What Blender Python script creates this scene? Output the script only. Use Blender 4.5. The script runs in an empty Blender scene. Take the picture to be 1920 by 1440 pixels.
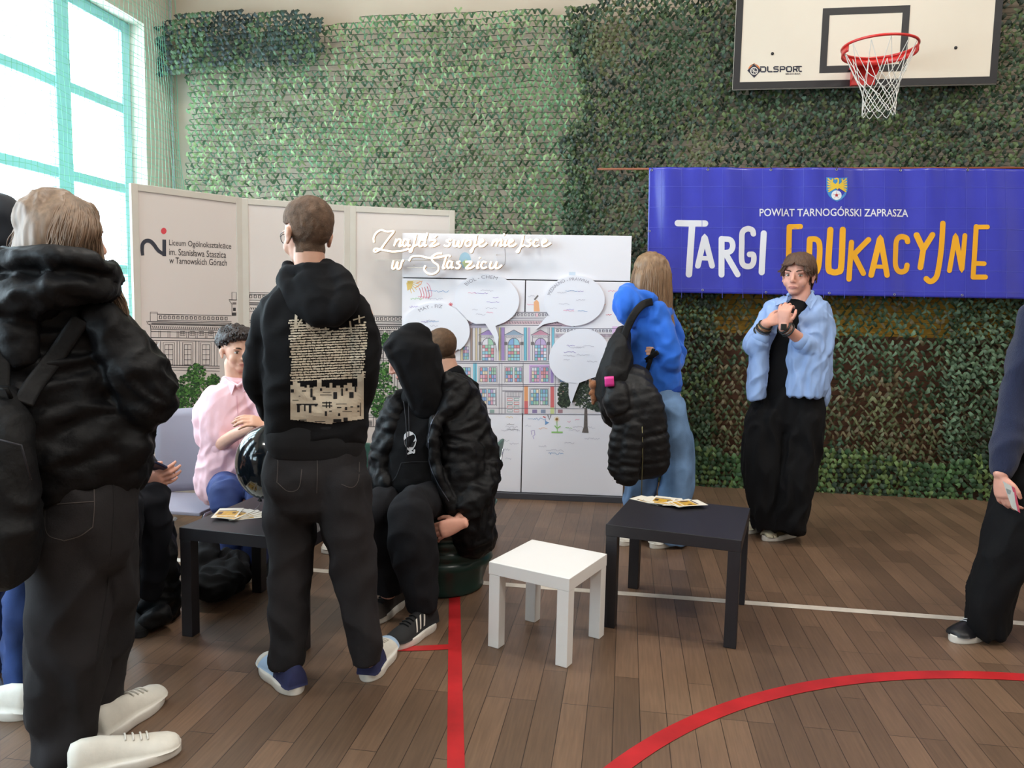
import bpy, bmesh, math, random
import numpy as np
from mathutils import Vector, Matrix, noise
from mathutils.bvhtree import BVHTree

sc = bpy.context.scene
col = sc.collection
# ------------------------------------------------------------------ camera
CAM_H, YAW, PITCH, ROLL, FPX = 1.3356, -0.1489, 0.0959, 0.0208, 1417.8
_fw = Vector((math.sin(YAW)*math.cos(PITCH), math.cos(YAW)*math.cos(PITCH), -math.sin(PITCH)))
_r0 = Vector((math.cos(YAW), -math.sin(YAW), 0)); _u0 = _r0.cross(_fw)
_r = _r0*math.cos(ROLL) + _u0*math.sin(ROLL); _u = -_r0*math.sin(ROLL) + _u0*math.cos(ROLL)
CO = Vector((0, 0, CAM_H))
cd = bpy.data.cameras.new('camera'); cam = bpy.data.objects.new('camera', cd); col.objects.link(cam)
cd.sensor_width = 36.0; cd.lens = FPX/1920*36; cd.clip_start = 0.05; cd.clip_end = 100
M = Matrix.Identity(4)
for i in range(3): M[i][0] = _r[i]; M[i][1] = _u[i]; M[i][2] = -_fw[i]; M[i][3] = CO[i]
cam.matrix_world = M
sc.camera = cam
# ------------------------------------------------------------------ world, lights, exposure
sc.view_settings.view_transform = 'Standard'; sc.view_settings.look = 'None'
sc.view_settings.gamma = 1.0; sc.view_settings.use_curve_mapping = False
sc.view_settings.exposure = 0.76
world = bpy.data.worlds.new('world'); sc.world = world; world.use_nodes = True
bg = world.node_tree.nodes['Background']; bg.inputs[0].default_value = (0.72, 0.88, 1.0, 1); bg.inputs[1].default_value = 8.6
WALL_L, WALL_B, WALL_R, WALL_F, CEIL = -3.97, 6.21, 9.0, -7.0, 6.2
WIN = [(2.93, 5.87), (-0.55, 2.35), (-4.1, -1.15)]      # the windows of the left wall, each from y0 to y1
WZ = (0.95, 3.60)
def area(name, loc, rot, sx, sy, power, color, portal=False):
    L = bpy.data.lights.new(name, 'AREA'); L.shape = 'RECTANGLE'; L.size = sx; L.size_y = sy; L.energy = power; L.color = color
    if portal: L.cycles.is_portal = True
    o = bpy.data.objects.new(name, L); col.objects.link(o); o.location = loc; o.rotation_euler = rot; return o
for (y0, y1) in WIN:
    area('window_daylight', (WALL_L-0.32, (y0+y1)/2, (WZ[0]+WZ[1])/2), (0, -math.pi/2, 0), WZ[1]-WZ[0], y1-y0, 1, (1, 1, 1), True)
LAMPS = [(-1.6, 3.4), (2.6, 3.4), (-1.6, -0.6), (2.6, -0.6), (6.4, 1.4)]
for (x, y) in LAMPS:
    area('lamp_light', (x, y, 5.55), (0, 0, 0), 1.3, 0.45, 50, (1.0, 0.94, 0.86))

# ------------------------------------------------------------------ pixel <-> place helpers (frame 1920 x 1440)
def ray(x, y): return _fw + _r*((x-960)/FPX) - _u*((y-720)/FPX)
def at_y(x, y, Y): d = ray(x, y); return CO + d*(Y/d.y)
def at_x(x, y, X): d = ray(x, y); return CO + d*(X/d.x)
def at_z(x, y, Z=0.0): d = ray(x, y); return CO + d*((Z-CAM_H)/d.z)
def onplane(x, y, p0, n): d = ray(x, y); return CO + d*((Vector(p0)-CO).dot(n)/d.dot(n))
def mpp(Y, x=960, y=720):       # metres per pixel across the line of sight at depth Y
    v = at_y(x, y, Y)-CO; z = v.dot(_fw); return z*z/v.length/FPX

# ------------------------------------------------------------------ object helpers
def wl(o):
    v = Vector((0, 0, 0))
    while o is not None: v += o.location; o = o.parent
    return v
def thing(name, label, cat, loc=(0, 0, 0), group=None):
    o = bpy.data.objects.new(name, None); col.objects.link(o); o.location = loc; o.empty_display_size = 0.1
    o['label'] = label; o['category'] = cat
    if group: o['group'] = group
    return o
def tag(o, label=None, cat=None, group=None, kind=None):
    if label: o['label'] = label
    if cat: o['category'] = cat
    if group: o['group'] = group
    if kind: o['kind'] = kind
    return o
def mk(name, V, F, mat, parent=None, smooth=False, label=None, origin=None, fm=None, colors=None):
    """V in world coordinates"""
    base = wl(parent) if parent else (Vector(origin) if origin is not None else Vector((0, 0, 0)))
    me = bpy.data.meshes.new(name)
    A = np.array([tuple(v) for v in V], dtype=float).reshape(-1, 3) - np.array(base)
    me.from_pydata(A.tolist(), [], [list(f) for f in F])
    mats = mat if isinstance(mat, (list, tuple)) else [mat]
    for m in mats: me.materials.append(m)
    if fm is not None: me.polygons.foreach_set('material_index', fm)
    if smooth: me.polygons.foreach_set('use_smooth', [True]*len(me.polygons))
    if colors is not None:
        at = me.color_attributes.new('Col', 'FLOAT_COLOR', 'POINT')
        at.data.foreach_set('color', np.array(colors, dtype=np.float32).ravel())
    me.update()
    o = bpy.data.objects.new(name, me); col.objects.link(o)
    if parent: o.parent = parent
    else: o.location = base
    if label: o['label'] = label
    return o
class MB:
    """collects geometry in world coordinates"""
    def __init__(s): s.V = []; s.F = []; s.M = []; s.mi = 0
    def add(s, V, F):
        b = len(s.V); s.V += [Vector(v) for v in V]; s.F += [[b+i for i in f] for f in F]; s.M += [s.mi]*len(F); return s
    def box(s, c, d, rz=0.0, ax=None):
        if ax is None: ax = (Vector((math.cos(rz), math.sin(rz), 0)), Vector((-math.sin(rz), math.cos(rz), 0)), Vector((0, 0, 1)))
        c = Vector(c); P = []
        for k in (-1, 1):
            for j in (-1, 1):
                for i in (-1, 1): P.append(c+ax[0]*(i*d[0]/2)+ax[1]*(j*d[1]/2)+ax[2]*(k*d[2]/2))
        return s.add(P, [(0, 2, 3, 1), (4, 5, 7, 6), (0, 1, 5, 4), (2, 6, 7, 3), (0, 4, 6, 2), (1, 3, 7, 5)])
    def b2(s, a, b): return s.box([(a[i]+b[i])/2 for i in range(3)], [abs(b[i]-a[i]) for i in range(3)])
    def tube(s, pts, r, n=8, caps=True, closed=False):
        pts = [Vector(p) for p in pts]; N = len(pts)
        rr = r if isinstance(r, (list, tuple)) else [r]*N
        V = []; up = None
        for i in range(N):
            if closed: t = pts[(i+1) % N]-pts[i-1]
            else: t = pts[min(i+1, N-1)]-pts[max(i-1, 0)]
            if t.length < 1e-9: t = Vector((0, 0, 1))
            t.normalize()
            if up is None: up = t.orthogonal().normalized()
            up = (up-t*up.dot(t))
            if up.length < 1e-6: up = t.orthogonal()
            up.normalize(); w = t.cross(up)
            for k in range(n):
                a = 2*math.pi*k/n; V.append(pts[i]+(up*math.cos(a)+w*math.sin(a))*rr[i])
        F = []
        for i in range(N if closed else N-1):
            j = (i+1) % N
            for k in range(n):
                F.append((i*n+k, i*n+(k+1) % n, j*n+(k+1) % n, j*n+k))
        if caps and not closed: F.append(tuple(range(n-1, -1, -1))); F.append(tuple((N-1)*n+k for k in range(n)))
        return s.add(V, F)
    def lathe(s, c, prof, n=32):
        c = Vector(c); V = []; m = len(prof)
        for (r, z) in prof:
            for k in range(n):
                a = 2*math.pi*k/n; V.append(c+Vector((r*math.cos(a), r*math.sin(a), z)))
        F = [(i*n+k, i*n+(k+1) % n, (i+1)*n+(k+1) % n, (i+1)*n+k) for i in range(m-1) for k in range(n)]
        F.append(tuple(range(n-1, -1, -1))); F.append(tuple((m-1)*n+k for k in range(n)))
        return s.add(V, F)
    def ellipsoid(s, c, rx, ry, rz, ax=None, n=20, m=12):
        c = Vector(c); ax = ax or (Vector((1, 0, 0)), Vector((0, 1, 0)), Vector((0, 0, 1)))
        V = [c+ax[2]*rz]
        for i in range(1, m):
            p = math.pi*i/m
            for k in range(n):
                a = 2*math.pi*k/n
                V.append(c+ax[0]*(rx*math.sin(p)*math.cos(a))+ax[1]*(ry*math.sin(p)*math.sin(a))+ax[2]*(rz*math.cos(p)))
        V.append(c-ax[2]*rz); F = []
        for k in range(n): F.append((0, 1+k, 1+(k+1) % n))
        for i in range(m-2):
            for k in range(n): F.append((1+i*n+k, 1+(i+1)*n+k, 1+(i+1)*n+(k+1) % n, 1+i*n+(k+1) % n))
        L = len(V)-1
        for k in range(n): F.append((L, 1+(m-2)*n+(k+1) % n, 1+(m-2)*n+k))
        return s.add(V, F)
    def build(s, name, mat, parent=None, smooth=False, label=None, bevel=0, origin=None):
        o = mk(name, s.V, s.F, mat, parent, smooth, label, origin, fm=s.M if isinstance(mat, (list, tuple)) else None)
        if bevel:
            b = o.modifiers.new('bevel', 'BEVEL'); b.width = bevel; b.segments = 2; b.limit_method = 'ANGLE'
        return o

# ------------------------------------------------------------------ materials
def lin(c): return tuple((x/12.92 if x <= 0.04045 else ((x+0.055)/1.055)**2.4) for x in c)
def rgb(r, g, b): return lin((r/255, g/255, b/255))
MATS = {}
def mat(name, color, rough=0.6, metal=0.0, var=0.0, vs=8.0, bump=0.0, bs=60.0, spec=None, sheen=0.0, emit=None, es=1.0, coat=0.0, trans=0.0, attr=None, stretch=None, sss=0.0):
    if name in MATS: return MATS[name]
    m = bpy.data.materials.new(name); m.use_nodes = True; nt = m.node_tree; N = nt.nodes; L = nt.links
    b = N['Principled BSDF']; b.inputs['Base Color'].default_value = (*color, 1); b.inputs['Roughness'].default_value = rough; b.inputs['Metallic'].default_value = metal
    if spec is not None: b.inputs['Specular IOR Level'].default_value = spec
    if sheen: b.inputs['Sheen Weight'].default_value = sheen; b.inputs['Sheen Roughness'].default_value = 0.5
    if coat: b.inputs['Coat Weight'].default_value = coat; b.inputs['Coat Roughness'].default_value = 0.08
    if trans: b.inputs['Transmission Weight'].default_value = trans
    if sss: b.inputs['Subsurface Weight'].default_value = sss; b.inputs['Subsurface Radius'].default_value = (0.02, 0.008, 0.004); b.inputs['Subsurface Scale'].default_value = 0.5
    tc = N.new('ShaderNodeTexCoord'); co = tc.outputs['Object']
    if stretch:
        mp = N.new('ShaderNodeMapping'); mp.inputs['Scale'].default_value = stretch; L.new(co, mp.inputs[0]); co = mp.outputs[0]
    src = None
    if attr:
        a = N.new('ShaderNodeAttribute'); a.attribute_name = attr; src = a.outputs['Color']
    nz = N.new('ShaderNodeTexNoise'); nz.inputs['Scale'].default_value = vs; nz.inputs['Detail'].default_value = 4; L.new(co, nz.inputs['Vector'])
    if var or attr:
        mr = N.new('ShaderNodeMapRange'); mr.inputs[1].default_value = 0.3; mr.inputs[2].default_value = 0.7; mr.inputs[3].default_value = 1-var; mr.inputs[4].default_value = 1+var
        L.new(nz.outputs[0], mr.inputs[0])
        mx = N.new('ShaderNodeMix'); mx.data_type = 'RGBA'; mx.blend_type = 'MULTIPLY'; mx.inputs[0].default_value = 1
        if src: L.new(src, mx.inputs[6])
        else: mx.inputs[6].default_value = (*color, 1)
        L.new(mr.outputs[0], mx.inputs[7]); L.new(mx.outputs[2], b.inputs['Base Color'])
    if bump:
        n2 = N.new('ShaderNodeTexNoise'); n2.inputs['Scale'].default_value = bs; n2.inputs['Detail'].default_value = 5; L.new(co, n2.inputs['Vector'])
        bp = N.new('ShaderNodeBump'); bp.inputs['Strength'].default_value = bump; bp.inputs['Distance'].default_value = 0.01; L.new(n2.outputs[0], bp.inputs['Height']); L.new(bp.outputs[0], b.inputs['Normal'])
    if emit: b.inputs['Emission Color'].default_value = (*emit, 1); b.inputs['Emission Strength'].default_value = es
    MATS[name] = m; return m
def floor_mat():
    m = bpy.data.materials.new('parquet'); m.use_nodes = True; nt = m.node_tree; N = nt.nodes; L = nt.links; b = N['Principled BSDF']
    tc = N.new('ShaderNodeTexCoord'); mp = N.new('ShaderNodeMapping'); mp.inputs['Rotation'].default_value = (0, 0, math.pi/2); L.new(tc.outputs['Object'], mp.inputs[0])
    br = N.new('ShaderNodeTexBrick'); br.inputs['Scale'].default_value = 1.0; br.inputs['Brick Width'].default_value = 0.62; br.inputs['Row Height'].default_value = 0.088
    br.inputs['Mortar Size'].default_value = 0.0013; br.inputs['Mortar Smooth'].default_value = 0.3; br.offset = 0.37; br.offset_frequency = 3; br.inputs['Bias'].default_value = 0.0
    br.inputs['Color1'].default_value = (*rgb(121, 95, 75), 1); br.inputs['Color2'].default_value = (*rgb(96, 75, 59), 1); br.inputs['Mortar'].default_value = (*rgb(42, 31, 24), 1)
    L.new(mp.outputs[0], br.inputs['Vector'])
    mp2 = N.new('ShaderNodeMapping'); mp2.inputs['Scale'].default_value = (60, 3, 1); L.new(tc.outputs['Object'], mp2.inputs[0])
    nz = N.new('ShaderNodeTexNoise'); nz.inputs['Scale'].default_value = 2.0; nz.inputs['Detail'].default_value = 6; L.new(mp2.outputs[0], nz.inputs['Vector'])
    mr = N.new('ShaderNodeMapRange'); mr.inputs[1].default_value = .25; mr.inputs[2].default_value = .75; mr.inputs[3].default_value = 0.78; mr.inputs[4].default_value = 1.16; L.new(nz.outputs[0], mr.inputs[0])
    mx = N.new('ShaderNodeMix'); mx.data_type = 'RGBA'; mx.blend_type = 'MULTIPLY'; mx.inputs[0].default_value = 1; L.new(br.outputs['Color'], mx.inputs[6]); L.new(mr.outputs[0], mx.inputs[7])
    n3 = N.new('ShaderNodeTexNoise'); n3.inputs['Scale'].default_value = 2.3; n3.inputs['Detail'].default_value = 4; L.new(tc.outputs['Object'], n3.inputs['Vector'])
    m3 = N.new('ShaderNodeMapRange'); m3.inputs[1].default_value = .3; m3.inputs[2].default_value = .7; m3.inputs[3].default_value = 0.84; m3.inputs[4].default_value = 1.1; L.new(n3.outputs[0], m3.inputs[0])
    mx2 = N.new('ShaderNodeMix'); mx2.data_type = 'RGBA'; mx2.blend_type = 'MULTIPLY'; mx2.inputs[0].default_value = 1; L.new(mx.outputs[2], mx2.inputs[6]); L.new(m3.outputs[0], mx2.inputs[7])
    L.new(mx2.outputs[2], b.inputs['Base Color'])
    b.inputs['Roughness'].default_value = 0.42
    bp = N.new('ShaderNodeBump'); bp.inputs['Strength'].default_value = 0.25; bp.inputs['Distance'].default_value = 0.004; L.new(br.outputs['Fac'], bp.inputs['Height']); bp.invert = True; L.new(bp.outputs[0], b.inputs['Normal'])
    return m
M_FLOOR = floor_mat()
M_WALL = mat('wall_paint', rgb(214, 203, 190), 0.85, var=0.03, vs=2, bump=0.05, bs=40)
M_WHITE_LAM = mat('white_laminate', rgb(236, 234, 232), 0.4, var=0.015, vs=3)
M_BLACK_LAM = mat('black_laminate', rgb(33, 31, 36), 0.45, var=0.08, vs=20, bump=0.03, bs=200)
M_DARK = mat('black_print', rgb(38, 38, 44), 0.6, var=0.06, vs=20)

# ------------------------------------------------------------------ the room
def struct(o): o['kind'] = 'structure'; return o
floor = struct(MB().b2((WALL_L-0.4, WALL_F, -0.1), (WALL_R, WALL_B+0.1, 0.0)).build('floor', M_FLOOR))
struct(MB().b2((WALL_L-0.4, WALL_F, CEIL), (WALL_R, WALL_B+0.1, CEIL+0.1)).build('ceiling', mat('ceiling_paint', rgb(225, 220, 212), 0.9, var=0.03, vs=2)))
wb = MB(); wb.b2((WALL_L-0.4, WALL_B, 1.72), (WALL_R, WALL_B+0.2, CEIL)); wb.mi = 1; wb.b2((WALL_L-0.4, WALL_B, 1.20), (WALL_R, WALL_B+0.2, 1.72)); wb.mi = 2; wb.b2((WALL_L-0.4, WALL_B, 0), (WALL_R, WALL_B+0.2, 1.20))
struct(wb.build('wall_back', [mat('back_wall_paint', rgb(188, 174, 156), 0.85, var=0.05, vs=2, bump=0.05, bs=40), mat('ochre_paint', rgb(196, 150, 52), 0.6, var=0.06, vs=3), mat('brown_paint', rgb(96, 62, 44), 0.6, var=0.06, vs=3)]))
struct(MB().b2((WALL_R, WALL_F, 0), (WALL_R+0.2, WALL_B, CEIL)).build('wall_right', M_WALL))
struct(MB().b2((WALL_L-0.4, WALL_F-0.2, 0), (WALL_R, WALL_F, CEIL)).build('wall_front', M_WALL))
wl_ = MB(); TH = 0.25
wl_.b2((WALL_L-TH, WALL_F, 0), (WALL_L, WALL_B, WZ[0])); wl_.b2((WALL_L-TH, WALL_F, WZ[1]), (WALL_L, WALL_B, CEIL))
ys = [WALL_F]+[v for p in sorted(WIN) for v in p]+[WALL_B]
for i in range(0, len(ys), 2): wl_.b2((WALL_L-TH, ys[i], WZ[0]), (WALL_L, ys[i+1], WZ[1]))
struct(wl_.build('wall_left', M_WALL))
M_FRAME = mat('turquoise_frame', rgb(165, 222, 228), 0.45, var=0.04, vs=6)
gm = bpy.data.materials.new('window_glass'); gm.use_nodes = True; nt = gm.node_tree; nt.nodes.clear()
o_ = nt.nodes.new('ShaderNodeOutputMaterial'); t_ = nt.nodes.new('ShaderNodeBsdfTransparent'); g_ = nt.nodes.new('ShaderNodeBsdfGlossy'); g_.inputs['Roughness'].default_value = 0.02
x_ = nt.nodes.new('ShaderNodeMixShader'); x_.inputs[0].default_value = 0.06; nt.links.new(t_.outputs[0], x_.inputs[1]); nt.links.new(g_.outputs[0], x_.inputs[2]); nt.links.new(x_.outputs[0], o_.inputs[0])
M_GLASS = gm
for wi, (y0, y1) in enumerate(WIN):
    n = 4; X = -4.13
    fr = MB(); zt = [WZ[0]+0.04, 1.61, 2.27, 2.91, WZ[1]-0.045]
    bw = (y1-y0-0.10)/n
    fr.b2((X-0.04, y0, WZ[0]), (X+0.03, y1, WZ[0]+0.08)); fr.b2((X-0.04, y0, WZ[1]-0.09), (X+0.03, y1, WZ[1]))
    for k in range(n+1):
        yc = y0+0.05+bw*k; w = 0.05 if k in (0, n) else 0.075
        fr.b2((X-0.041, yc-w, WZ[0]), (X+0.031, yc+w, WZ[1]))
    for z in zt[1:4]: fr.b2((X-0.035, y0, z-0.038), (X+0.024, y1, z+0.038))
    w = fr.build('window_%d' % (wi+1), M_FRAME, bevel=0.006); struct(w)
    g = MB(); g.b2((X-0.015, y0+0.02, WZ[0]+0.02), (X-0.009, y1-0.02, WZ[1]-0.02)); g.build('pane', M_GLASS, w)
    s = MB(); s.b2((WALL_L-0.12, y0-0.02, WZ[0]-0.03), (WALL_L+0.14, y1+0.02, WZ[0]+0.005)); s.build('window_sill', M_WALL, w, bevel=0.006)
# ceiling lamps (above the frame)
for (x, y) in LAMPS:
    t = thing('ceiling_lamp', 'long white ceiling lamp above the frame', 'lamp', (x, y, 5.62), 'ceiling lamps of the hall')
    MB().box((x, y, 5.66), (1.4, 0.55, 0.08)).build('housing', M_WALL, t)
    MB().box((x, y, 5.58), (1.3, 0.45, 0.01)).build('diffuser', mat('diffuser', (1, 1, 1), 0.5, emit=(1, 0.9, 0.78), es=3), t)
    for sx in (-0.5, 0.5): MB().tube([(x+sx, y, 5.70), (x+sx, y, CEIL)], 0.008).build('hanger', M_WALL, t)

# floor markings
def flat_strip(name, pts, w, z, m, parent=None, label=None):
    pts = [Vector(p) for p in pts]; V = []
    for i, p in enumerate(pts):
        t = (pts[min(i+1, len(pts)-1)]-pts[max(i-1, 0)]).normalized(); nn = Vector((-t.y, t.x, 0))
        for s_ in (-1, 1): V.append(Vector((p.x, p.y, z))+nn*(s_*w/2))
    F = [(2*i, 2*i+2, 2*i+3, 2*i+1) for i in range(len(pts)-1)]
    return mk(name, V, F, m, parent, label=label)
M_RED = mat('red_tape', rgb(178, 32, 36), 0.45, var=0.2, vs=7)
M_WL = mat('white_line_paint', rgb(205, 196, 184), 0.5, var=0.12, vs=14)
flat_strip('court_line', [(-3.9, 3.556, 0), (6, 3.556, 0)], 0.05, 0.0012, M_WL, floor, 'white court line across the parquet')
flat_strip('court_line', [at_z(852, 1060), at_z(853, 1250), at_z(855, 1450), at_z(860, 1700)], 0.052, 0.0016, M_RED, floor, 'red court line running towards the camera')
flat_strip('court_line', [at_z(735, 1217), at_z(790, 1216), at_z(850, 1213)], 0.045, 0.0020, M_RED, floor, 'short red court line beside the straight red one')
arc = [(1100, 1490), (1170, 1432), (1235, 1391), (1300, 1354), (1380, 1322), (1450, 1302), (1520, 1287), (1600, 1275), (1700, 1267.5), (1800, 1266.5), (1910, 1269.5), (2000, 1277), (2120, 1292)]
A_ = [at_z(x, y) for x, y in arc]
# circle fit
P_ = np.array([[p.x, p.y] for p in A_[:11]]); Q = np.c_[2*P_, np.ones(len(P_))]; sol = np.linalg.lstsq(Q, (P_**2).sum(1), rcond=None)[0]
cx_, cy_ = sol[0], sol[1]; R_ = math.sqrt(sol[2]+cx_*cx_+cy_*cy_)
flat_strip('court_line', [(cx_+R_*math.cos(a), cy_+R_*math.sin(a), 0) for a in np.linspace(0.0, math.pi, 90)], 0.062, 0.0024, M_RED, floor, 'curved red free throw arc')

# ------------------------------------------------------------------ camouflage nets on the back wall
M_NET = mat('camouflage_cloth', (0.1, 0.2, 0.08), 0.55, attr='Col', var=0.12, vs=12)
M_CORD = mat('dark_cord', rgb(34, 48, 38), 0.8)
def lerp(a, b, t): return tuple(a[i]*(1-t)+b[i]*t for i in range(3))
def camo(name, label, x0, x1, ztop, zbot, Y, cw, ch, fw_, cols, cover, depth, seed, lean=0.0, xl=None, xr=None, jit=0.0, covx=0.0, cord=0.0018):
    hh = cw*0.75; rng = random.Random(seed); V = []; F = []; C = []; cords = MB()
    nrow = 0; zmax = max(ztop(x0+(x1-x0)*k/12) for k in range(13))+0.05; z = zmax
    while z > zbot:
        x = x0+rng.random()*cw; cp = []; rjit = 0
        while x < x1:
            rjit = rng.uniform(-jit, jit)
            zt = ztop(x)
            wob = rjit*0.5+0.02*noise.noise(Vector((x*1.7, z*1.7, seed)))
            lx = xl(z) if xl else x0; rx = xr(z) if xr else x1
            if z < zt and lx < x < rx:
                zz = z+wob+lean*(x-x0)
                bil = depth*0.5*noise.noise(Vector((x*0.9, z*0.9, seed+3.3)))+depth*0.5
                cp.append(Vector((x, Y-bil*0.6-0.005, zz+rng.uniform(-.006, .006))))
                n0 = noise.noise(Vector((x*1.3, z*1.3, seed*1.7)))
                edge = min(abs(zt-z), abs(x-lx)*1.0)
                cv = cover+covx*(x-x0)+(0.35 if edge < 0.1 else 0)+0.3*n0
                for half in (0, 1):
                    if rng.random() > cv: continue
                    xa = x+(0 if half == 0 else cw/2); xb = xa+cw/2
                    za, zb = (zz, zz-hh) if half == 0 else (zz-hh, zz)
                    ya = Y-bil*0.6-rng.uniform(0.004, 0.012); yb = ya-rng.uniform(-0.005, 0.012); ym = min(ya, yb)-rng.uniform(0.004, 0.032)
                    w = fw_*rng.uniform(0.6, 1.25); ew = 0.75
                    k = rng.random(); c = cols[0]
                    nn = noise.noise(Vector((x*2.1+7, z*2.1, seed*0.9)))+rng.uniform(-0.25, 0.25)
                    idx = min(len(cols)-1, max(0, int((nn+0.6)/1.2*len(cols)))); c = cols[idx]
                    s = rng.uniform(0.75, 1.3); c = tuple(min(1, q*s) for q in c)
                    jx, jz = rng.uniform(-.008, .008), rng.uniform(-.008, .008)
                    xm, zm = (xa+xb)/2+jx, (za+zb)/2+jz
                    dx, dz = xb-xa, zb-za; ln = math.hypot(dx, dz); px, pz = -dz/ln*w/2, dx/ln*w/2
                    tw = rng.uniform(-0.012, 0.012)
                    b = len(V)
                    V += [(xa-px*ew, ya, za-pz*ew), (xa+px*ew, ya, za+pz*ew), (xm-px, ym+tw, zm-pz), (xm+px, ym-tw, zm+pz), (xb-px*ew, yb, zb-pz*ew), (xb+px*ew, yb, zb+pz*ew)]
                    F += [(b, b+2, b+3, b+1), (b+2, b+4, b+5, b+3)]; C += [(*c, 1)]*6
            else:
                if len(cp) > 2: cords.tube(cp[::2], cord, 3, False)
                cp = []
            x += cw
        if len(cp) > 2: cords.tube(cp[::2], cord, 3, False)
        z -= ch; nrow += 1
        if nrow % 2: pass
    o = mk(name, V, F, M_NET, None, True, None, origin=((x0+x1)/2, Y, zbot), colors=C)
    tag(o, label, 'camouflage net')
    cords.build('net_cord', M_CORD, o, label='thin dark cord')
    return o
G = [rgb(100, 138, 94), rgb(80, 116, 82), rgb(126, 152, 102), rgb(56, 86, 58), rgb(114, 138, 98), rgb(88, 110, 76)]
GD = [rgb(50, 74, 46), rgb(38, 58, 38), rgb(76, 94, 54), rgb(32, 46, 32), rgb(60, 84, 60), rgb(84, 90, 56)]
GB = [rgb(104, 112, 78), rgb(74, 84, 54), rgb(96, 88, 62), rgb(50, 74, 48), rgb(84, 110, 84)]
def pl(pts):
    xs = [p[0] for p in pts]; zs = [p[1] for p in pts]
    return lambda x: float(np.interp(x, xs, zs))
def px_top(l): 
    q = [at_y(x, y, 6.12) for x, y in l]; return pl([(p.x, p.z) for p in q])
topL = px_top([(313, 62), (345, 34), (420, 38), (560, 42), (700, 30), (850, 14), (1060, 20), (1100, 20)])
edgeL = pl([(at_y(x, y, 6.12).z, at_y(x, y, 6.12).x) for x, y in [(330, 400), (345, 340), (348, 250), (350, 170), (336, 110), (322, 70), (320, 30)]])
camo('camouflage_net', 'wide pale green camouflage net on the left part of the wall, cream wall showing through', -3.95, -0.35, topL, 0.6, 6.13, 0.056, 0.046, 0.0185, G, 0.84, 0.05, 3, xl=edgeL, jit=.009, covx=0.06, cord=.0030)
topB = px_top([(313, 50), (345, 30), (420, 32), (560, 36), (620, 60), (700, 110)])
camo('camouflage_net', 'dark folded top corner of camouflage net beside the window', -3.96, -2.55, topB, 3.27, 6.06, 0.054, 0.040, 0.028, [rgb(40, 62, 50), rgb(30, 48, 42), rgb(66, 92, 58), rgb(28, 42, 38)], 0.97, 0.08, 5, lean=0.05)
topR = px_top([(1050, 18), (1090, 12), (1140, 4), (1300, -14), (1500, -30), (1920, -60)])
edgeR = pl([(at_y(x, y, 6.05).z, at_y(x, y, 6.05).x) for x, y in [(1048, 700), (1050, 400), (1056, 300), (1040, 262), (1084, 200), (1078, 120), (1050, 30), (1045, 0)]])
camo('camouflage_net', 'dense dark green camouflage net behind the basketball backboard and over the banner', -0.75, 4.3, topR, 1.62, 6.10, 0.054, 0.030, 0.022, GD, 0.92, 0.10, 8, xl=edgeR, jit=.03)
topN = lambda x: 1.66
camo('camouflage_net', 'brownish camouflage net hanging below the blue banner', 0.52, 4.3, topN, 0.10, 6.14, 0.060, 0.040, 0.021, GB, 0.86, 0.05, 12, jit=.02)
camo('camouflage_net', 'dark green camouflage net between the white partition and the banner, below', -0.75, 0.66, topN, 0.02, 6.09, 0.054, 0.030, 0.022, GD, 0.94, 0.09, 15, jit=.03)
camo('camouflage_net', 'dark green camouflage net strip right of the banner bottom', 2.35, 4.3, topN, 0.30, 6.11, 0.054, 0.034, 0.022, GD[:2]+GB[3:], 0.7, 0.09, 17, jit=.03)
camo('camouflage_net', 'green camouflage net edge bunched along the foot of the wall', 0.5, 4.3, lambda x: 0.33+0.04*math.sin(x*5), 0.01, 6.06, 0.056, 0.036, 0.030, [rgb(66, 100, 56), rgb(44, 74, 44), rgb(92, 116, 66), rgb(36, 58, 40)], 0.95, 0.12, 19)

# ------------------------------------------------------------------ sports safety net in front of the windows
sn = MB(); X0 = -3.86
def sway(y, z): return X0+0.05*math.sin(y*2.3+z*0.4)+0.03*math.sin(z*1.6+y*5)
mesh_s = 0.047
ny = int((6.17-3.6)/mesh_s); nz_ = int((4.6-1.0)/mesh_s)
for i in range(ny+1):
    y = 6.17-i*mesh_s
    sn.tube([(sway(y, z), y+0.006*math.sin(z*9+i)+(0.02*math.sin(z*4) if i == 0 else 0), z) for z in np.arange(1.0, 4.6, 0.09)], 0.0018 if i else 0.003, 3, False)
for k in range(nz_+1):
    z = 1.0+k*mesh_s
    sn.tube([(sway(y, z), y, z+0.01*math.sin(y*13+k*2.4)-0.012*math.sin(y*1.5)) for y in np.arange(3.6, 6.18, 0.06)], 0.0018, 3, False)
nm = sn.build('safety_net', mat('mint_cord', rgb(128, 204, 178), 0.7)); tag(nm, 'fine mint green safety net hanging in front of the tall windows', 'net')
# conduit in the corner
t = MB(); t.tube([(WALL_L+0.045, 6.17, 0.1), (WALL_L+0.045, 6.17, 4.6)], 0.008, 8); t = t.build('conduit', mat('grey_conduit', rgb(170, 176, 182), 0.4), smooth=True); tag(t, 'thin grey vertical conduit in the corner beside the window net', 'conduit')

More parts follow.
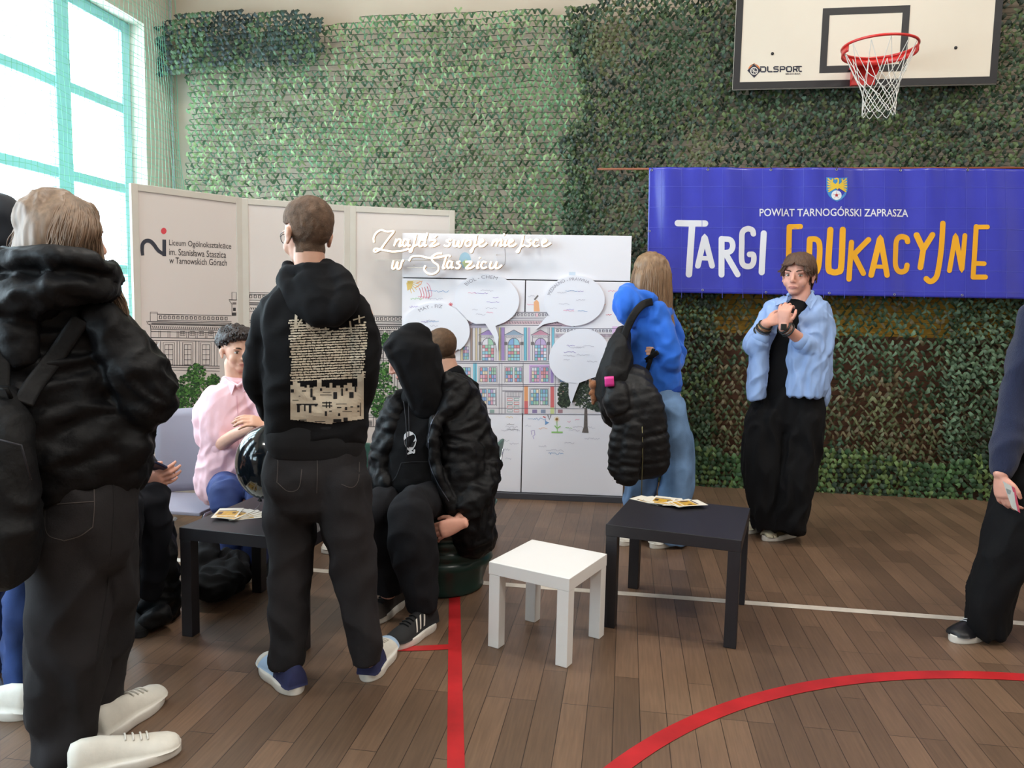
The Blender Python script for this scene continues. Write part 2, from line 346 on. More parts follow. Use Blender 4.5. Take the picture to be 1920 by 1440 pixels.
# ------------------------------------------------------------------ stroke lettering
def spline(pts, n=6):
    P = [Vector((p[0], p[1], 0)) for p in pts]
    if len(P) < 3: return P
    out = []
    for i in range(len(P)-1):
        p0 = P[i-1] if i else P[0]*2-P[1]; p1 = P[i]; p2 = P[i+1]; p3 = P[i+2] if i+2 < len(P) else P[-1]*2-P[-2]
        for k in range(n):
            t = k/n
            out.append(0.5*((2*p1)+(p2-p0)*t+(2*p0-5*p1+4*p2-p3)*t*t+(-p0+3*p1-3*p2+p3)*t**3))
    out.append(P[-1]); return out
def ribbon(pl_, w, caps=True):
    """flat round-capped stroke in 2D -> (V, F)"""
    V = []; F = []; N = len(pl_)
    for i, p in enumerate(pl_):
        a = pl_[max(i-1, 0)]; b = pl_[min(i+1, N-1)]; t = (b-a)
        t = t.normalized() if t.length > 1e-9 else Vector((1, 0, 0)); n = Vector((-t.y, t.x, 0))
        ww = w[i] if isinstance(w, list) else w
        V += [p+n*ww/2, p-n*ww/2]
    F = [(2*i, 2*i+1, 2*i+3, 2*i+2) for i in range(N-1)]
    if caps:
        for e, q in ((0, 1), (N-1, N-2)):
            ww = (w[e] if isinstance(w, list) else w)/2; c = pl_[e]; d = (pl_[e]-pl_[q]).normalized(); n = Vector((-d.y, d.x, 0)); b = len(V)
            V += [c+n*(ww*math.cos(a))+d*(ww*math.sin(a)) for a in np.linspace(0, math.pi, 9)]
            F.append(tuple(range(b, b+9)))
    return V, F
class Art:
    """flat artwork drawn in photo pixels and laid onto a surface of the place"""
    def __init__(s, fn): s.fn = fn; s.L = {}
    def _g(s, m): return s.L.setdefault(m, [[], []])
    def poly(s, pts, m, lift=0):
        g = s._g(m); b = len(g[0]); g[0] += [s.fn(p[0], p[1], lift) for p in pts]; g[1].append(tuple(range(b, b+len(pts)))); return s
    def rect(s, x0, y0, x1, y1, m, lift=0, sl=0.0): return s.poly([(x0, y0), (x0, y1), (x1, y1+sl*(x1-x0)), (x1, y0+sl*(x1-x0))], m, lift)
    def stroke(s, pts, w, m, lift=0, smooth=False, caps=False):
        P = spline(pts) if smooth else [Vector((p[0], p[1], 0)) for p in pts]
        V, F = ribbon(P, w, caps); g = s._g(m); b = len(g[0])
        g[0] += [s.fn(v.x, v.y, lift) for v in V]; g[1] += [tuple(b+i for i in f) for f in F]; return s
    def build(s, name, parent, label=None):
        ms = list(s.L); V = []; F = []; fm = []
        for i, m in enumerate(ms):
            b = len(V); V += s.L[m][0]; F += [tuple(b+j for j in f) for f in s.L[m][1]]; fm += [i]*len(s.L[m][1])
        return mk(name, V, F, ms, parent, fm=fm, label=label)
def text_mesh(body, size, bold=0.0):
    c = bpy.data.curves.new('t', 'FONT'); c.body = body; c.size = size; c.offset = bold; c.resolution_u = 3
    o = bpy.data.objects.new('t', c); col.objects.link(o); dg = bpy.context.evaluated_depsgraph_get(); me = bpy.data.meshes.new_from_object(o.evaluated_get(dg))
    V = [v.co.copy() for v in me.vertices]; F = [tuple(p.vertices) for p in me.polygons]
    bpy.data.objects.remove(o); bpy.data.meshes.remove(me); return V, F
def text_art(art, body, corners, m, bold=0.0, lift=0):
    """corners: px of left-top, right-top, right-bottom, left-bottom of the text's bounding box"""
    V, F = text_mesh(body, 1.0, bold); xs = [v.x for v in V]; ys_ = [v.y for v in V]; a, b, c, d = min(xs), max(xs), min(ys_), max(ys_)
    g = art._g(m); o = len(g[0]); LT, RT, RB, LB = [Vector((p[0], p[1], 0)) for p in corners]
    for v in V:
        u = (v.x-a)/(b-a); w = (v.y-c)/(d-c); p = (LB*(1-u)+RB*u)*(1-w)+(LT*(1-u)+RT*u)*w
        g[0].append(art.fn(p.x, p.y, lift))
    g[1] += [tuple(o+i for i in f) for f in F]
# ------------------------------------------------------------------ tables and stool
def lack(name, label, cat, x, y, rot, S, h, leg, top, m, S2=None, group=None):
    S2 = S2 or S
    c, s_ = math.cos(rot), math.sin(rot); ax = (Vector((c, s_, 0)), Vector((-s_, c, 0)), Vector((0, 0, 1))); O = Vector((x, y, 0))
    t = thing(name, label, cat, O+ax[0]*S/2+ax[1]*S2/2, group)
    MB().box(O+ax[0]*S/2+ax[1]*S2/2+Vector((0, 0, h-top/2)), (S, S2, top), ax=ax).build('tabletop' if 'table' in name else 'seat', m, t, bevel=0.002)
    for i in (0, 1):
        for j in (0, 1):
            p = O+ax[0]*(leg/2+0.001+i*(S-leg-0.002))+ax[1]*(leg/2+0.001+j*(S2-leg-0.002))
            MB().box(p+Vector((0, 0, (h-top)/2)), (leg-0.001, leg-0.001, h-top-0.001), ax=ax).build('leg', m, t, bevel=0.002)
    return t
lack('coffee_table', 'square black table with a fan of flyers, beside the white stool', 'table', -0.059, 3.145, -0.212, 0.55, 0.45, 0.05, 0.05, M_BLACK_LAM)
lack('stool', 'small square white stool in the middle of the floor', 'stool', -0.508, 2.867, -0.379, 0.354, 0.348, 0.05, 0.05, M_WHITE_LAM)
# left table: find its corner from the foot and the front edge direction
LT0 = at_z(335.5, 989, 0.45); LT1 = at_z(502, 1005.6, 0.45); rotL = math.atan2(LT1.y-LT0.y, LT1.x-LT0.x)
LT2 = at_z(493, 928, 0.45)
lack('coffee_table', 'square black table with a fan of flyers, between the standing pupils on the left', 'table', LT0.x, LT0.y, rotL, 0.55, 0.45, 0.05, 0.05, M_BLACK_LAM, S2=0.55 if True else 0.9)
print('left table', LT0, rotL, LT2, math.atan2(LT2.y-LT0.y, LT2.x-LT0.x))

# ------------------------------------------------------------------ flyers
M_PAPER = mat('flyer_paper', rgb(235, 228, 214), 0.35, var=0.03, vs=20)
M_GOLD = mat('flyer_gold', rgb(206, 160, 52), 0.35, var=0.25, vs=60)
M_FL_D = mat('flyer_dark', rgb(84, 62, 44), 0.4, var=0.2, vs=60)
def flyer(c, rot, z, label, group, tilt=0.0, w=0.10, l=0.15):
    t = thing('flyer', label, 'flyer', (c[0], c[1], z), group); t.rotation_euler = (tilt, 0, rot)
    def q(name, x0, y0, x1, y1, zz, m):
        me = MB(); me.b2((x0, y0, zz), (x1, y1, zz+0.0006)); o = mk(name, me.V, me.F, m); o.parent = t; return o
    me = MB(); me.b2((-w/2, -l/2, 0), (w/2, l/2, 0.0012)); o = mk('sheet', me.V, me.F, M_PAPER); o.parent = t
    me = MB(); me.mi = 0; me.b2((-w/2+0.008, -l/2+0.035, 0.0013), (w/2-0.008, l/2-0.05, 0.0016)); me.b2((-w/2+0.02, -l/2+0.008, 0.0013), (w/2-0.008, -l/2+0.028, 0.0016))
    me.mi = 1; me.b2((-w/2+0.008, l/2-0.045, 0.0013), (w/2-0.02, l/2-0.036, 0.0016)); me.b2((-w/2+0.012, -l/2+0.05, 0.0017), (-w/2+0.03, l/2-0.06, 0.0019)); me.b2((w/2-0.03, -l/2+0.06, 0.0017), (w/2-0.016, l/2-0.07, 0.0019))
    o = mk('printed_picture', me.V, me.F, [M_GOLD, M_FL_D], fm=me.M); o.parent = t
    return t
rnd = random.Random(4)
for k, (px, py, a) in enumerate([(1216, 937, 0.95), (1228, 939, 0.7), (1240, 940, 1.15), (1250, 942, 0.35), (1262, 944, 0.05), (1243, 942, -0.25), (1282, 948, -0.9), (1290, 949, -1.15)]):
    p = at_z(px, py, 0.452); flyer((p.x, p.y), a, 0.4505+k*0.0022, 'gold printed flyer in the spread pile on the black table right of the white stool', 'flyers on the right black table')
for k, (px, py, a) in enumerate([(462, 967, -0.95), (458, 966, -0.75), (452, 966, -0.5), (446, 966, -0.3), (440, 967, -0.1), (427, 966, 0.28)]):
    p = at_z(px, py, 0.452); flyer((p.x, p.y), a, 0.4505+k*0.0022, 'gold printed flyer in the fan on the left black table', 'flyers on the left black table')

# ------------------------------------------------------------------ basketball board
bx, by, bz = 0.7105, 5.945, 3.002
t = thing('basketball_backboard', 'white basketball backboard with black border on the back wall', 'backboard', (bx+0.9, by, bz))
MB().b2((bx, by, bz), (bx+1.8, by+0.03, bz+1.05)).build('board', mat('board_white', rgb(222, 212, 196), 0.35, var=0.03, vs=2), t, bevel=0.002)
M_BK = mat('black_border', rgb(32, 31, 34), 0.5, var=0.05)
b = MB()
def frame(b, x0, z0, x1, z1, w, y, w2=0.003):
    b.b2((x0, y-w2, z0), (x1, y, z0+w)); b.b2((x0, y-w2, z1-w), (x1, y, z1)); b.b2((x0, y-w2, z0+w), (x0+w, y, z1-w)); b.b2((x1-w, y-w2, z0+w), (x1, y, z1-w))
frame(b, bx, bz, bx+1.8, bz+1.05, 0.048, by); b.build('border', M_BK, t, label='black border band')
b = MB(); frame(b, bx+0.605, bz+0.10, bx+1.195, bz+0.55, 0.048, by); b.build('target_rectangle', M_BK, t, label='black rectangle above the hoop')
b = MB(); b.tube([(bx-0.002, by+0.01, bz-0.003), (bx+1.802, by+0.01, bz-0.003)], 0.004, 6); b.build('edge_trim', mat('aluminium', rgb(180, 180, 178), 0.35, 0.8), t)
for xx, zz in ((bx+0.27, bz+0.245), (bx+1.515, bz+0.25)):
    MB().ellipsoid((xx, by-0.003, zz), 0.011, 0.004, 0.011).build('bolt', M_BK, t)
for xx in (0.2, 0.75, 1.05, 1.6):
    b = MB(); b.b2((bx+xx-0.02, by+0.03, bz+0.05), (bx+xx+0.02, WALL_B-0.004, bz+0.09)); b.b2((bx+xx-0.02, by+0.03, bz+0.85), (bx+xx+0.02, WALL_B-0.004, bz+0.89)); b.b2((bx+xx-0.02, WALL_B-0.02, bz+0.05), (bx+xx+0.02, WALL_B-0.004, bz+0.89)); b.build('bracket', M_BK, t)
ap = lambda x, y, l=0: at_y(x, y, by-0.0015-l*0.0004)
a = Art(ap); lg = mat('logo_navy', rgb(30, 32, 52), 0.5); lo = mat('logo_orange', rgb(214, 120, 60), 0.5); lw = mat('logo_white', rgb(220, 214, 205), 0.5)
a.poly([(1414, 118.5+12*0)]+[(1414+11*math.cos(q), 131+11*math.sin(q)) for q in np.linspace(math.pi, 2*math.pi, 14)], lo)
a.poly([(1401, 132), (1414, 146), (1427, 132), (1414, 120)], lg, 1)
a.stroke([(1414+6.5*math.cos(q), 133+6.5*math.sin(q)) for q in np.linspace(0, 2*math.pi, 20)], 1.6, lw, 2)
a.stroke([(1408, 133), (1420, 134)], 1.2, lw, 2); a.stroke([(1414, 127), (1413, 140)], 1.2, lw, 2); a.stroke([(1409, 128), (1419, 138)], 1, lw, 2)
# square lettering of the logo
def sq(x, segs, w=2.6):
    for s_ in segs: a.stroke([(x+p[0], 134.5-(x-1426)*0.01+p[1]) for p in s_], w, lg, 1, caps=True)
H = 9
sq(1426, [[(0, -H), (8, -H), (9.5, -H+1.5), (9.5, -1.5), (8, 0), (1.5, 0), (0, -1.5), (0, -H+3)]])
sq(1439.5, [[(0, -H), (0, -1.5), (1.5, 0), (8, 0)]])
sq(1451, [[(8, -H), (1.5, -H), (0, -H+1.5), (0, -5), (8, -4.5), (8, -1.5), (6.5, 0), (0, 0)]])
sq(1463, [[(0, 0), (0, -H), (7, -H), (8.5, -H+1.5), (8.5, -5), (7, -4), (2, -4)]])
sq(1475, [[(1.5, 0), (0, -1.5), (0, -H+1.5), (1.5, -H), (7.5, -H), (9, -H+1.5), (9, -1.5), (7.5, 0), (1.5, 0)]])
sq(1488, [[(0, 0), (0, -H), (5, -H), (6.5, -H+1.5), (6.5, -5), (5, -4), (2, -4)], [(4, -4), (6.5, 0)]])
sq(1497, [[(-3, -H), (5.5, -H)], [(1, -H), (1, -1.5), (2.5, 0), (5.5, 0)]])
text_art(a, 'BIELSKO-BIAŁA', [(1473, 137.0), (1501, 136.6), (1501, 139.8), (1473, 140.2)], lg, 0.01, 1)
a.build('printed_logo', t)
# hoop: a thing of its own
cx, cy, cz = bx+0.9, by-0.15-0.225, bz+0.15
h = thing('basketball_hoop', 'red basketball hoop with a white net', 'hoop', (cx, by, cz))
M_HR = mat('hoop_red', rgb(214, 48, 44), 0.3, coat=0.3, var=0.04)
b = MB(); b.tube([(cx+0.234*math.cos(q), cy+0.234*math.sin(q), cz) for q in np.linspace(0, 2*math.pi, 64, endpoint=False)], 0.009, 10, closed=True)
b.build('rim', M_HR, h, True)
b = MB(); Vv = []
arcq = np.linspace(-0.35, math.pi+0.35, 40)
for q in arcq:
    for zz, rr in ((-0.008, 0.236), (-0.05, 0.236)): Vv.append((cx+rr*math.cos(q), cy+rr*math.sin(q), cz+zz))
b.add(Vv, [(2*i, 2*i+1, 2*i+3, 2*i+2) for i in range(len(arcq)-1)])
o = b.build('rim_skirt', M_HR, h, True); sd = o.modifiers.new('s', 'SOLIDIFY'); sd.thickness = 0.005
b = MB(); b.box((cx, by-0.06, cz-0.03), (0.19, 0.1, 0.012)); b.box((cx, by-0.02, cz-0.075), (0.16, 0.035, 0.15)); 
b.add([(cx-0.08, by-0.02, cz-0.14), (cx-0.08, by-0.15, cz-0.03), (cx-0.08, by-0.02, cz-0.03), (cx-0.075, by-0.02, cz-0.14), (cx-0.075, by-0.15, cz-0.03), (cx-0.075, by-0.02, cz-0.03)], [(0, 1, 2), (5, 4, 3), (0, 3, 4, 1), (1, 4, 5, 2), (2, 5, 3, 0)])
b.add([(cx+0.08, by-0.02, cz-0.14), (cx+0.08, by-0.15, cz-0.03), (cx+0.08, by-0.02, cz-0.03), (cx+0.075, by-0.02, cz-0.14), (cx+0.075, by-0.15, cz-0.03), (cx+0.075, by-0.02, cz-0.03)], [(0, 1, 2), (5, 4, 3), (0, 3, 4, 1), (1, 4, 5, 2), (2, 5, 3, 0)])
b.build('mounting_bracket', M_HR, h)
b = MB(); NS = 12
def hp(i, lv):   # net node positions
    R = [0.228, 0.15, 0.128, 0.115, 0.108, 0.106, 0.106, 0.105]; Z = [-0.012, -0.19, -0.235, -0.28, -0.325, -0.37, -0.41, -0.445]
    q = 2*math.pi*(i+(0.5 if lv % 2 else 0))/NS
    sx = 0.0+0.02*min(lv, 3)/3
    return Vector((cx+sx+R[lv]*math.cos(q)*(1+0.03*math.sin(i*2.1)), cy+R[lv]*math.sin(q), cz+Z[lv]+0.006*math.sin(i*3+lv)))
for lv in range(7):
    for i in range(NS):
        for d in ((0, 1) if lv % 2 else (-1, 0)):
            p = hp(i, lv); q = hp((i+d), lv+1); m_ = (p+q)/2+Vector((0, 0, -0.004)); b.tube([p, m_, q], 0.0026, 5, False)
b.build('hoop_net', mat('net_white', rgb(226, 222, 214), 0.8), h, True, label='white knotted cord net')
# plain sheet of wall seen below the board's right half
# ------------------------------------------------------------------ banner
BY = 5.95
def bwave(x, z):
    return 0.7*(0.018*math.sin(x*7.3+1.2*math.sin(z*3))*(0.4+0.6*abs(math.sin(x*1.1)))+0.010*math.sin(x*17+z*2.5)+0.006*math.sin(x*31+z)*max(0, z-1.9)*1.5-0.008*math.sin(z*6+x*0.7)+0.007*math.sin(x*24+2.2*z))
def bn(x, y, lift=0):
    p = at_y(x, y, BY)
    return Vector((p.x, BY+bwave(p.x, p.z)-0.0035-0.0008*lift, p.z))
ban = thing('banner', 'wide blue banner with white and yellow lettering on the camouflage net', 'banner', (at_y(1570, 560, BY)))
TLx, TRx = at_y(1217, 314, BY), at_y(2100, 317, BY); BLx, BRx = at_y(1213, 548, BY), at_y(2100, 563.5, BY)
Vv = []; NX, NZ = 260, 60
for j in range(NZ+1):
    for i in range(NX+1):
        u, v = i/NX, j/NZ; p = (TLx*(1-u)+TRx*u)*(1-v)+(BLx*(1-u)+BRx*u)*v; Vv.append((p.x, BY+bwave(p.x, p.z), p.z))
Ff = [(j*(NX+1)+i, (j+1)*(NX+1)+i, (j+1)*(NX+1)+i+1, j*(NX+1)+i+1) for j in range(NZ) for i in range(NX)]
o = mk('banner_sheet', Vv, Ff, mat('banner_blue', rgb(60, 64, 180), 0.24, var=0.05, vs=5, spec=0.6), ban, True); sd = o.modifiers.new('s', 'SOLIDIFY'); sd.thickness = 0.0015; sd.offset = 1
a = Art(bn); CRS = mat('fold_highlight_paint', rgb(84, 90, 200), 0.28)  # lighter blue strokes paint the light along the worn fold creases
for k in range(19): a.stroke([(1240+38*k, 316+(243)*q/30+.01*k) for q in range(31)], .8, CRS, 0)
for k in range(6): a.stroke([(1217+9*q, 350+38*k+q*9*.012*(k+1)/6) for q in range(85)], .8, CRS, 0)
a.build('painted_fold_highlights', ban)
a = Art(bn); BWt = mat('banner_white', rgb(228, 226, 232), 0.35); BYl = mat('banner_yellow', rgb(240, 172, 40), 0.35)
def L(pts, m, w, sm=False): a.stroke(pts, w, m, 0, sm, True)
X_ = lambda cx_: 1190+cx_*730/1920
Y_ = lambda cy_: 290+cy_*290/763
def S(pts, m, w, sm=False):
    q = [(X_(p[0]), Y_(p[1])) for p in pts]
    P = spline(q, 8) if sm else []
    if not sm:
        for i in range(len(q)-1):
            for k in range(24): P.append(Vector((q[i][0]+(q[i+1][0]-q[i][0])*k/24, q[i][1]+(q[i+1][1]-q[i][1])*k/24, 0)))
        P.append(Vector((*q[-1], 0)))
    V, F = ribbon(P, w*0.38, True); g = a._g(m); bb = len(g[0]); lf = len(g[1])*0.0
    g[0] += [bn(v.x, v.y, S.l) for v in V]; g[1] += [tuple(bb+i for i in f) for f in F]; S.l = (S.l+0.35) % 3
S.l = 0
S([(212, 338), (347, 340)], BWt, 31); S([(284, 340), (268, 590)], BWt, 32)
S([(312, 548), (345, 403), (382, 548)], BWt, 28); S([(328, 510), (368, 512)], BWt, 22)
S([(428, 416), (428, 592)], BWt, 29); S([(430, 416), (470, 422), (482, 450), (470, 478), (434, 486)], BWt, 27, True); S([(446, 486), (506, 592)], BWt, 28)
S([(586, 390), (580, 372), (555, 366), (530, 385), (527, 440), (526, 520), (540, 548), (570, 550), (586, 530), (586, 495), (566, 492)], BWt, 28, True)
S([(637, 388), (627, 580)], BWt, 30)
S([(764, 356), (760, 560)], BYl, 28); S([(764, 355), (818, 354)], BYl, 26)
S([(864, 418), (860, 588)], BYl, 28); S([(864, 416), (894, 418), (910, 440), (912, 500), (904, 565), (880, 592), (862, 592)], BYl, 27, True)
S([(962, 372), (955, 550), (972, 578), (1000, 578), (1016, 552), (1022, 372)], BYl, 30, True)
S([(1066, 434), (1054, 614)], BYl, 27); S([(1152, 420), (1072, 500)], BYl, 27); S([(1082, 500), (1127, 585)], BYl, 28)
S([(1166, 594), (1208, 408), (1242, 594)], BYl, 28); S([(1186, 552), (1230, 554)], BYl, 20)
S([(1350, 428), (1343, 410), (1315, 404), (1292, 424), (1287, 480), (1286, 540), (1298, 570), (1320, 578), (1342, 568), (1348, 545)], BYl, 27, True)
S([(1392, 396), (1424, 468), (1466, 396)], BYl, 28); S([(1424, 468), (1412, 556)], BYl, 27)
S([(1516, 340), (1510, 470), (1494, 585), (1476, 618), (1456, 625), (1440, 612)], BYl, 27, True)
S([(1552, 572), (1578, 398), (1612, 572), (1624, 400)], BYl, 24)
S([(1680, 356), (1668, 604)], BYl, 25); S([(1680, 358), (1734, 358)], BYl, 23); S([(1672, 536), (1722, 538)], BYl, 23); S([(1670, 604), (1728, 604)], BYl, 25)
a.build('lettering', ban, 'large rounded white and yellow letters')
a = Art(bn)
text_art(a, 'POWIAT TARNOGÓRSKI ZAPRASZA', [(1424.5, 387.5), (1704, 388.5), (1704, 406.5), (1424.5, 405.5)], BWt, 0.012, 1)
a.build('lettering', ban, 'small white capitals')
# the letters' Ó accent raises the box a little; the crest
a = Art(bn); CB = mat('crest_blue', rgb(62, 140, 205), 0.4); CY = mat('crest_yellow', rgb(236, 196, 56), 0.4); CW = mat('crest_white', rgb(232, 236, 240), 0.4); CR = mat('crest_red', rgb(176, 52, 62), 0.4)
a.poly([(1548, 333), (1548, 358), (1552, 368), (1559, 375), (1567.5, 379), (1576, 375), (1584, 367), (1588, 357), (1588, 333), (1568, 335)], CB, 1)
for sgn in (-1, 1):
    c0 = 1568.5
    for (dx0, dy0, dx1, dy1) in [(4, 348, 17, 336), (5, 350, 17.5, 341), (6, 351, 17.5, 346), (6, 352, 17.5, 351), (6, 353, 16.5, 356), (5, 353, 16, 360), (4, 353, 11, 357)]:
        a.stroke([(c0+sgn*dx0, dy0), (c0+sgn*dx1, dy1)], 2.6, CY, 2, caps=True)
    a.stroke([(c0+sgn*2, 351), (c0+sgn*7, 350), (c0+sgn*10, 345), (c0+sgn*9, 337)], 2.6, CY, 3, True, True)
a.stroke([(1564, 336.5), (1568, 335.5), (1570, 338), (1569.5, 347)], 2.6, CY, 3, True, True)
a.poly([(1564, 347), (1566, 354), (1568.5, 357), (1571, 354), (1572, 347), (1569, 342)], CY, 3)
a.poly([(1566.5+9.5*math.cos(q), 367+9*math.sin(q)) for q in np.linspace(0, 2*math.pi, 20, endpoint=False)][::-1], CW, 4)
for k in range(5):
    q = -math.pi/2+k*2*math.pi/5; a.stroke([(1566.5+2*math.cos(q), 367+2*math.sin(q)), (1566.5+7*math.cos(q), 367+7*math.sin(q))], 1.1, mat('crest_pink', rgb(222, 176, 180), 0.4), 5)
a.poly([(1566.5+2.6*math.cos(q), 367+2.6*math.sin(q)) for q in np.linspace(0, 2*math.pi, 10, endpoint=False)][::-1], CR, 6)
a.build('printed_crest', ban, 'small blue crest with yellow eagle and white rose')
M_EY = mat('eyelet', rgb(190, 190, 196), 0.3, 0.9)
eye = [(X_(c), Y_(76)) for c in (84, 360, 671, 992, 1314, 1641)]+[(X_(335), Y_(668)), (X_(648), Y_(679)), (X_(959), Y_(683)), (X_(1280), Y_(690)), (X_(1613), Y_(693)), (X_(73), Y_(376))]
for (ex, ey) in eye:
    c = bn(ex, ey, 2); MB().tube([c+Vector((0.007*math.cos(q), -0.001, 0.007*math.sin(q))) for q in np.linspace(0, 2*math.pi, 14, endpoint=False)], 0.0022, 6, closed=True).build('eyelet', M_EY, ban, True)
rp = MB(); p0 = at_y(1120, 317, BY+0.03); p1 = at_y(2100, 314.5, BY+0.03); rp.tube([p0, p1], 0.008, 8); o = rp.build('banner_rail', mat('rail_wood', rgb(150, 86, 56), 0.6), smooth=True, origin=p0); tag(o, 'thin brown rail the blue banner is tied to', 'rail')
for (ex, ey) in eye[:6]:
    tie = MB(); c = bn(ex, ey, 3); tie.tube([c, c+Vector((0.002, -0.004, 0.014)), c+Vector((0, 0.02, 0.03)), c+Vector((0, 0.05, 0.018))], 0.002, 5); tie.build('cable_tie', M_CORD, ban)
# ------------------------------------------------------------------ folding display panels with the drawing of the school
PP = [Vector((-2.962, 4.206, 0)), Vector((-2.571, 4.801, 0)), Vector((-1.957, 5.181, 0)), Vector((-1.257, 5.429, 0))]
M_PF = mat('panel_frame', rgb(208, 201, 190), 0.45, var=0.03)
M_PB = mat('panel_board', rgb(222, 212, 206), 0.5, var=0.015, vs=1.5)
INK = mat('ink_line', rgb(62, 58, 60), 0.6, var=0.05); INK2 = mat('ink_grey', rgb(120, 114, 112), 0.6, var=0.1, vs=40)
LEAF = [mat('leaf_print_a', rgb(52, 96, 44), 0.6, var=0.3, vs=60), mat('leaf_print_b', rgb(86, 138, 62), 0.6, var=0.3, vs=60), mat('leaf_print_c', rgb(34, 62, 36), 0.6, var=0.3, vs=60)]
LAB = ['white display panel with the lettering of the school and a facade drawing', 'white display panel behind the pupil in the printed black hoodie, middle of the three', 'white display panel partly covered by the white partition, rightmost of the three']
def wgrid(a, x0, y0, x1, y1, nx, ny, lw, m, l=0, cols=None, rng=None, sl=0.0, arch=0.0):
    if cols:
        for j in range(ny):
            for i in range(nx):
                xa = x0+(x1-x0)*i/nx; xb = x0+(x1-x0)*(i+1)/nx; ya = y0+(y1-y0)*j/ny; yb = y0+(y1-y0)*(j+1)/ny
                a.rect(xa, ya+sl*(xa-x0), xb, yb+sl*(xa-x0), rng.choice(cols), l, sl)
    for i in range(nx+1): x = x0+(x1-x0)*i/nx; a.stroke([(x, y0+sl*(x-x0)), (x, y1+sl*(x-x0))], lw, m, l+1)
    for j in range(ny+1): y = y0+(y1-y0)*j/ny; a.stroke([(x0, y), (x1, y+sl*(x1-x0))], lw, m, l+1)
def foliage(a, pts, n, r, seed, l, mats=None):
    rg = random.Random(seed); mats = mats or LEAF
    for k in range(n):
        cx_, cy_, rx, ry = rg.choice(pts); q = rg.uniform(0, 6.28); rr = math.sqrt(rg.random()); x = cx_+rx*rr*math.cos(q); y = cy_+ry*rr*math.sin(q)
        s = r*rg.uniform(.6, 1.4); b = rg.uniform(0, 6.28)
        a.poly([(x+s*math.cos(b+t), y+s*0.8*math.sin(b+t)) for t in (0, -1.3, -2.7, -4.2)], mats[0 if rg.random() < .4 else (1 if rg.random() < .5 else 2)], l+(k % 7)*0.5)
def bal(a, x0, x1, y, h, sl, m=INK, step=8.2, l=1):
    x = x0
    while x < x1:
        yy = y+sl*(x-x0); a.stroke([(x, yy), (x+h*.62, yy), (x+h*.62, yy+h*.8), (x, yy+h*.8), (x, yy-0.4)], 1.5, m, l); x += step
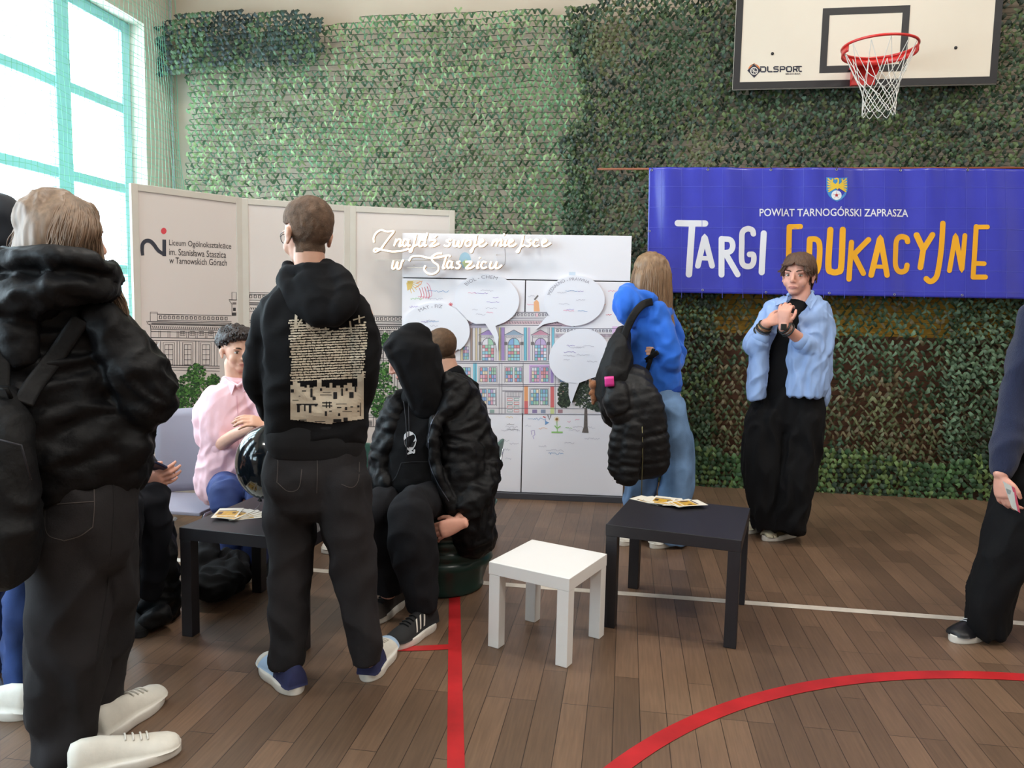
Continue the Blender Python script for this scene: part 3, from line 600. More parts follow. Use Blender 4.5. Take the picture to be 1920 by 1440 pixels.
for i in range(3):
    p, q = PP[i], PP[i+1]; d = (q-p).normalized(); n = Vector((d.y, -d.x, 0)); w = (q-p).length
    t = thing('display_panel', LAB[i], 'display panel', (p+q)/2)
    ax = (d, -n, Vector((0, 0, 1))); c = (p+q)/2; T = 0.032; Hh = 2.05; Z0 = 0.10
    fw_ = 0.042
    b = MB()
    for e in (-1, 1): b.box(c+d*(e*(w/2-fw_/2-0.001))+Vector((0, 0, (Hh+0.0)/2)), (fw_, T, Hh-0.0), ax=ax)
    for z in (Hh-fw_/2-0.0005, Z0+fw_/2): b.box(c+Vector((0, 0, z)), (w-2*fw_, T*0.99, fw_), ax=ax)
    b.build('panel_frame', M_PF, t, bevel=0.003)
    MB().box(c+Vector((0, 0, (Hh+Z0)/2)), (w-2*fw_+0.004, T-0.014, Hh-Z0-2*fw_+0.004), ax=ax).build('board', M_PB, t)
    for e in (-1, 1): MB().box(c+d*(e*(w/2-0.03))+Vector((0, 0, 0.012)), (0.05, 0.32, 0.024), ax=ax).build('foot', M_PF, t, bevel=0.003)
    p0 = c+n*(T/2-0.007); fn = lambda x, y, l=0, p0=p0, n=n: onplane(x, y, p0+n*(0.0008+l*0.0003), n)
    a = Art(fn)
    if i == 0:
        s = 0.02
        a.rect(282, 585, 295, 602, M_PB, 0); a.stroke([(282, 602), (282, 585), (295, 585.3), (295, 602)], 1, INK, 1); a.stroke([(281, 587), (296, 587.4)], 0.8, INK, 1)
        a.stroke([(295, 589), (434, 592)], 1.1, INK, 1); a.stroke([(295, 600.5), (434, 603)], 1.1, INK, 1); bal(a, 299, 430, 592.3, 6.5, .02)
        a.stroke([(277, 603), (434, 606)], 1.3, INK, 1); a.rect(284, 605, 432, 609, INK2, 1, .02); a.stroke([(275, 602), (277, 607), (282, 610), (283, 621)], 1, INK, 2); a.stroke([(279, 607.5), (434, 611)], 1, INK, 1)
        x = 286
        while x < 430: a.stroke([(x, 611+.02*(x-286)), (x+1.5, 616+.02*(x-286))], 1.4, INK, 1); x += 3.6
        a.stroke([(283, 617), (434, 620)], 1, INK, 1); a.stroke([(283, 621.5), (408, 623.5)], 1, INK, 1)
        for x in (298, 301, 315, 318.5, 332, 335, 350, 353.5, 367, 370, 385, 388, 400, 404): a.stroke([(x, 620.3+.02*(x-298)), (x, 632+.02*(x-298))], .9, INK, 1)
        for x in (338, 356, 373, 391): wgrid(a, x, 621, x+9, 629, 3, 2, .8, INK, 1, sl=.02)
        a.stroke([(283, 632.5), (412, 635)], 1.2, INK, 1); a.stroke([(283, 638), (412, 640)], 1, INK, 1)
        for x in (283, 294, 301, 332, 337, 367, 373, 402, 407): a.stroke([(x, 640 if x > 283 else 610), (x, 686)], 1, INK, 1)
        for x0, x1 in ((306, 327), (342.5, 361.5), (376.5, 396)):
            a.stroke([(x0, 686), (x0, 642), (x1, 642.4), (x1, 686.3)], .9, INK, 1); wgrid(a, x0+3, 646, x1-3, 684, 2, 4, .9, INK, 1)
        a.stroke([(285, 684), (412, 686.5)], 1.4, INK, 1); a.stroke([(285, 688), (412, 690.5)], 1.2, INK, 1); a.stroke([(290, 693), (412, 696)], .8, INK, 1)
        a.stroke([(435, 562), (435, 548), (443, 548.2), (443, 562)], 1, INK, 1); a.stroke([(429, 562), (444, 562.4)], 1.4, INK, 1); a.stroke([(430, 564), (435, 570), (435, 592)], 1, INK, 1); a.rect(436, 567, 443, 571, INK2, 1); a.rect(437, 577, 442, 583, INK, 1); a.rect(434.5, 586, 443, 592, INK, 1)
        for k in range(8): a.stroke([(300+0*k, 720+9*k), (310, 720+9*k)], .7, INK, 1)
        foliage(a, [(368, 700, 17, 18), (352, 722, 24, 22), (345, 745, 24, 24), (378, 735, 22, 26), (400, 715, 12, 14), (402, 745, 14, 25), (335, 750, 14, 20)], 1700, 2.3, 3, 3)
        # school logo: the rotated 2 and the dot
        lg2 = mat('logo_ink', rgb(52, 54, 66), 0.5); P2 = spline([(267.5, 479), (266.5, 468), (267.5, 458), (273, 452), (281, 452), (288, 458), (297, 470), (308, 477)], 6)
        V, F = ribbon(P2, [6+1.6*math.sin(3.14*k/(len(P2)-1)) for k in range(len(P2))], False); g = a._g(lg2); bb = len(g[0]); g[0] += [fn(v.x, v.y, 1) for v in V]; g[1] += [tuple(bb+j for j in f) for f in F]
        a.poly([(304.5, 449), (304.5, 480), (311.5, 480.3), (311.5, 449.3)], lg2, 2)
        a.poly([(307+5.2*math.cos(q), 433+6*math.sin(q)) for q in np.linspace(0, 2*math.pi, 20, endpoint=False)][::-1], mat('logo_red', rgb(222, 74, 84), 0.5), 1)
        for tx, cs in (('Liceum Ogólnokształcące', [(317, 449), (433.5, 456), (433.5, 470), (317, 463)]), ('im. Stanisława Staszica', [(317, 465.5), (424, 471.5), (424, 484), (317, 478)]), ('w Tarnowskich Górach', [(317.5, 482), (425.5, 486.5), (425.5, 498.5), (317.5, 494)])):
            text_art(a, tx, cs, INK, 0.004, 1)
        a.poly([(290, 652), (299, 641), (296, 656)], mat('leaflet_white', rgb(235, 235, 238), 0.5), 6)
        a.stroke([(284, 812), (292, 812), (292, 836), (284, 836)], 1.2, INK, 1); wgrid(a, 286, 822, 291, 832, 2, 2, 1, INK, 1)
    elif i == 1:
        for y in (548, 551): a.stroke([(457, y), (640, y+4)], 1, INK, 1)
        bal(a, 460, 640, 553, 6.5, .022); a.stroke([(457, 562), (640, 566)], 1.1, INK, 1); a.rect(457, 566, 640, 569, INK2, 1, .02); a.stroke([(457, 571), (640, 575)], 1.4, INK, 1)
        for x in range(458, 640, 4): a.stroke([(x, 576+.02*(x-458)), (x+2, 580+.02*(x-458))], 1.8, INK, 1)
        a.stroke([(457, 583), (640, 587)], 1, INK, 1)
        for y in (600, 604, 660, 664, 720, 724, 790): a.stroke([(457, y), (645, y+3)], 1.1, INK, 1)
        for x in (470, 505, 540, 575, 610): wgrid(a, x, 612, x+18, 655, 3, 5, .9, INK, 1); wgrid(a, x, 670, x+18, 715, 3, 5, .9, INK, 1)
    else:
        sl = .012
        a.stroke([(665, 592), (765, 593.5)], 1.2, INK, 1); bal(a, 668, 762, 594.5, 6.5, sl, step=7.6); a.stroke([(665, 602.5), (765, 604)], 1.2, INK, 1)
        a.rect(665, 606, 765, 609, INK2, 1, sl); a.stroke([(665, 611), (765, 612.5)], 1.6, INK, 1)
        for x in range(666, 762, 4): a.stroke([(x, 613.5), (x+2, 617)], 1.8, INK, 1)
        a.stroke([(665, 619), (765, 620)], 1, INK, 1); a.stroke([(665, 629), (765, 630)], 1, INK, 1)
        for x in range(668, 760, 14): wgrid(a, x, 620.5, x+9, 628.5, 3, 2, .9, INK, 1)
        for x0 in (668, 700, 714, 740): a.stroke([(x0, 632), (x0, 800)], 1, INK, 1); a.stroke([(x0+5, 632), (x0+5, 800)], 1, INK, 1)
        for y in (672, 676, 731, 735, 778, 782): a.stroke([(665, y), (765, y+1)], 1.1, INK, 1)
        for x0 in (680, 707, 724, 748):
            for y0 in (640, 686, 742): wgrid(a, x0, y0, x0+11, y0+30, 2, 4, .9, INK, 1)
        a.stroke([(660, 799.5), (765, 800.5)], 1.2, INK, 1)
        for x0 in (688, 716, 744): wgrid(a, x0, 789, x0+9, 798, 5, 4, .7, INK, 1)
        foliage(a, [(722, 690, 14, 12), (718, 715, 18, 14), (722, 735, 26, 16), (705, 755, 16, 14), (735, 756, 18, 16), (722, 640, 7, 16), (712, 770, 16, 12)], 900, 2.3, 5, 3)
    a.build('printed_drawing', t)

# ------------------------------------------------------------------ white partition with the coloured facade
WR = Vector((0.011, 5.33, 0)); WLp = Vector((-1.585, 5.22, 0)); wd = (WR-WLp).normalized(); wn = Vector((wd.y, -wd.x, 0)); wax = (wd, -wn, Vector((0, 0, 1)))
t = thing('partition', 'large white partition with coloured facade drawing and speech bubbles', 'partition', (WR+WLp)/2)
def seg(px0, px1): pass
W = (WR-WLp).length; TT = 0.04; ztop = 1.868; zb = 0.045
def wx(px, py=600): q = onplane(px, py, WR, wn); return (q-WLp).dot(wd)
zl = (onplane(984, 525, WR, wn)).z
xs = wx(981, 730)
def slab(name, a0, a1, z0, z1, m, parent, off=0.0, th=TT, bevel=0.002):
    c = WLp+wd*((a0+a1)/2)-wn*(th/2-off)+Vector((0, 0, (z0+z1)/2)); return MB().box(c, (a1-a0, th, z1-z0), ax=wax).build(name, m, parent, bevel=bevel)
M_PW = mat('partition_white', rgb(238, 236, 242), 0.38, var=0.012, vs=2)
slab('header_board', 0, W, zl+0.005, ztop, M_PW, t)
slab('board', 0, xs-0.004, zb, zl-0.003, M_PW, t)
slab('board', xs+0.004, W, zb, zl-0.003, M_PW, t)
slab('backing', 0.006, W-0.006, 0.03, ztop-0.01, M_BK, t, off=-0.012, th=0.05, bevel=0)
slab('plinth', -0.02, W+0.02, 0.0, 0.042, mat('plinth_grey', rgb(78, 78, 84), 0.4, 0.3), t, off=0.03, th=0.16)
fn = lambda x, y, l=0: onplane(x, y, WR+wn*(0.0008+l*0.00028), wn)
a = Art(fn); rg = random.Random(11)
CG = [mat('pastel_%s' % k, rgb(*c), 0.5) for k, c in dict(blue=(142, 176, 218), cyan=(156, 206, 220), pink=(230, 172, 192), red=(220, 148, 152), lilac=(196, 174, 214), white=(230, 226, 232), green=(170, 208, 180), cream=(236, 220, 190), pale_pink=(232, 186, 200), teal=(130, 184, 192)).items()]
PURP, CYAN, CREAM, REDC, ORNG, PINKW = mat('pastel_purple', rgb(168, 142, 196), .5), mat('pastel_aqua', rgb(122, 192, 212), .5), mat('pastel_sand', rgb(214, 196, 160), .5), mat('pastel_coral', rgb(214, 112, 112), .5), mat('pastel_orange', rgb(230, 160, 110), .5), mat('pastel_violet', rgb(222, 188, 226), .5)
LN = mat('facade_line', rgb(116, 110, 122), .6)
def hl(x0, x1, y, w=1.0, m=LN, l=3): a.stroke([(x0, y), (x1, y+.006*(x1-x0))], w, m, l)
GRN = mat('facade_ground', rgb(226, 220, 222), .5)
a.rect(800, 622, 1160, 775, GRN, 0); a.rect(876, 586, 1052, 622, GRN, 0)
hl(876, 1052, 585, 1.2); hl(876, 1052, 594, .9); bal(a, 878, 1050, 587.5, 5, .006, LN, 6.6, 3)
a.rect(1004, 587, 1009, 594, mat('pastel_pale_rose', rgb(232, 196, 206), .5), 4)
hl(874, 1054, 597, 1.2); hl(874, 1054, 600.5, .9); a.rect(876, 602, 1050, 608, mat('frieze', rgb(206, 176, 182), .5, var=.2, vs=80), 1); hl(874, 1054, 609.5, 1.1)
for x in range(880, 1050, 5): a.stroke([(x, 603), (x+2, 607)], .9, LN, 3)
hl(800, 876, 617.5, 1); hl(1041, 1160, 615.5, 1.1); hl(1041, 1160, 626, .9); bal(a, 1044, 1146, 618, 5, .004, LN, 6.6, 3); bal(a, 830, 874, 619, 5, 0, LN, 6.6, 3)
a.rect(1041, 627, 1160, 632, mat('cornice', rgb(176, 160, 170), .5, var=.2, vs=60), 1); hl(1041, 1160, 633, 1)
a.rect(1148, 612, 1158, 626, PINKW, 2)
a.poly([(1014, 612), (1046, 599), (1072, 612)], mat('pediment', rgb(214, 180, 190), .5), 2); a.stroke([(1012, 612.5), (1046, 600), (1078, 612)], 1.2, LN, 4)
a.poly([(868, 616), (896, 602), (922, 614)], mat('pediment_b', rgb(196, 186, 202), .5), 2); a.stroke([(866, 616), (896, 602), (924, 614)], 1.2, LN, 4)
for xc, c_, cols in ((915, PURP, [CG[0], CG[1], CG[4], CG[5], CG[3], CG[2], CG[6]]), (963.5, mat('pediment_c', rgb(150, 170, 190), .5), [CG[1], CG[0], CG[9], CG[5], CG[6], CG[3], CG[1]]), (1013.5, mat('pediment_d', rgb(206, 150, 168), .5), [CG[0], CG[4], CG[2], CG[5], CG[1], CG[9]])):
    a.poly([(xc-18, 628), (xc, 618), (xc+18, 628)], c_, 1); a.stroke([(xc-18, 628.3), (xc, 618.5), (xc+18, 628.3)], 1.1, LN, 4); hl(xc-17, xc+17, 629.5)
    a.stroke([(xc-15, 630), (xc-15, 676)], .9, LN, 3); a.stroke([(xc+15, 630), (xc+15, 676)], .9, LN, 3)
    a.rect(xc-18, 641, xc-12, 647, INK2, 2); a.rect(xc+12, 641, xc+18, 647, INK2, 2)
    for k in range(14): a.stroke([(xc-14+2*k, 631), (xc-13+2*k, 634)], .7, LN, 3)
    for k, m_ in enumerate((rg.choice(cols), rg.choice(cols))):
        s_ = (-1, 1)[k]; pts = [(xc, 647)]+[(xc+s_*11*math.sin(q), 647-13*math.cos(q)) for q in np.linspace(math.pi/2, 0, 8)]
        a.poly(pts if s_ < 0 else pts[::-1], m_, 2)
    a.stroke([(xc+11*math.sin(q), 647-13*math.cos(q)) for q in np.linspace(-math.pi/2, math.pi/2, 16)], 1.2, LN, 4)
    a.stroke([(xc, 634), (xc, 647)], .9, LN, 4)
    wgrid(a, xc-11, 647, xc+11, 676, 4, 5, .9, LN, 2, cols, rg)
for x, w_, m_ in ((893, 4, CREAM), (900, 3.5, mat('pastel_khaki', rgb(196, 184, 150), .5)), (937, 3, mat('pastel_lemon', rgb(226, 214, 150), .5)), (943, 6, PURP), (985, 5.5, CYAN), (992, 3, PINKW), (1037, 5, CYAN), (884, 4, mat('pastel_brown', rgb(170, 150, 140), .5)), (1029, 3, GRN), (866, 5, CREAM)):
    a.rect(x-w_/2, 614, x+w_/2, 676, m_, 1); a.stroke([(x-w_/2, 614), (x-w_/2, 676)], .8, LN, 3); a.stroke([(x+w_/2, 614), (x+w_/2, 676)], .8, LN, 3)
for x in (873, 1048, 1062): wgrid(a, x-5, 650, x+6, 674, 3, 4, .8, LN, 2, CG, rg)
hl(800, 1160, 677, 1.4); hl(800, 1160, 680.5, 1.2)
a.rect(887, 680, 894, 716, CYAN, 1); a.rect(992, 684, 1030, 718, mat('wall_lilac', rgb(216, 182, 224), .5), 1); a.rect(1032, 690, 1038, 718, PURP, 1)
for x0, x1 in ((900, 914), (917, 930), (948, 961), (965, 978), (997, 1011), (1014, 1028), (868, 882), (840, 854), (1050, 1064), (1066, 1080)):
    wgrid(a, x0, 689, x1, 716, 3, 4, .9, LN, 2, CG, rg)
for x0, x1 in ((898, 932), (946, 980), (995, 1030), (1048, 1082)): a.stroke([(x0, 717.5), (x0, 687), (x1, 687.2), (x1, 717.7)], .9, LN, 3)
hl(800, 1150, 719.5, 1.2); hl(800, 1150, 723, 1.3)
a.rect(983, 723, 990, 752, ORNG, 1); a.rect(983, 752, 990, 776, REDC, 1); a.rect(1032, 724, 1039, 764, REDC, 1); a.rect(1032, 764, 1039, 776, mat('pastel_lime', rgb(206, 214, 150), .5), 1)
for x0, x1 in ((900, 912), (915, 929), (995, 1010), (1013, 1027), (840, 854), (1050, 1062)): wgrid(a, x0, 730, x1, 759, 3, 4, .9, LN, 2, CG, rg)
for x0, x1 in ((898, 931), (993, 1029)): a.stroke([(x0, 761), (x0, 728), (x1, 728.2), (x1, 761.2)], .9, LN, 3)
for x in (936, 941, 981, 891, 1041): a.stroke([(x, 680), (x, 776)], .8, LN, 3)
a.stroke([(942, 733), (981, 733.4)], 1.6, LN, 4); a.stroke([(947, 775), (947, 735), (979, 735.2), (979, 775)], 1.2, LN, 3); a.stroke([(950, 744), (976, 744.3)], 1, LN, 3)
for x in range(951, 976, 3): a.stroke([(x, 736), (x, 743.5)], .7, LN, 3)
for k in range(4):
    for x0 in (951.5, 964): a.stroke([(x0, 747+7*k), (x0+9, 747+7*k), (x0+9, 751.5+7*k), (x0, 751.5+7*k), (x0, 747+7*k)], 1, (REDC if (k+int(x0)) % 2 else mat('door_green', rgb(110, 150, 140), .5)), 3)
hl(800, 1100, 764.5, .9); hl(800, 1160, 775.3, 1.2)
for x0, m_ in ((918, mat('cellar_green', rgb(150, 170, 165), .5)), (998, mat('cellar_violet', rgb(146, 130, 168), .5)), (1014, mat('cellar_blue', rgb(140, 150, 172), .5)), (1046, mat('cellar_red', rgb(168, 130, 136), .5))): a.rect(x0, 768, x0+9, 774.5, m_, 2)
a.poly([(1096, 765), (1094.5, 800), (1091, 811), (1103.5, 811.5), (1101.5, 800), (1101, 765)], mat('trunk_print', rgb(104, 96, 92), .6, var=.2, vs=60), 5)
DL = [mat('leaf_print_d', rgb(52, 66, 52), 0.6, var=0.3, vs=60), mat('leaf_print_e', rgb(80, 92, 70), 0.6, var=0.3, vs=60), mat('leaf_print_f', rgb(38, 46, 40), 0.6, var=0.3, vs=60)]
foliage(a, [(1060, 735, 14, 18), (1058, 752, 12, 12), (1098, 722, 26, 16), (1100, 745, 30, 20), (1125, 740, 20, 25), (1085, 735, 18, 24), (1122, 762, 22, 9)], 1500, 2.3, 8, 5, DL)
# pupils' small drawings and scribbles
YL = mat('crayon_yellow', rgb(238, 205, 120), .6); GL = mat('crayon_green', rgb(150, 200, 120), .6); BL_ = mat('crayon_blue', rgb(120, 160, 205), .6); PK = mat('crayon_pink', rgb(232, 150, 176), .6); VI = mat('crayon_violet', rgb(160, 140, 200), .6); GY = mat('crayon_grey', rgb(196, 193, 204), .6); RD = mat('crayon_red', rgb(214, 100, 110), .6); OR = mat('crayon_orange', rgb(238, 176, 130), .6)
for k in range(10): q = k*0.628; a.poly([(1044+2*math.cos(q-.3), 786+2*math.sin(q-.3)), (1044+7*math.cos(q), 786+7*math.sin(q)), (1044+2*math.cos(q+.3), 786+2*math.sin(q+.3))], YL, 3)
a.poly([(1044+2.6*math.cos(q), 786+2.6*math.sin(q)) for q in np.linspace(0, 6.0, 9)], mat('crayon_brown', rgb(140, 104, 66), .6), 4)
a.stroke([(1044, 790), (1045, 810)], 1.3, GL, 3); a.stroke([(1045, 804), (1040, 798)], 2, GL, 3); a.stroke([(1045, 803), (1051, 799)], 2, GL, 3); a.rect(1034, 809, 1055, 812, GL, 3)
a.poly([(762, 530), (775, 526), (772, 540), (764, 545)], YL, 2)
a.stroke([(780, 531), (792, 527), (789, 533), (778, 540)], 1.6, OR, 2)
for k in range(6): a.stroke([(764, 527), (764+24*math.cos(.25*k), 527+24*math.sin(.25*k))], 1.2, YL, 2)
for k in range(4): a.stroke([(786+5*k, 540-k), (790+5*k, 552+k*0.5), (788+5*k, 560)], 1, RD, 2, True)
a.stroke([(784, 556), (808, 556), (806, 538), (800, 530)], 1, PK, 2, True)
for (cx_, cy_) in ((845, 571),):
    for k in range(8): q = k*.785; a.stroke([(cx_, cy_), (cx_+4*math.cos(q), cy_+4*math.sin(q))], 1.1, RD, 2)
a.poly([(1001, 584), (1001, 566), (1006, 562), (1010, 566), (1012, 584)], OR, 2); a.stroke([(1002, 562), (1009, 554)], 3, INK2, 3)
def scrib(x0, y0, w, m, seed, amp=3.0):
    r2 = random.Random(seed); pts = [(x0, y0)]; x = x0
    while x < x0+w: x += r2.uniform(1.2, 3); pts.append((x, y0+r2.uniform(-amp, amp)*.6+(x-x0)*.03))
    a.stroke(pts, .7, m, 3, True)
for k, (x0, y0, w, m) in enumerate([(800, 545, 40, BL_), (770, 560, 20, GL), (768, 575, 22, VI), (800, 560, 30, GY), (948, 800, 22, GY), (940, 806, 34, GY), (950, 795, 14, INK2), (934, 826, 20, GY), (932, 842, 24, GY), (955, 832, 16, GY), (948, 782, 12, YL), (990, 785, 30, BL_), (984, 798, 12, GY), (1010, 803, 14, OR), (1064, 790, 5, PK), (1078, 788, 8, PK), (1066, 806, 20, GY), (1074, 800, 40, GY), (1058, 830, 18, GY), (1096, 822, 28, GY), (1010, 836, 14, GY), (1024, 844, 32, GY), (1028, 850, 26, BL_), (990, 555, 12, GY), (988, 570, 12, PK), (1140, 545, 20, PK), (1120, 570, 14, OR), (1136, 590, 10, RD), (948, 860, 10, GY), (950, 805, 20, INK2), (1060, 802, 12, GL)]): scrib(x0, y0, w, m, k)
a.poly([(1022, 783), (1024, 790), (1030, 792), (1022, 797)], BL_, 3); a.stroke([(1027, 778), (1030, 787), (1033, 778)], 1.6, INK2, 3); a.stroke([(1018, 781), (1023, 783)], 2.2, RD, 3)
a.stroke([(997, 815), (996, 808), (1002, 807), (1003, 815), (999, 818), (1001, 823)], .9, VI, 3)
a.rect(1067, 510, 1079, 516, mat('pencil_blue', rgb(200, 212, 226), .6), 2)
# globe drawing above the bubbles
a.poly([(872+11*math.cos(q), 488+15*math.sin(q)) for q in np.linspace(0, 2*math.pi, 24, endpoint=False)][::-1], mat('globe_blue', rgb(170, 210, 232), .6), 1)
a.poly([(866, 492), (874, 486), (880, 494), (872, 503)], mat('globe_green', rgb(206, 224, 170), .6), 2)
a.build('printed_drawing', t)

# speech bubbles fixed to the partition
def bubble(label, cx_, cy_, rx, ry, tail, texts, seed, rot=0.0, off=0.018):
    tb_ = thing('speech_bubble', label, 'speech bubble', onplane(cx_, cy_, WR+wn*off, wn))
    pts = [(cx_+rx*math.cos(q)*math.cos(rot)-ry*math.sin(q)*math.sin(rot), cy_+rx*math.cos(q)*math.sin(rot)+ry*math.sin(q)*math.cos(rot), q) for q in np.linspace(0, 2*math.pi, 72, endpoint=False)]
    q0, q1, tp = tail; out = []; done = False
    for (x, y, q) in pts:
        if q0 < q < q1:
            if not done: out += tp; done = True
        else: out.append((x, y))
    f0 = [onplane(x, y, WR+wn*off, wn) for x, y in out]; b0 = [v-wn*0.012 for v in f0]; n = len(f0)
    F = [tuple(range(n-1, -1, -1)), tuple(range(n, 2*n))]+[(i, (i+1) % n, n+(i+1) % n, n+i) for i in range(n)]
    mk('bubble_board', f0+b0, F, mat('bubble_white', rgb(238, 238, 246), 0.35), tb_)
    sp = MB(); c = onplane(cx_, cy_, WR, wn); sp.box(c+wn*0.0035, (0.03, 0.0068, 0.03), ax=wax); sp.build('spacer', M_PB, tb_)
    nonlocal_a = Art(lambda x, y, l=0: onplane(x, y, WR+wn*(off+0.0007+l*.0003), wn))
    global a
    old = a; a = nonlocal_a
    for (s_, x, y, dx, dy, h, m) in texts:
        V, F = text_mesh(s_, 1.0); xs_ = [v.x for v in V]; w_ = max(xs_); g = a._g(m); o0 = len(g[0])
        R_ = rx*1.0
        for v in V:
            # letters follow the rim of the bubble
            u = v.x/w_-0.5; ang = x+u*y; rr = 1.0-dx/ry+(v.y-0.35)*h/ry
            px, py = rx*rr*math.sin(ang), -ry*rr*math.cos(ang)
            g[0].append(onplane(cx_+px, cy_+py, WR+wn*(off+0.001), wn))
        g[1] += [tuple(o0+i for i in f) for f in F]
    r2 = random.Random(seed)
    for k in range(9):
        scrib(cx_+r2.uniform(-.6, .3)*rx, cy_+r2.uniform(-.5, .6)*ry, r2.uniform(8, 24), r2.choice([GY, VI, BL_, PK, GY, GY]), seed*50+k, 2.0)
    a.build('handwriting', tb_); a = old
PN = mat('pencil_grey', rgb(158, 154, 166), .6)
bubble('white speech bubble headed MAT-FIZ behind the hooded pupil, lower left', 818, 618, 63, 50, (0.75, 1.15, [(858, 655), (846, 664), (836, 668), (840, 664)]), [('MAT - FIZ', -0.22, 0.85, 6, 0, 9, PN)], 2, 0.12)
bubble('white speech bubble headed BIOL-CHEM, topmost on the left half', 913, 562, 60.5, 49, (1.05, 1.75, [(929, 611), (935, 632), (933, 658), (925, 630), (910, 607)]), [('BIOL - CHEM', -0.25, 1.25, 6, 0, 9, PN)], 5, 0.1)
bubble('white speech bubble headed MEDIALNO-PRAWNA at the top right', 1077, 564, 57, 47, (1.95, 2.55, [(1045, 603), (1020, 608), (1004, 618), (1019, 600), (1026, 592)]), [('MEDIALNO - PRAWNA', -0.35, 1.9, 6, 0, 8, PN)], 6, -0.1)
bubble('white speech bubble beside the backpack, lower right of the partition', 1086, 668, 58, 50, (1.35, 2.0, [(1086, 718), (1078, 738), (1071, 758), (1066, 740), (1066, 717)]), [], 7, -0.45, 0.022)

# ------------------------------------------------------------------ neon sign
NY = WR+wn*0.075
ns = thing('neon_sign', 'glowing white neon script sign hanging before the partition', 'sign', onplane(865, 475, NY, wn))
M_NEON = mat('neon', (1, 0.93, 0.86), 0.4, emit=(1.0, 0.86, 0.70), es=1.15)
cN = lambda x, y: (680+x*370/1920, 420+y*200/1038)
NS_ = [
 # Z with flourish (crop px)
 [(108, 180), (108, 130), (135, 85), (180, 60), (240, 75), (305, 70), (260, 130), (215, 190), (175, 245), (130, 270), (108, 262), (125, 240), (190, 252), (280, 268), (380, 262), (450, 240)],
 [(305, 215), (325, 150), (325, 150)], [(312, 190), (345, 150), (370, 160), (355, 215), (385, 205)],                       # n
 [(445, 160), (410, 150), (390, 190), (405, 215), (435, 195), (450, 150)], [(450, 150), (440, 210), (465, 205)],           # a
 [(520, 100), (500, 180), (475, 265), (455, 262), (490, 222), (540, 200)],                                                # j
 [(600, 158), (565, 155), (545, 195), (560, 218), (590, 200), (610, 150), (630, 85)], [(612, 150), (600, 212), (625, 205)], # d
 [(650, 158), (710, 160), (655, 215), (700, 212), (745, 190)], [(700, 130), (722, 108)],                                   # ź
 [(850, 150), (815, 165), (850, 190), (830, 218), (800, 212), (790, 205)], [(850, 150), (862, 160)],                       # s
 [(895, 155), (885, 210), (910, 215), (935, 165), (930, 215), (955, 215), (975, 160), (990, 162)],                         # w
 [(1030, 155), (1000, 180), (1010, 215), (1045, 205), (1050, 165), (1030, 155)],                                          # o
 [(1110, 105), (1090, 190), (1062, 270), (1050, 262), (1085, 222), (1130, 195)],                                          # j
 [(1135, 190), (1175, 165), (1160, 150), (1135, 175), (1140, 215), (1175, 215), (1210, 185)],                             # e
 [(1255, 215), (1275, 155), (1258, 200)], [(1262, 190), (1298, 152), (1310, 165), (1298, 215)], [(1302, 185), (1338, 152), (1352, 165), (1340, 212), (1362, 205)], # m
 [(1395, 152), (1378, 212), (1405, 205)], [(1370, 95), (1382, 108)],                                                      # i
 [(1420, 190), (1462, 165), (1446, 150), (1420, 175), (1428, 215), (1468, 212), (1495, 190)],                             # e
 [(1565, 105), (1545, 190), (1515, 272), (1500, 262), (1540, 222), (1580, 205)],                                          # j
 [(1640, 150), (1602, 165), (1636, 190), (1615, 218), (1585, 210)],                                                       # s
 [(1712, 160), (1680, 155), (1660, 195), (1680, 218), (1718, 205)],                                                       # c
 [(1745, 190), (1788, 165), (1770, 150), (1745, 175), (1752, 215), (1790, 212), (1832, 185)],                             # e
 # second line: w Staszicu
 [(300, 355), (285, 425), (310, 430), (340, 370), (335, 430), (362, 430), (385, 360), (400, 362)],
 [(450, 360), (480, 318), (560, 312), (640, 330), (740, 325), (830, 305), (855, 318)],
 [(770, 285), (720, 290), (670, 325), (690, 370), (730, 400), (735, 450), (690, 485), (630, 480), (598, 440), (610, 405)],
 [(820, 300), (795, 370), (780, 430), (805, 425)],
 [(870, 370), (840, 362), (818, 400), (830, 430), (858, 412), (872, 365)], [(872, 365), (862, 425), (885, 420)],
 [(950, 362), (915, 378), (948, 402), (930, 432), (898, 425)],
 [(1000, 368), (1060, 370), (1005, 428), (1050, 430), (1090, 405)],
 [(1130, 365), (1110, 425), (1135, 425)], [(1135, 325), (1142, 335)],
 [(1205, 375), (1172, 368), (1152, 405), (1170, 432), (1210, 420)],
 [(1250, 365), (1235, 420), (1260, 432), (1290, 400), (1305, 365)], [(1305, 365), (1292, 425), (1318, 430), (1355, 400)],
]
for st in NS_:
    P = spline([cN(*p) for p in st], 6)
    b = MB(); b.tube([onplane(p.x, p.y, NY, wn) for p in P], 0.0062, 8)
    nt_ = b.build('neon_tube', M_NEON, ns, True)
    b = MB(); b.tube([onplane(p.x+.9, p.y+.7, NY-wn*0.007, wn) for p in P], 0.0088, 8); b.build('silicone_backing', mat('silicone_warm_shade', rgb(196, 168, 138), .5), nt_, True)  # warm shading round the tubes is put into the backing's darker colour
ac = bpy.data.materials.new('clear_acrylic'); ac.use_nodes = True; nt = ac.node_tree; nt.nodes.clear()
o_ = nt.nodes.new('ShaderNodeOutputMaterial'); t_ = nt.nodes.new('ShaderNodeBsdfTransparent'); t_.inputs[0].default_value = (.99, .99, .99, 1); g_ = nt.nodes.new('ShaderNodeBsdfGlossy'); g_.inputs['Roughness'].default_value = 0.1
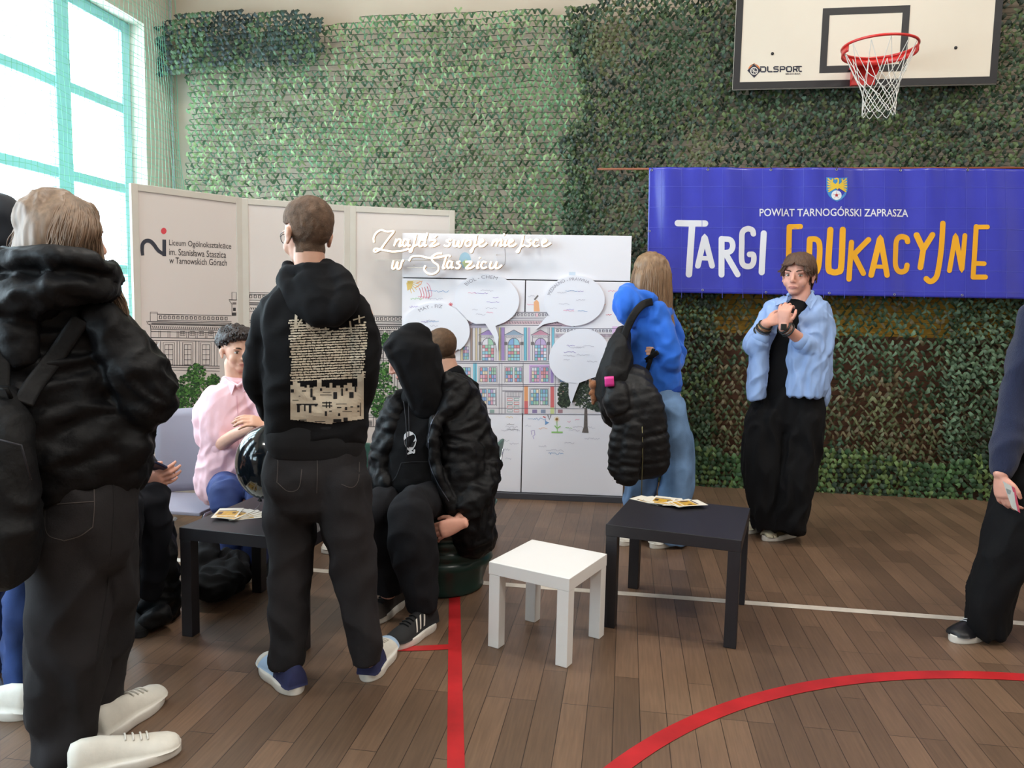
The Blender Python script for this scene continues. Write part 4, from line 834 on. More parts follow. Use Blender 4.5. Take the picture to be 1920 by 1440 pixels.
x_ = nt.nodes.new('ShaderNodeMixShader'); x_.inputs[0].default_value = 0.015; nt.links.new(t_.outputs[0], x_.inputs[1]); nt.links.new(g_.outputs[0], x_.inputs[2]); nt.links.new(x_.outputs[0], o_.inputs[0])
for q4 in ([(90, 40), (1850, 95), (1850, 240), (90, 240)], [(260, 246), (1392, 246), (1392, 440), (260, 470)]):
    cs = [onplane(*cN(x, y), NY-wn*0.012, wn) for x, y in q4]; n = 4
    mk('acrylic_plate', cs+[v-wn*0.003 for v in cs], [tuple(range(n-1, -1, -1)), tuple(range(n, 2*n))]+[(i, (i+1) % n, n+(i+1) % n, n+i) for i in range(n)], ac, ns)
for y in (350, 425): b = MB(); b.tube([onplane(*cN(120 if y < 400 else 430, y), NY-wn*.014, wn), onplane(*cN(900, y+4), NY-wn*.014, wn)], 0.0025, 6); b.build('rail', M_PF, ns, True)
b = MB(); b.tube([onplane(*cN(x, y), NY-wn*.016, wn) for x, y in ((1384, 235), (1390, 330), (1384, 390), (1350, 425))], 0.002, 6); b.build('cable', mat('cable_grey', rgb(120, 112, 110), .5), ns, True)
for x, y in ((460, 180), (1700, 190), (500, 400), (1300, 300)):
    b = MB(); b.tube([onplane(*cN(x, y), NY-wn*.012, wn), onplane(*cN(x, y), WR, wn)], 0.004, 8); b.build('standoff', M_PF, ns, True)

# ------------------------------------------------------------------ light box / furniture behind the left group
bxm = MB(); t = thing('storage_box', 'pale grey box with black base seen between the legs of the hooded standing pupil', 'box', (-1.98, 4.2, 0))
bb_ = MB().b2((-1.98, 3.78, 0.06), (-1.712, 4.32, 0.36)); bb_.build('box_body', mat('grey_box', rgb(150, 146, 142), .5, var=.04), t, bevel=.004)
MB().b2((-1.99, 3.77, 0.0), (-1.702, 4.33, 0.06)).build('base', M_BK, t, bevel=.003)
# ------------------------------------------------------------------ figure building
VIEW = lambda P: (Vector(P)-CO).normalized()
def T(px, py, Y, w, d):
    """a section of a limb or garment: place of its centre, half width (pixels at that depth) and half depth (metres)"""
    return (at_y(px, py, Y), w*mpp(Y, px, py), d)
def Wp(P, w, d): return (Vector(P), w, d)
def cr(vals, n):
    """catmull-rom resample of tuples (Vector, w, d)"""
    out = []; L = len(vals)
    for i in range(L-1):
        a = vals[max(i-1, 0)]; b = vals[i]; c = vals[i+1]; d = vals[min(i+2, L-1)]
        for k in range(n):
            t = k/n; h = lambda p, q, r, s: 0.5*((2*q)+(r-p)*t+(2*p-5*q+4*r-s)*t*t+(3*q-p-3*r+s)*t**3)
            out.append((h(a[0], b[0], c[0], d[0]), max(0.004, h(a[1], b[1], c[1], d[1])), max(0.004, h(a[2], b[2], c[2], d[2]))))
    out.append(vals[-1]); return out
def loft(mb, secs, n=24, sub=5, sq=2.3, caps=(True, True), puff=None, side=None):
    S_ = cr(secs, sub) if len(secs) > 1 else secs
    S_ = [list(s) for s in S_]; N = len(S_)
    if puff:
        s = 0; acc = [0]
        for i in range(1, N): s += (S_[i][0]-S_[i-1][0]).length; acc.append(s)
        for i in range(N):
            k = abs(math.sin(math.pi*acc[i]/puff[0])); f = puff[1]*(k**0.6-0.7); S_[i][1] += f; S_[i][2] += f
    R = []
    prev = None
    for i in range(N):
        c = S_[i][0]; t = (S_[min(i+1, N-1)][0]-S_[max(i-1, 0)][0]).normalized()
        v = side if side is not None else VIEW(c).cross(t)*-1
        if side is None and v.length < 0.25 and prev is not None: v = prev
        v = (v-t*v.dot(t)).normalized()
        if prev is not None and v.dot(prev) < 0: v = -v
        prev = v; q = t.cross(v)
        R.append((c, v, q, S_[i][1], S_[i][2], t))
    rings = []
    if caps[0]:
        c, v, q, w, d, t = R[0]; r = min(w, d)
        for a in (75, 50, 25): rings.append((c-t*(r*math.sin(math.radians(a))*0.8), v, q, w*math.cos(math.radians(a)), d*math.cos(math.radians(a))))
    rings += [r[:5] for r in R]
    if caps[1]:
        c, v, q, w, d, t = R[-1]; r = min(w, d)
        for a in (25, 50, 75): rings.append((c+t*(r*math.sin(math.radians(a))*0.8), v, q, w*math.cos(math.radians(a)), d*math.cos(math.radians(a))))
    V = []
    for (c, v, q, w, d) in rings:
        for k in range(n):
            a = 2*math.pi*k/n; ca, sa = math.cos(a), math.sin(a)
            V.append(c+v*(w*math.copysign(abs(ca)**(2/sq), ca))+q*(d*math.copysign(abs(sa)**(2/sq), sa)))
    m = len(rings); F = [(i*n+k, i*n+(k+1) % n, (i+1)*n+(k+1) % n, (i+1)*n+k) for i in range(m-1) for k in range(n)]
    F.append(tuple(range(n-1, -1, -1))); F.append(tuple((m-1)*n+k for k in range(n)))
    return mb.add(V, F)
def ball(mb, P, r, ry=None, rz=None, ax=None): return mb.ellipsoid(P, r, ry or r, rz or r, ax, 16, 10)
def solid(mb, voxel=0.009, smooth=4):
    """fuse the overlapping shapes of mb into one surface; returns (verts, faces)"""
    me = bpy.data.meshes.new('tmp'); me.from_pydata([tuple(v) for v in mb.V], [], mb.F); me.update()
    bm = bmesh.new(); bm.from_mesh(me); 
    bmesh.ops.recalc_face_normals(bm, faces=bm.faces); bm.to_mesh(me); bm.free()
    o = bpy.data.objects.new('tmp', me); col.objects.link(o)
    r = o.modifiers.new('r', 'REMESH'); r.mode = 'VOXEL'; r.voxel_size = voxel; r.adaptivity = 0
    if smooth: s = o.modifiers.new('s', 'SMOOTH'); s.factor = 0.5; s.iterations = smooth
    dg = bpy.context.evaluated_depsgraph_get(); m2 = bpy.data.meshes.new_from_object(o.evaluated_get(dg))
    V = np.empty(len(m2.vertices)*3); m2.vertices.foreach_get('co', V); V = V.reshape(-1, 3)
    Nn = np.empty(len(m2.vertices)*3); m2.vertices.foreach_get('normal', Nn); Nn = Nn.reshape(-1, 3)
    F = [tuple(p.vertices) for p in m2.polygons]
    bpy.data.objects.remove(o); bpy.data.meshes.remove(me); bpy.data.meshes.remove(m2)
    return V, Nn, F
def wrinkle(V, N, amp, f=(9, 9, 9), seed=0, ridge=True, warp=0.12):
    out = V.copy()
    for i in range(len(V)):
        x, y, z = V[i]
        wv = noise.noise(Vector((x*4+seed, y*4, z*4)))*warp
        n = noise.noise(Vector(((x+wv)*f[0]+seed*3.1, (y+wv)*f[1], (z+wv)*f[2])))
        n2 = noise.noise(Vector((x*f[0]*2.3+7, y*f[1]*2.3+seed, z*f[2]*2.3)))
        h = (1-2*abs(n)*1.6) if ridge else n
        out[i] = V[i]+N[i]*(amp*1.5*(h*0.7+n2*0.5))
    return out
BV = {}
def cloth(name, mb, m, parent, voxel=0.009, smooth=5, wr=None, disp=None, label=None, key=None):
    V, N, F = solid(mb, voxel, smooth)
    if wr: V = wrinkle(V, N, *wr)
    if disp:
        for i in range(len(V)): V[i] = V[i]+N[i]*disp(Vector(V[i]))
    if key: BV[key] = BVHTree.FromPolygons([Vector(v) for v in V], F)
    return mk(name, V, F, m, parent, True, label)
def cast(key, lift=0.0025):
    b = BV[key]
    def fn(x, y, l=0):
        d = ray(x, y).normalized(); h = b.ray_cast(CO, d)
        if h[0] is None:
            h2 = b.find_nearest(CO+d*3); return h2[0]-d*lift
        return h[0]-d*(lift+l*0.0006)
    return fn
# head frame: c centre, f forward, u up
class Head:
    def __init__(s, c, f, u, k=1.0):
        s.c = Vector(c); s.f = Vector(f).normalized(); u = Vector(u); s.u = (u-s.f*u.dot(s.f)).normalized(); s.r = s.f.cross(s.u); s.k = k
    def p(s, r, f, u): return s.c+(s.r*r+s.f*f+s.u*u)*s.k
    def loc(s, P): d = Vector(P)-s.c; return (d.dot(s.r)/s.k, d.dot(s.f)/s.k, d.dot(s.u)/s.k)
    def add(s, mb, fem=False):
        k = s.k; ax = (s.r, s.f, s.u)
        E_ = lambda r, f, u, a, b, c, n=18, m=12, rot=None: mb.ellipsoid(s.p(r, f, u), a*k, b*k, c*k, ax, n, m)
        E_(0, -0.012, 0.030, 0.0755, 0.094, 0.082); E_(0, 0.022, 0.0, 0.067, 0.070, 0.082); E_(0, 0.034, -0.045, 0.055, 0.056, 0.062)
        E_(0, 0.058, -0.088, 0.030, 0.030, 0.022); E_(0, 0.030, -0.072, 0.050, 0.045, 0.030)
        for sg in (-1, 1):
            E_(sg*0.036, 0.056, -0.038, 0.027, 0.024, 0.030)                    # cheek
            E_(sg*0.030, 0.079, 0.016, 0.024, 0.013, 0.008)                     # brow
            E_(sg*0.078, -0.006, -0.012, 0.007, 0.017, 0.028); E_(sg*0.083, -0.010, -0.004, 0.006, 0.015, 0.018); E_(sg*0.079, -0.001, -0.034, 0.007, 0.010, 0.010)   # ear
            E_(sg*0.009, 0.098, -0.037, 0.008, 0.010, 0.007)                    # nostril wing
        loft(mb, [Wp(s.p(0, 0.086, 0.012), 0.008*k, 0.008*k), Wp(s.p(0, 0.098, -0.012), 0.009*k, 0.009*k), Wp(s.p(0, 0.108, -0.032), 0.011*k, 0.010*k)], 10, 3, side=s.r)
        E_(0, 0.105, -0.036, 0.010, 0.011, 0.008)
        E_(0, 0.0855, -0.0620, 0.020, 0.010, 0.0050); E_(0, 0.0835, -0.0710, 0.017, 0.011, 0.0055); E_(0, 0.078, -0.066, 0.03, 0.012, 0.016)
    def eyes(s, parent, brow=(0.05, 0.035, 0.025), iris=(0.08, 0.05, 0.03), look=0.0):
        Wt = mat('eye_white', rgb(224, 220, 216), 0.25); Ir = mat('iris_%d' % int(iris[0]*100), iris, 0.2); Br = mat('brow_%d' % int(brow[0]*1000), brow, 0.8); Li = mat('lip_skin', rgb(198, 134, 122), 0.5)
        k = s.k
        for sg in (-1, 1):
            b = MB(); b.ellipsoid(s.p(sg*0.031, 0.0745, -0.003), 0.0145*k, 0.0126*k, 0.0066*k, (s.r, s.f, s.u)); e = b.build('eye', Wt, parent, True)
            b = MB(); b.ellipsoid(s.p(sg*0.031+look*0.006, 0.0845, -0.003), 0.0072*k, 0.0035*k, 0.0066*k, (s.r, s.f, s.u), 12, 8); b.build('iris', Ir, e, True)
            b = MB(); P = [s.p(sg*x, f, u) for x, f, u in ((0.014, 0.093, 0.017), (0.026, 0.0935, 0.022), (0.038, 0.088, 0.022), (0.049, 0.075, 0.016))]; b.tube(P, [0.0026*k, 0.0034*k, 0.003*k, 0.0015*k], 6); b.build('eyebrow', Br, parent, True)
            b = MB(); P = [s.p(sg*x, f, u) for x, f, u in ((0.017, 0.084, -0.001), (0.024, 0.087, 0.0045), (0.034, 0.086, 0.005), (0.045, 0.079, -0.001))]; b.tube(P, 0.0014*k, 5); b.build('eyelid', Br, parent, True, 'dark upper lash line')
        b = MB(); loft(b, [Wp(s.p(-0.021, 0.086, -0.066), 0.003*k, 0.002*k), Wp(s.p(-0.008, 0.0930, -0.0635), 0.0042*k, 0.004*k), Wp(s.p(0, 0.0940, -0.0642), 0.0038*k, 0.004*k), Wp(s.p(0.008, 0.0930, -0.0635), 0.0042*k, 0.004*k), Wp(s.p(0.021, 0.086, -0.066), 0.003*k, 0.002*k)], 10, 3, side=s.u)
        loft(b, [Wp(s.p(-0.019, 0.086, -0.068), 0.002*k, 0.002*k), Wp(s.p(0, 0.0915, -0.0720), 0.0048*k, 0.0045*k), Wp(s.p(0.019, 0.086, -0.068), 0.002*k, 0.002*k)], 10, 4, side=s.u)
        b.build('lips', Li, parent, True)
def scalp(parent, body, hd, region, off, m, namp=0.0, nf=60, label=None, name='hair', key=None):
    """hair grown off the head's own surface where region(r, f, u) > 0"""
    me = body.data; base = wl(body); V = np.array([tuple(v.co+base) for v in me.vertices]); N = np.array([tuple(v.normal) for v in me.vertices])
    L = [hd.loc(v) if (Vector(v)-hd.c).length < 0.17*hd.k else None for v in V]
    ear = lambda r, f, u: abs(r) > 0.0735 and -0.055 < u < 0.024 and -0.034 < f < 0.022
    R_ = np.array([(-1 if ear(*l) else region(*l)) if l else -1 for l in L]); keep = R_ > 0
    F = [tuple(p.vertices) for p in me.polygons if all(keep[i] for i in p.vertices)]
    ids = sorted({i for f in F for i in f}); mp = {j: i for i, j in enumerate(ids)}; NV = []
    for j in ids:
        r, f, u = L[j]; k = min(1, R_[j]/0.015); o_ = off(r, f, u)*k
        nn = Vector(N[j]); 
        rad = (Vector(V[j])-hd.p(0, -0.01, 0.01)).normalized(); nn = (nn*0.35+rad*0.65).normalized() if o_ > 0.006 else nn
        P = Vector(V[j]); h = noise.noise(Vector((r*nf, f*nf, u*nf*0.35)))*namp*k
        NV.append(P+nn*(o_+h+0.0006))
    return mk(name, NV, [tuple(mp[i] for i in f) for f in F], m, parent, True, label)
def hand(mb, wrist, d, nrm, thumb, curl=0.5, k=1.0, spread=0.12, curls=None):
    """palm plus four fingers and a thumb. d: direction of the fingers, nrm: back of the hand, thumb: direction of the thumb side"""
    d = Vector(d).normalized(); nrm = Vector(nrm); nrm = (nrm-d*nrm.dot(d)).normalized(); th = Vector(thumb); th = (th-d*th.dot(d)-nrm*th.dot(nrm)).normalized()
    W_ = Vector(wrist)
    loft(mb, [Wp(W_-d*0.02*k, 0.026*k, 0.019*k), Wp(W_, 0.026*k, 0.018*k), Wp(W_+d*0.035*k, 0.036*k, 0.017*k), Wp(W_+d*0.075*k, 0.041*k, 0.014*k), Wp(W_+d*0.092*k, 0.038*k, 0.011*k)], 16, 3, side=th)
    L_ = [(0.030, 0.046, 0.026, 0.022, 0.0092), (0.010, 0.050, 0.030, 0.024, 0.0095), (-0.010, 0.047, 0.027, 0.023, 0.0090), (-0.030, 0.036, 0.021, 0.020, 0.0080)]
    for i, (s_, a, b, c, r) in enumerate(L_):
        cu = curls[i] if curls else curl
        base = W_+d*(0.086-abs(s_)*0.16)*k+th*s_*k; dirn = (d+th*(s_/0.03)*spread).normalized(); pts = [base-d*0.02*k, base]; ang = 0
        for q, ln in enumerate((a, b, c)):
            ang += cu*(0.75, 0.95, 0.6)[q]; dd = dirn*math.cos(ang)-nrm*math.sin(ang); pts.append(pts[-1]+dd*ln*k)
        mb.tube(pts, [r*k*1.02, r*k*1.05, r*k, r*k*0.94, r*k*0.74], 10)
        ball(mb, pts[-1], r*k*0.78, ax=None); ball(mb, pts[1], r*k*1.18); ball(mb, pts[2], r*k*1.05)
    b0 = W_+d*0.022*k+th*0.020*k-nrm*0.004*k; t1 = (th*0.75+d*0.72-nrm*0.25*(0.4+curl)).normalized(); t2 = (th*0.32+d*0.88-nrm*0.5*curl).normalized(); t3 = (d*0.95-nrm*0.6*curl).normalized()
    p1 = b0+t1*0.040*k; p2 = p1+t2*0.030*k; p3 = p2+t3*0.022*k
    mb.tube([b0-t1*0.01*k, b0, p1, p2, p3], [0.013*k, 0.0145*k, 0.0115*k, 0.0105*k, 0.0082*k], 10); ball(mb, p3, 0.0085*k)
def shoe(parent, heel, yaw, L=0.29, W=0.105, upper=None, solem=None, toe=None, laces=None, heelm=None, z=0.0, stripe=None, H=0.095, label=None, liftz=0.0):
    d = Vector((math.cos(yaw), math.sin(yaw), 0)); s = Vector((-math.sin(yaw), math.cos(yaw), 0)); O = Vector((heel[0], heel[1], z)); U = Vector((0, 0, 1))
    prof = [(0.00, .30, .60), (0.03, .36, .86), (0.12, .38, .94), (0.28, .36, .90), (0.45, .38, .74), (0.62, .45, .60), (0.78, .50, .50), (0.90, .46, .42), (0.97, .34, .33), (1.0, .20, .24)]
    def ring(k, w, h, n=16, bot=0.028):
        R = []
        for i in range(n+1):
            a = math.pi*i/n; R.append(O+d*(k*L)+s*(math.cos(a)*w*W*(1-0.25*math.sin(a)))+U*(bot+(h*H-bot+0.02)*math.sin(a)**0.8))
        return R
    def body(p, nm, m_, par, grow=0.0):
        V = []; n = 16
        for (k, w, h) in p: V += ring(k, w+grow, h+grow*2)
        F = [(i*(n+1)+j, i*(n+1)+j+1, (i+1)*(n+1)+j+1, (i+1)*(n+1)+j) for i in range(len(p)-1) for j in range(n)]
        F.append(tuple(range(n, -1, -1))); F.append(tuple((len(p)-1)*(n+1)+j for j in range(n+1))); F.append(tuple([i*(n+1) for i in range(len(p)-1, -1, -1)]+[i*(n+1)+n for i in range(len(p))]))
        o = mk(nm, V, F, m_, par, True); return o
    def interp(k):
        for i in range(len(prof)-1):
            if prof[i][0] <= k <= prof[i+1][0]:
                t = (k-prof[i][0])/(prof[i+1][0]-prof[i][0]); return (k, prof[i][1]*(1-t)+prof[i+1][1]*t, prof[i][2]*(1-t)+prof[i+1][2]*t)
        return prof[-1]
    sh = body(prof, 'shoe', upper, parent)
    if label: sh['label'] = label
    V = []; n = 40
    for zz, g in ((0.0, 0.96), (0.004, 1.0), (0.026, 1.02), (0.032, 0.98)):
        for i in range(n):
            a = 2*math.pi*i/n; k = 0.5-0.5*math.cos(a); kk = min(1, max(0, k)); w = 0.40+0.12*math.sin(math.pi*min(1, kk*0.85+0.08))**1.2-0.10*math.exp(-((kk-.4)/.16)**2); ww = w*math.sqrt(max(0, 1-abs(2*kk-1)**3.2))
            V.append(O+d*((kk*1.03-0.012)*L*(1 if g > .97 else 1))+s*(math.copysign(ww, math.sin(a)) if abs(math.sin(a)) > 1e-6 else 0)*W*1.04*g+U*zz)
    F = [(j*n+i, j*n+(i+1) % n, (j+1)*n+(i+1) % n, (j+1)*n+i) for j in range(3) for i in range(n)]; F.append(tuple(range(n-1, -1, -1))); F.append(tuple(3*n+i for i in range(n)))
    mk('sole', V, F, solem, sh, True)
    if toe: body([interp(k) for k in (0.80, 0.86, 0.92, 0.97, 1.0)], 'toe_cap', toe, sh, 0.012)
    if heelm: body([(-0.015,)+interp(0.0)[1:]]+[interp(k) for k in (0.03, 0.12, 0.2, 0.3, 0.40)], 'heel_panel', heelm, sh, 0.012)
    if laces:
        b = MB()
        for k in (0.50, 0.57, 0.64, 0.70):
            q = interp(k); R = ring(q[0], q[1]+.01, q[2]+.05); b.tube(R[5:12], 0.0028, 5)
        b.build('laces', laces, sh, True)
    if stripe:
        for sd in (0, 1):
            for k in (0.36, 0.46, 0.56):
                q0 = interp(k); q1 = interp(k-0.09); V = []
                for t in range(5):
                    kk = k+0.05-0.10*t/4
                    for dk in (-0.018, 0.018):
                        q = interp(kk+dk); R = ring(q[0], q[1]+.014, q[2]+.03); idx = (1+t) if sd == 0 else 15-t; V.append(R[idx])
                mk('side_stripe', V, [(2*i, 2*i+1, 2*i+3, 2*i+2) for i in range(4)], stripe, sh, True)
    return sh
def px_yaw(P, x, y): q = at_z(x, y); return math.atan2(q.y-P[1], q.x-P[0])
def limb(mb, pts, r0, r1, ratio=1.0):
    pts = [Vector(p) for p in pts]; Q = []
    for i in range(len(pts)-1): Q += [pts[i].lerp(pts[i+1], k/5) for k in range(5)]
    Q.append(pts[-1])
    if r0 > .06: r0 *= .72
    for _ in range(2): Q = [Q[0]]+[(Q[i-1]+Q[i]*2+Q[i+1])/4 for i in range(1, len(Q)-1)]+[Q[-1]]
    n = len(Q); loft(mb, [Wp(p, r0+(r1-r0)*i/(n-1), (r0+(r1-r0)*i/(n-1))*ratio) for i, p in enumerate(Q)], 14, 1)
def strands(mb, paths, r, seed, n, jit=0.012):
    rg = random.Random(seed)
    for k in range(n):
        # blend two neighbouring guide paths
        i = rg.randrange(len(paths)-1); t = rg.random(); A = paths[i]; B = paths[i+1]
        j = Vector((rg.uniform(-jit, jit), rg.uniform(-jit, jit)*0.5, 0)); end = rg.uniform(0.82, 1.0)
        P = [a.lerp(b, t) for a, b in zip(A, B)]; m_ = len(P); ph = rg.uniform(0, 6)
        Q = cr([(p+j*(q/(m_-1))+Vector((0.004*math.sin(q*2.1+ph), 0.003*math.cos(q*1.7+ph), 0)), 1, 1) for q, p in enumerate(P)], 4)
        Q = Q[:max(3, int(len(Q)*end))]; L_ = len(Q)
        mb.tube([q[0] for q in Q], [r*(1-0.75*(i_/(L_-1))**2) for i_ in range(L_)], 4, False)

SKIN = mat('skin', rgb(222, 172, 148), 0.5, var=0.05, vs=25, sss=0.08, bump=0.03, bs=150)
SKIN2 = mat('skin_rosy', rgb(226, 166, 146), 0.5, var=0.06, vs=25, sss=0.08, bump=0.03, bs=150)
M_FLEECE = mat('black_fleece', rgb(13, 13, 16), 0.9, var=0.12, vs=30, bump=0.10, bs=180, spec=0.25)
M_PUFF = mat('black_nylon', rgb(11, 11, 14), 0.55, var=0.12, vs=14, bump=0.25, bs=45, spec=0.22)
M_BJEAN = mat('washed_black_denim', rgb(39, 37, 39), 0.85, spec=0.25, var=0.35, vs=5, bump=0.12, bs=220)
M_BPANT = mat('black_trousers', rgb(10, 10, 13), 0.85, spec=0.25, var=0.1, vs=9, bump=0.06, bs=120)
M_SOLE = mat('sole_white', rgb(226, 222, 214), 0.5, var=0.04, vs=30)
M_SNK = mat('sneaker_white', rgb(224, 220, 210), 0.5, var=0.05, vs=30, bump=0.05, bs=90)
# =================================================================== people
UPZ = Vector((0, 0, 1))
def person(label, at): return thing('person', label, 'person', at)
def torso_body(mb, pelvis, chest, neck, k=1.0):
    loft(mb, [Wp(pelvis, 0.14*k, 0.10*k), Wp(Vector(pelvis).lerp(Vector(chest), .5), 0.12*k, 0.09*k), Wp(chest, 0.15*k, 0.10*k), Wp(Vector(chest).lerp(Vector(neck), .75), 0.10*k, 0.07*k), Wp(neck, 0.05*k, 0.05*k)], 20, 4)

# ---- C: standing pupil in the printed black hoodie, seen from behind -------------------------------------------
def build_c():
    Y = 2.50; fl = at_z(615, 1275); t = person('person in black hoodie with cream back print and black jeans, standing with back turned', (fl.x, fl.y, 0))
    hc = at_y(577, 438, Y-0.0); f = (Vector((-0.80, 0.60, -0.12))); hd = Head(hc, f, (0.0, 0, 1), 1.0)
    b = MB(); hd.add(b)
    nk = [T(583, 520, Y, 30, 0.055), T(580, 480, Y, 30, 0.055), T(579, 450, Y, 28, 0.055)]; loft(b, nk, 16, 4)
    torso_body(b, at_y(592, 850, Y), at_y(590, 620, Y), at_y(583, 520, Y))
    hips = [at_y(555, 870, Y), at_y(640, 870, Y)]
    limb(b, [hips[0], at_y(545, 1060, Y-.02), at_y(540, 1250, Y-.08)], 0.075, 0.04); limb(b, [hips[1], at_y(660, 1060, Y), at_y(688, 1235, Y)], 0.075, 0.04)
    limb(b, [at_y(512, 585, Y), at_y(490, 700, Y), at_y(500, 765, Y+.2)], 0.045, 0.03); limb(b, [at_y(675, 590, Y), at_y(690, 690, Y), at_y(670, 770, Y+.2)], 0.045, 0.03)
    hand(b, at_y(512, 770, Y+.24), (0.6, .5, 0.1), (0, 0, 1), (0, 1, 0), .7); hand(b, at_y(655, 775, Y+.24), (-0.6, .5, 0.1), (0, 0, 1), (0, 1, 0), .7)
    V, N, F = solid(b, 0.0048, 3); body = mk('body', V, F, SKIN, t, True)
    def reg(r, f_, u):      # buzz-cut hairline: nape, around the ears, forehead
        if u < -0.072 or f_ > 0.075: return -1
        front = (0.062-f_+min(0, u-0.045)*2.4) if f_ > 0 else 1; side = (0.004-f_)+max(0, u-0.01)*3 if u < 0.05 else 1
        nape = u+0.072
        return min(front, side, nape, 0.05)
    scalp(t, body, hd, reg, lambda r, f_, u: 0.003+0.011*max(0, min(1, (u-0.02)/0.07)), mat('buzz_hair', rgb(104, 82, 66), 0.9, var=0.35, vs=40, bump=0.5, bs=260), 0.003, 90)
    # glasses
    g = MB(); gm_ = mat('glasses_frame', rgb(40, 40, 46), 0.3, 0.6)
    for sg in (-1, 1):
        g.tube([hd.p(sg*(0.034+0.022*math.cos(a)), 0.098-0.012*abs(math.cos(a)), -0.006+0.017*math.sin(a)) for a in np.linspace(0, 2*math.pi, 20, endpoint=False)], 0.0013, 6, closed=True)
        g.tube([hd.p(sg*0.056, 0.09, 0.0), hd.p(sg*0.074, 0.05, 0.002), hd.p(sg*0.082, -0.01, 0.004)], 0.0013, 6)
    g.tube([hd.p(-0.012, 0.1, -0.004), hd.p(0.012, 0.1, -0.004)], 0.0013, 6); g.build('glasses', gm_, t, True)
    hd.eyes(t)
    # hoodie
    b = MB()
    loft(b, [T(588, 535, Y, 62, 0.08), T(590, 570, Y, 92, 0.11), T(592, 640, Y, 98, 0.135), T(593, 720, Y, 96, 0.135), T(594, 790, Y, 96, 0.13), T(593, 815, Y, 96, 0.125)], 32, 5, 2.5)
    loft(b, [T(535, 560, Y, 30, .07), T(508, 600, Y, 33, .07), T(492, 660, Y, 33, .07), T(487, 715, Y, 30, .068), T(500, 758, Y+.08, 26, .06), T(522, 775, Y+.20, 24, .05)], 20, 5)
    loft(b, [T(645, 560, Y, 30, .07), T(672, 600, Y, 30, .07), T(683, 645, Y, 29, .07), T(683, 700, Y, 26, .068), T(672, 750, Y+.08, 24, .06), T(655, 775, Y+.20, 22, .05)], 20, 5)
    cloth('hoodie', b, M_FLEECE, t, 0.009, 6, (0.006, (7, 7, 11), 2), key='C')
    b = MB(); loft(b, [T(593, 808, Y, 96, 0.130), T(593, 828, Y, 96, 0.130)], 32, 3, 2.5, caps=(True, True)); cloth('waistband', b, mat('ribbed_black', rgb(20, 20, 24), .9, bump=.4, bs=300, stretch=(60, 60, 1)), t, 0.008, 2)
    # hood lying on the back
    b = MB()
    loft(b, [T(540, 512, Y+.02, 17, .05), T(545, 540, Y-.04, 24, .06), T(575, 570, Y-.10, 34, .05), T(612, 590, Y-.115, 30, .045), T(627, 606, Y-.12, 12, .03)], 20, 5)
    loft(b, [T(612, 508, Y+.02, 22, .05), T(640, 530, Y-.03, 26, .06), T(648, 560, Y-.08, 26, .055), T(636, 585, Y-.11, 24, .045), T(628, 606, Y-.12, 12, .03)], 20, 5)
    loft(b, [T(533, 510, Y-.01, 11, .03), T(560, 507, Y-.055, 12, .025), T(590, 504, Y-.06, 12, .025), T(622, 505, Y-.01, 13, .03)], 16, 5)
    loft(b, [T(585, 530, Y-.07, 40, .05), T(600, 560, Y-.10, 42, .05), T(622, 590, Y-.12, 22, .035)], 20, 5)
    cloth('hood', b, M_FLEECE, t, 0.008, 5, (0.004, (12, 12, 7), 4))
    # print
    CR_ = mat('cream_print', rgb(206, 194, 174), 0.7, var=0.06, vs=60); BKp = mat('print_black', rgb(22, 22, 26), .8)
    a = Art(cast('C')); rg = random.Random(5)
    y = 601
    row = 0
    while y < 716:
        x = 541+rg.uniform(-3, 3)+max(0, (y-601))*0.05; xe = 690-rg.uniform(0, 6)-max(0, y-640)*0.06
        while x < xe:
            w_ = rg.uniform(5, 22); x2 = min(xe, x+w_)
            yy = y-(x-541)*0.045; vy = 596+ (x-552)*0.30 if x < 625 else 596+(700-x)*0.24
            if yy > vy+4:
                n = max(2, int((x2-x)/2)); P = []
                for k in range(n+1):
                    xx = x+(x2-x)*k/n; P.append(Vector((xx, y-(xx-541)*0.045+rg.uniform(-.45, .45), 0)))
                V_, F_ = ribbon(P, [rg.uniform(1.8, 3.9) for _ in P], False); g = a._g(CR_); bb = len(g[0]); g[0] += [a.fn(v.x, v.y, 0) for v in V_]; g[1] += [tuple(bb+i for i in f_) for f_ in F_]
            x = x2+rg.uniform(.4, 1.6)
        y += 4.9; row += 1
    for st, w_ in (([(558, 571), (555, 595), (554, 617)], 5), ([(568, 578), (575, 598), (578, 616)], 6), ([(575, 588), (562, 604), (556, 616)], 3), ([(581, 590), (577, 606), (586, 618), (596, 616)], 4), ([(597, 604), (599, 620)], 3), ([(609, 611), (612, 618)], 3), ([(604, 630), (625, 620)], 3), ([(656, 602), (659, 624)], 3.5), ([(673, 591), (674, 606)], 3), ([(662, 600), (684, 594)], 2.5)):
        a.stroke(st, w_, CR_, 1, True)
    def cells(x0, y0, x1, y1, m_, l):
        nx = max(1, int((x1-x0)/6)); ny = max(1, int((y1-y0)/6))
        for i in range(nx):
            for j in range(ny): a.rect(x0+(x1-x0)*i/nx, y0+(y1-y0)*j/ny, x0+(x1-x0)*(i+1)/nx, y0+(y1-y0)*(j+1)/ny, m_, l)
    x = 544.5
    while x < 680:
        w_ = rg.uniform(4, 10); top = 727-rg.choice([0, 2, 5, 9, 4, 0, 12]) if not (592 < x < 600) else 711
        if x > 668: top = 700+rg.uniform(-5, 5)
        bot = 787+min(8, (x-545)*0.12) if x < 620 else 793-(x-620)*0.13
        cells(x, top, min(x+w_, 682), bot, CR_, 0); x += w_
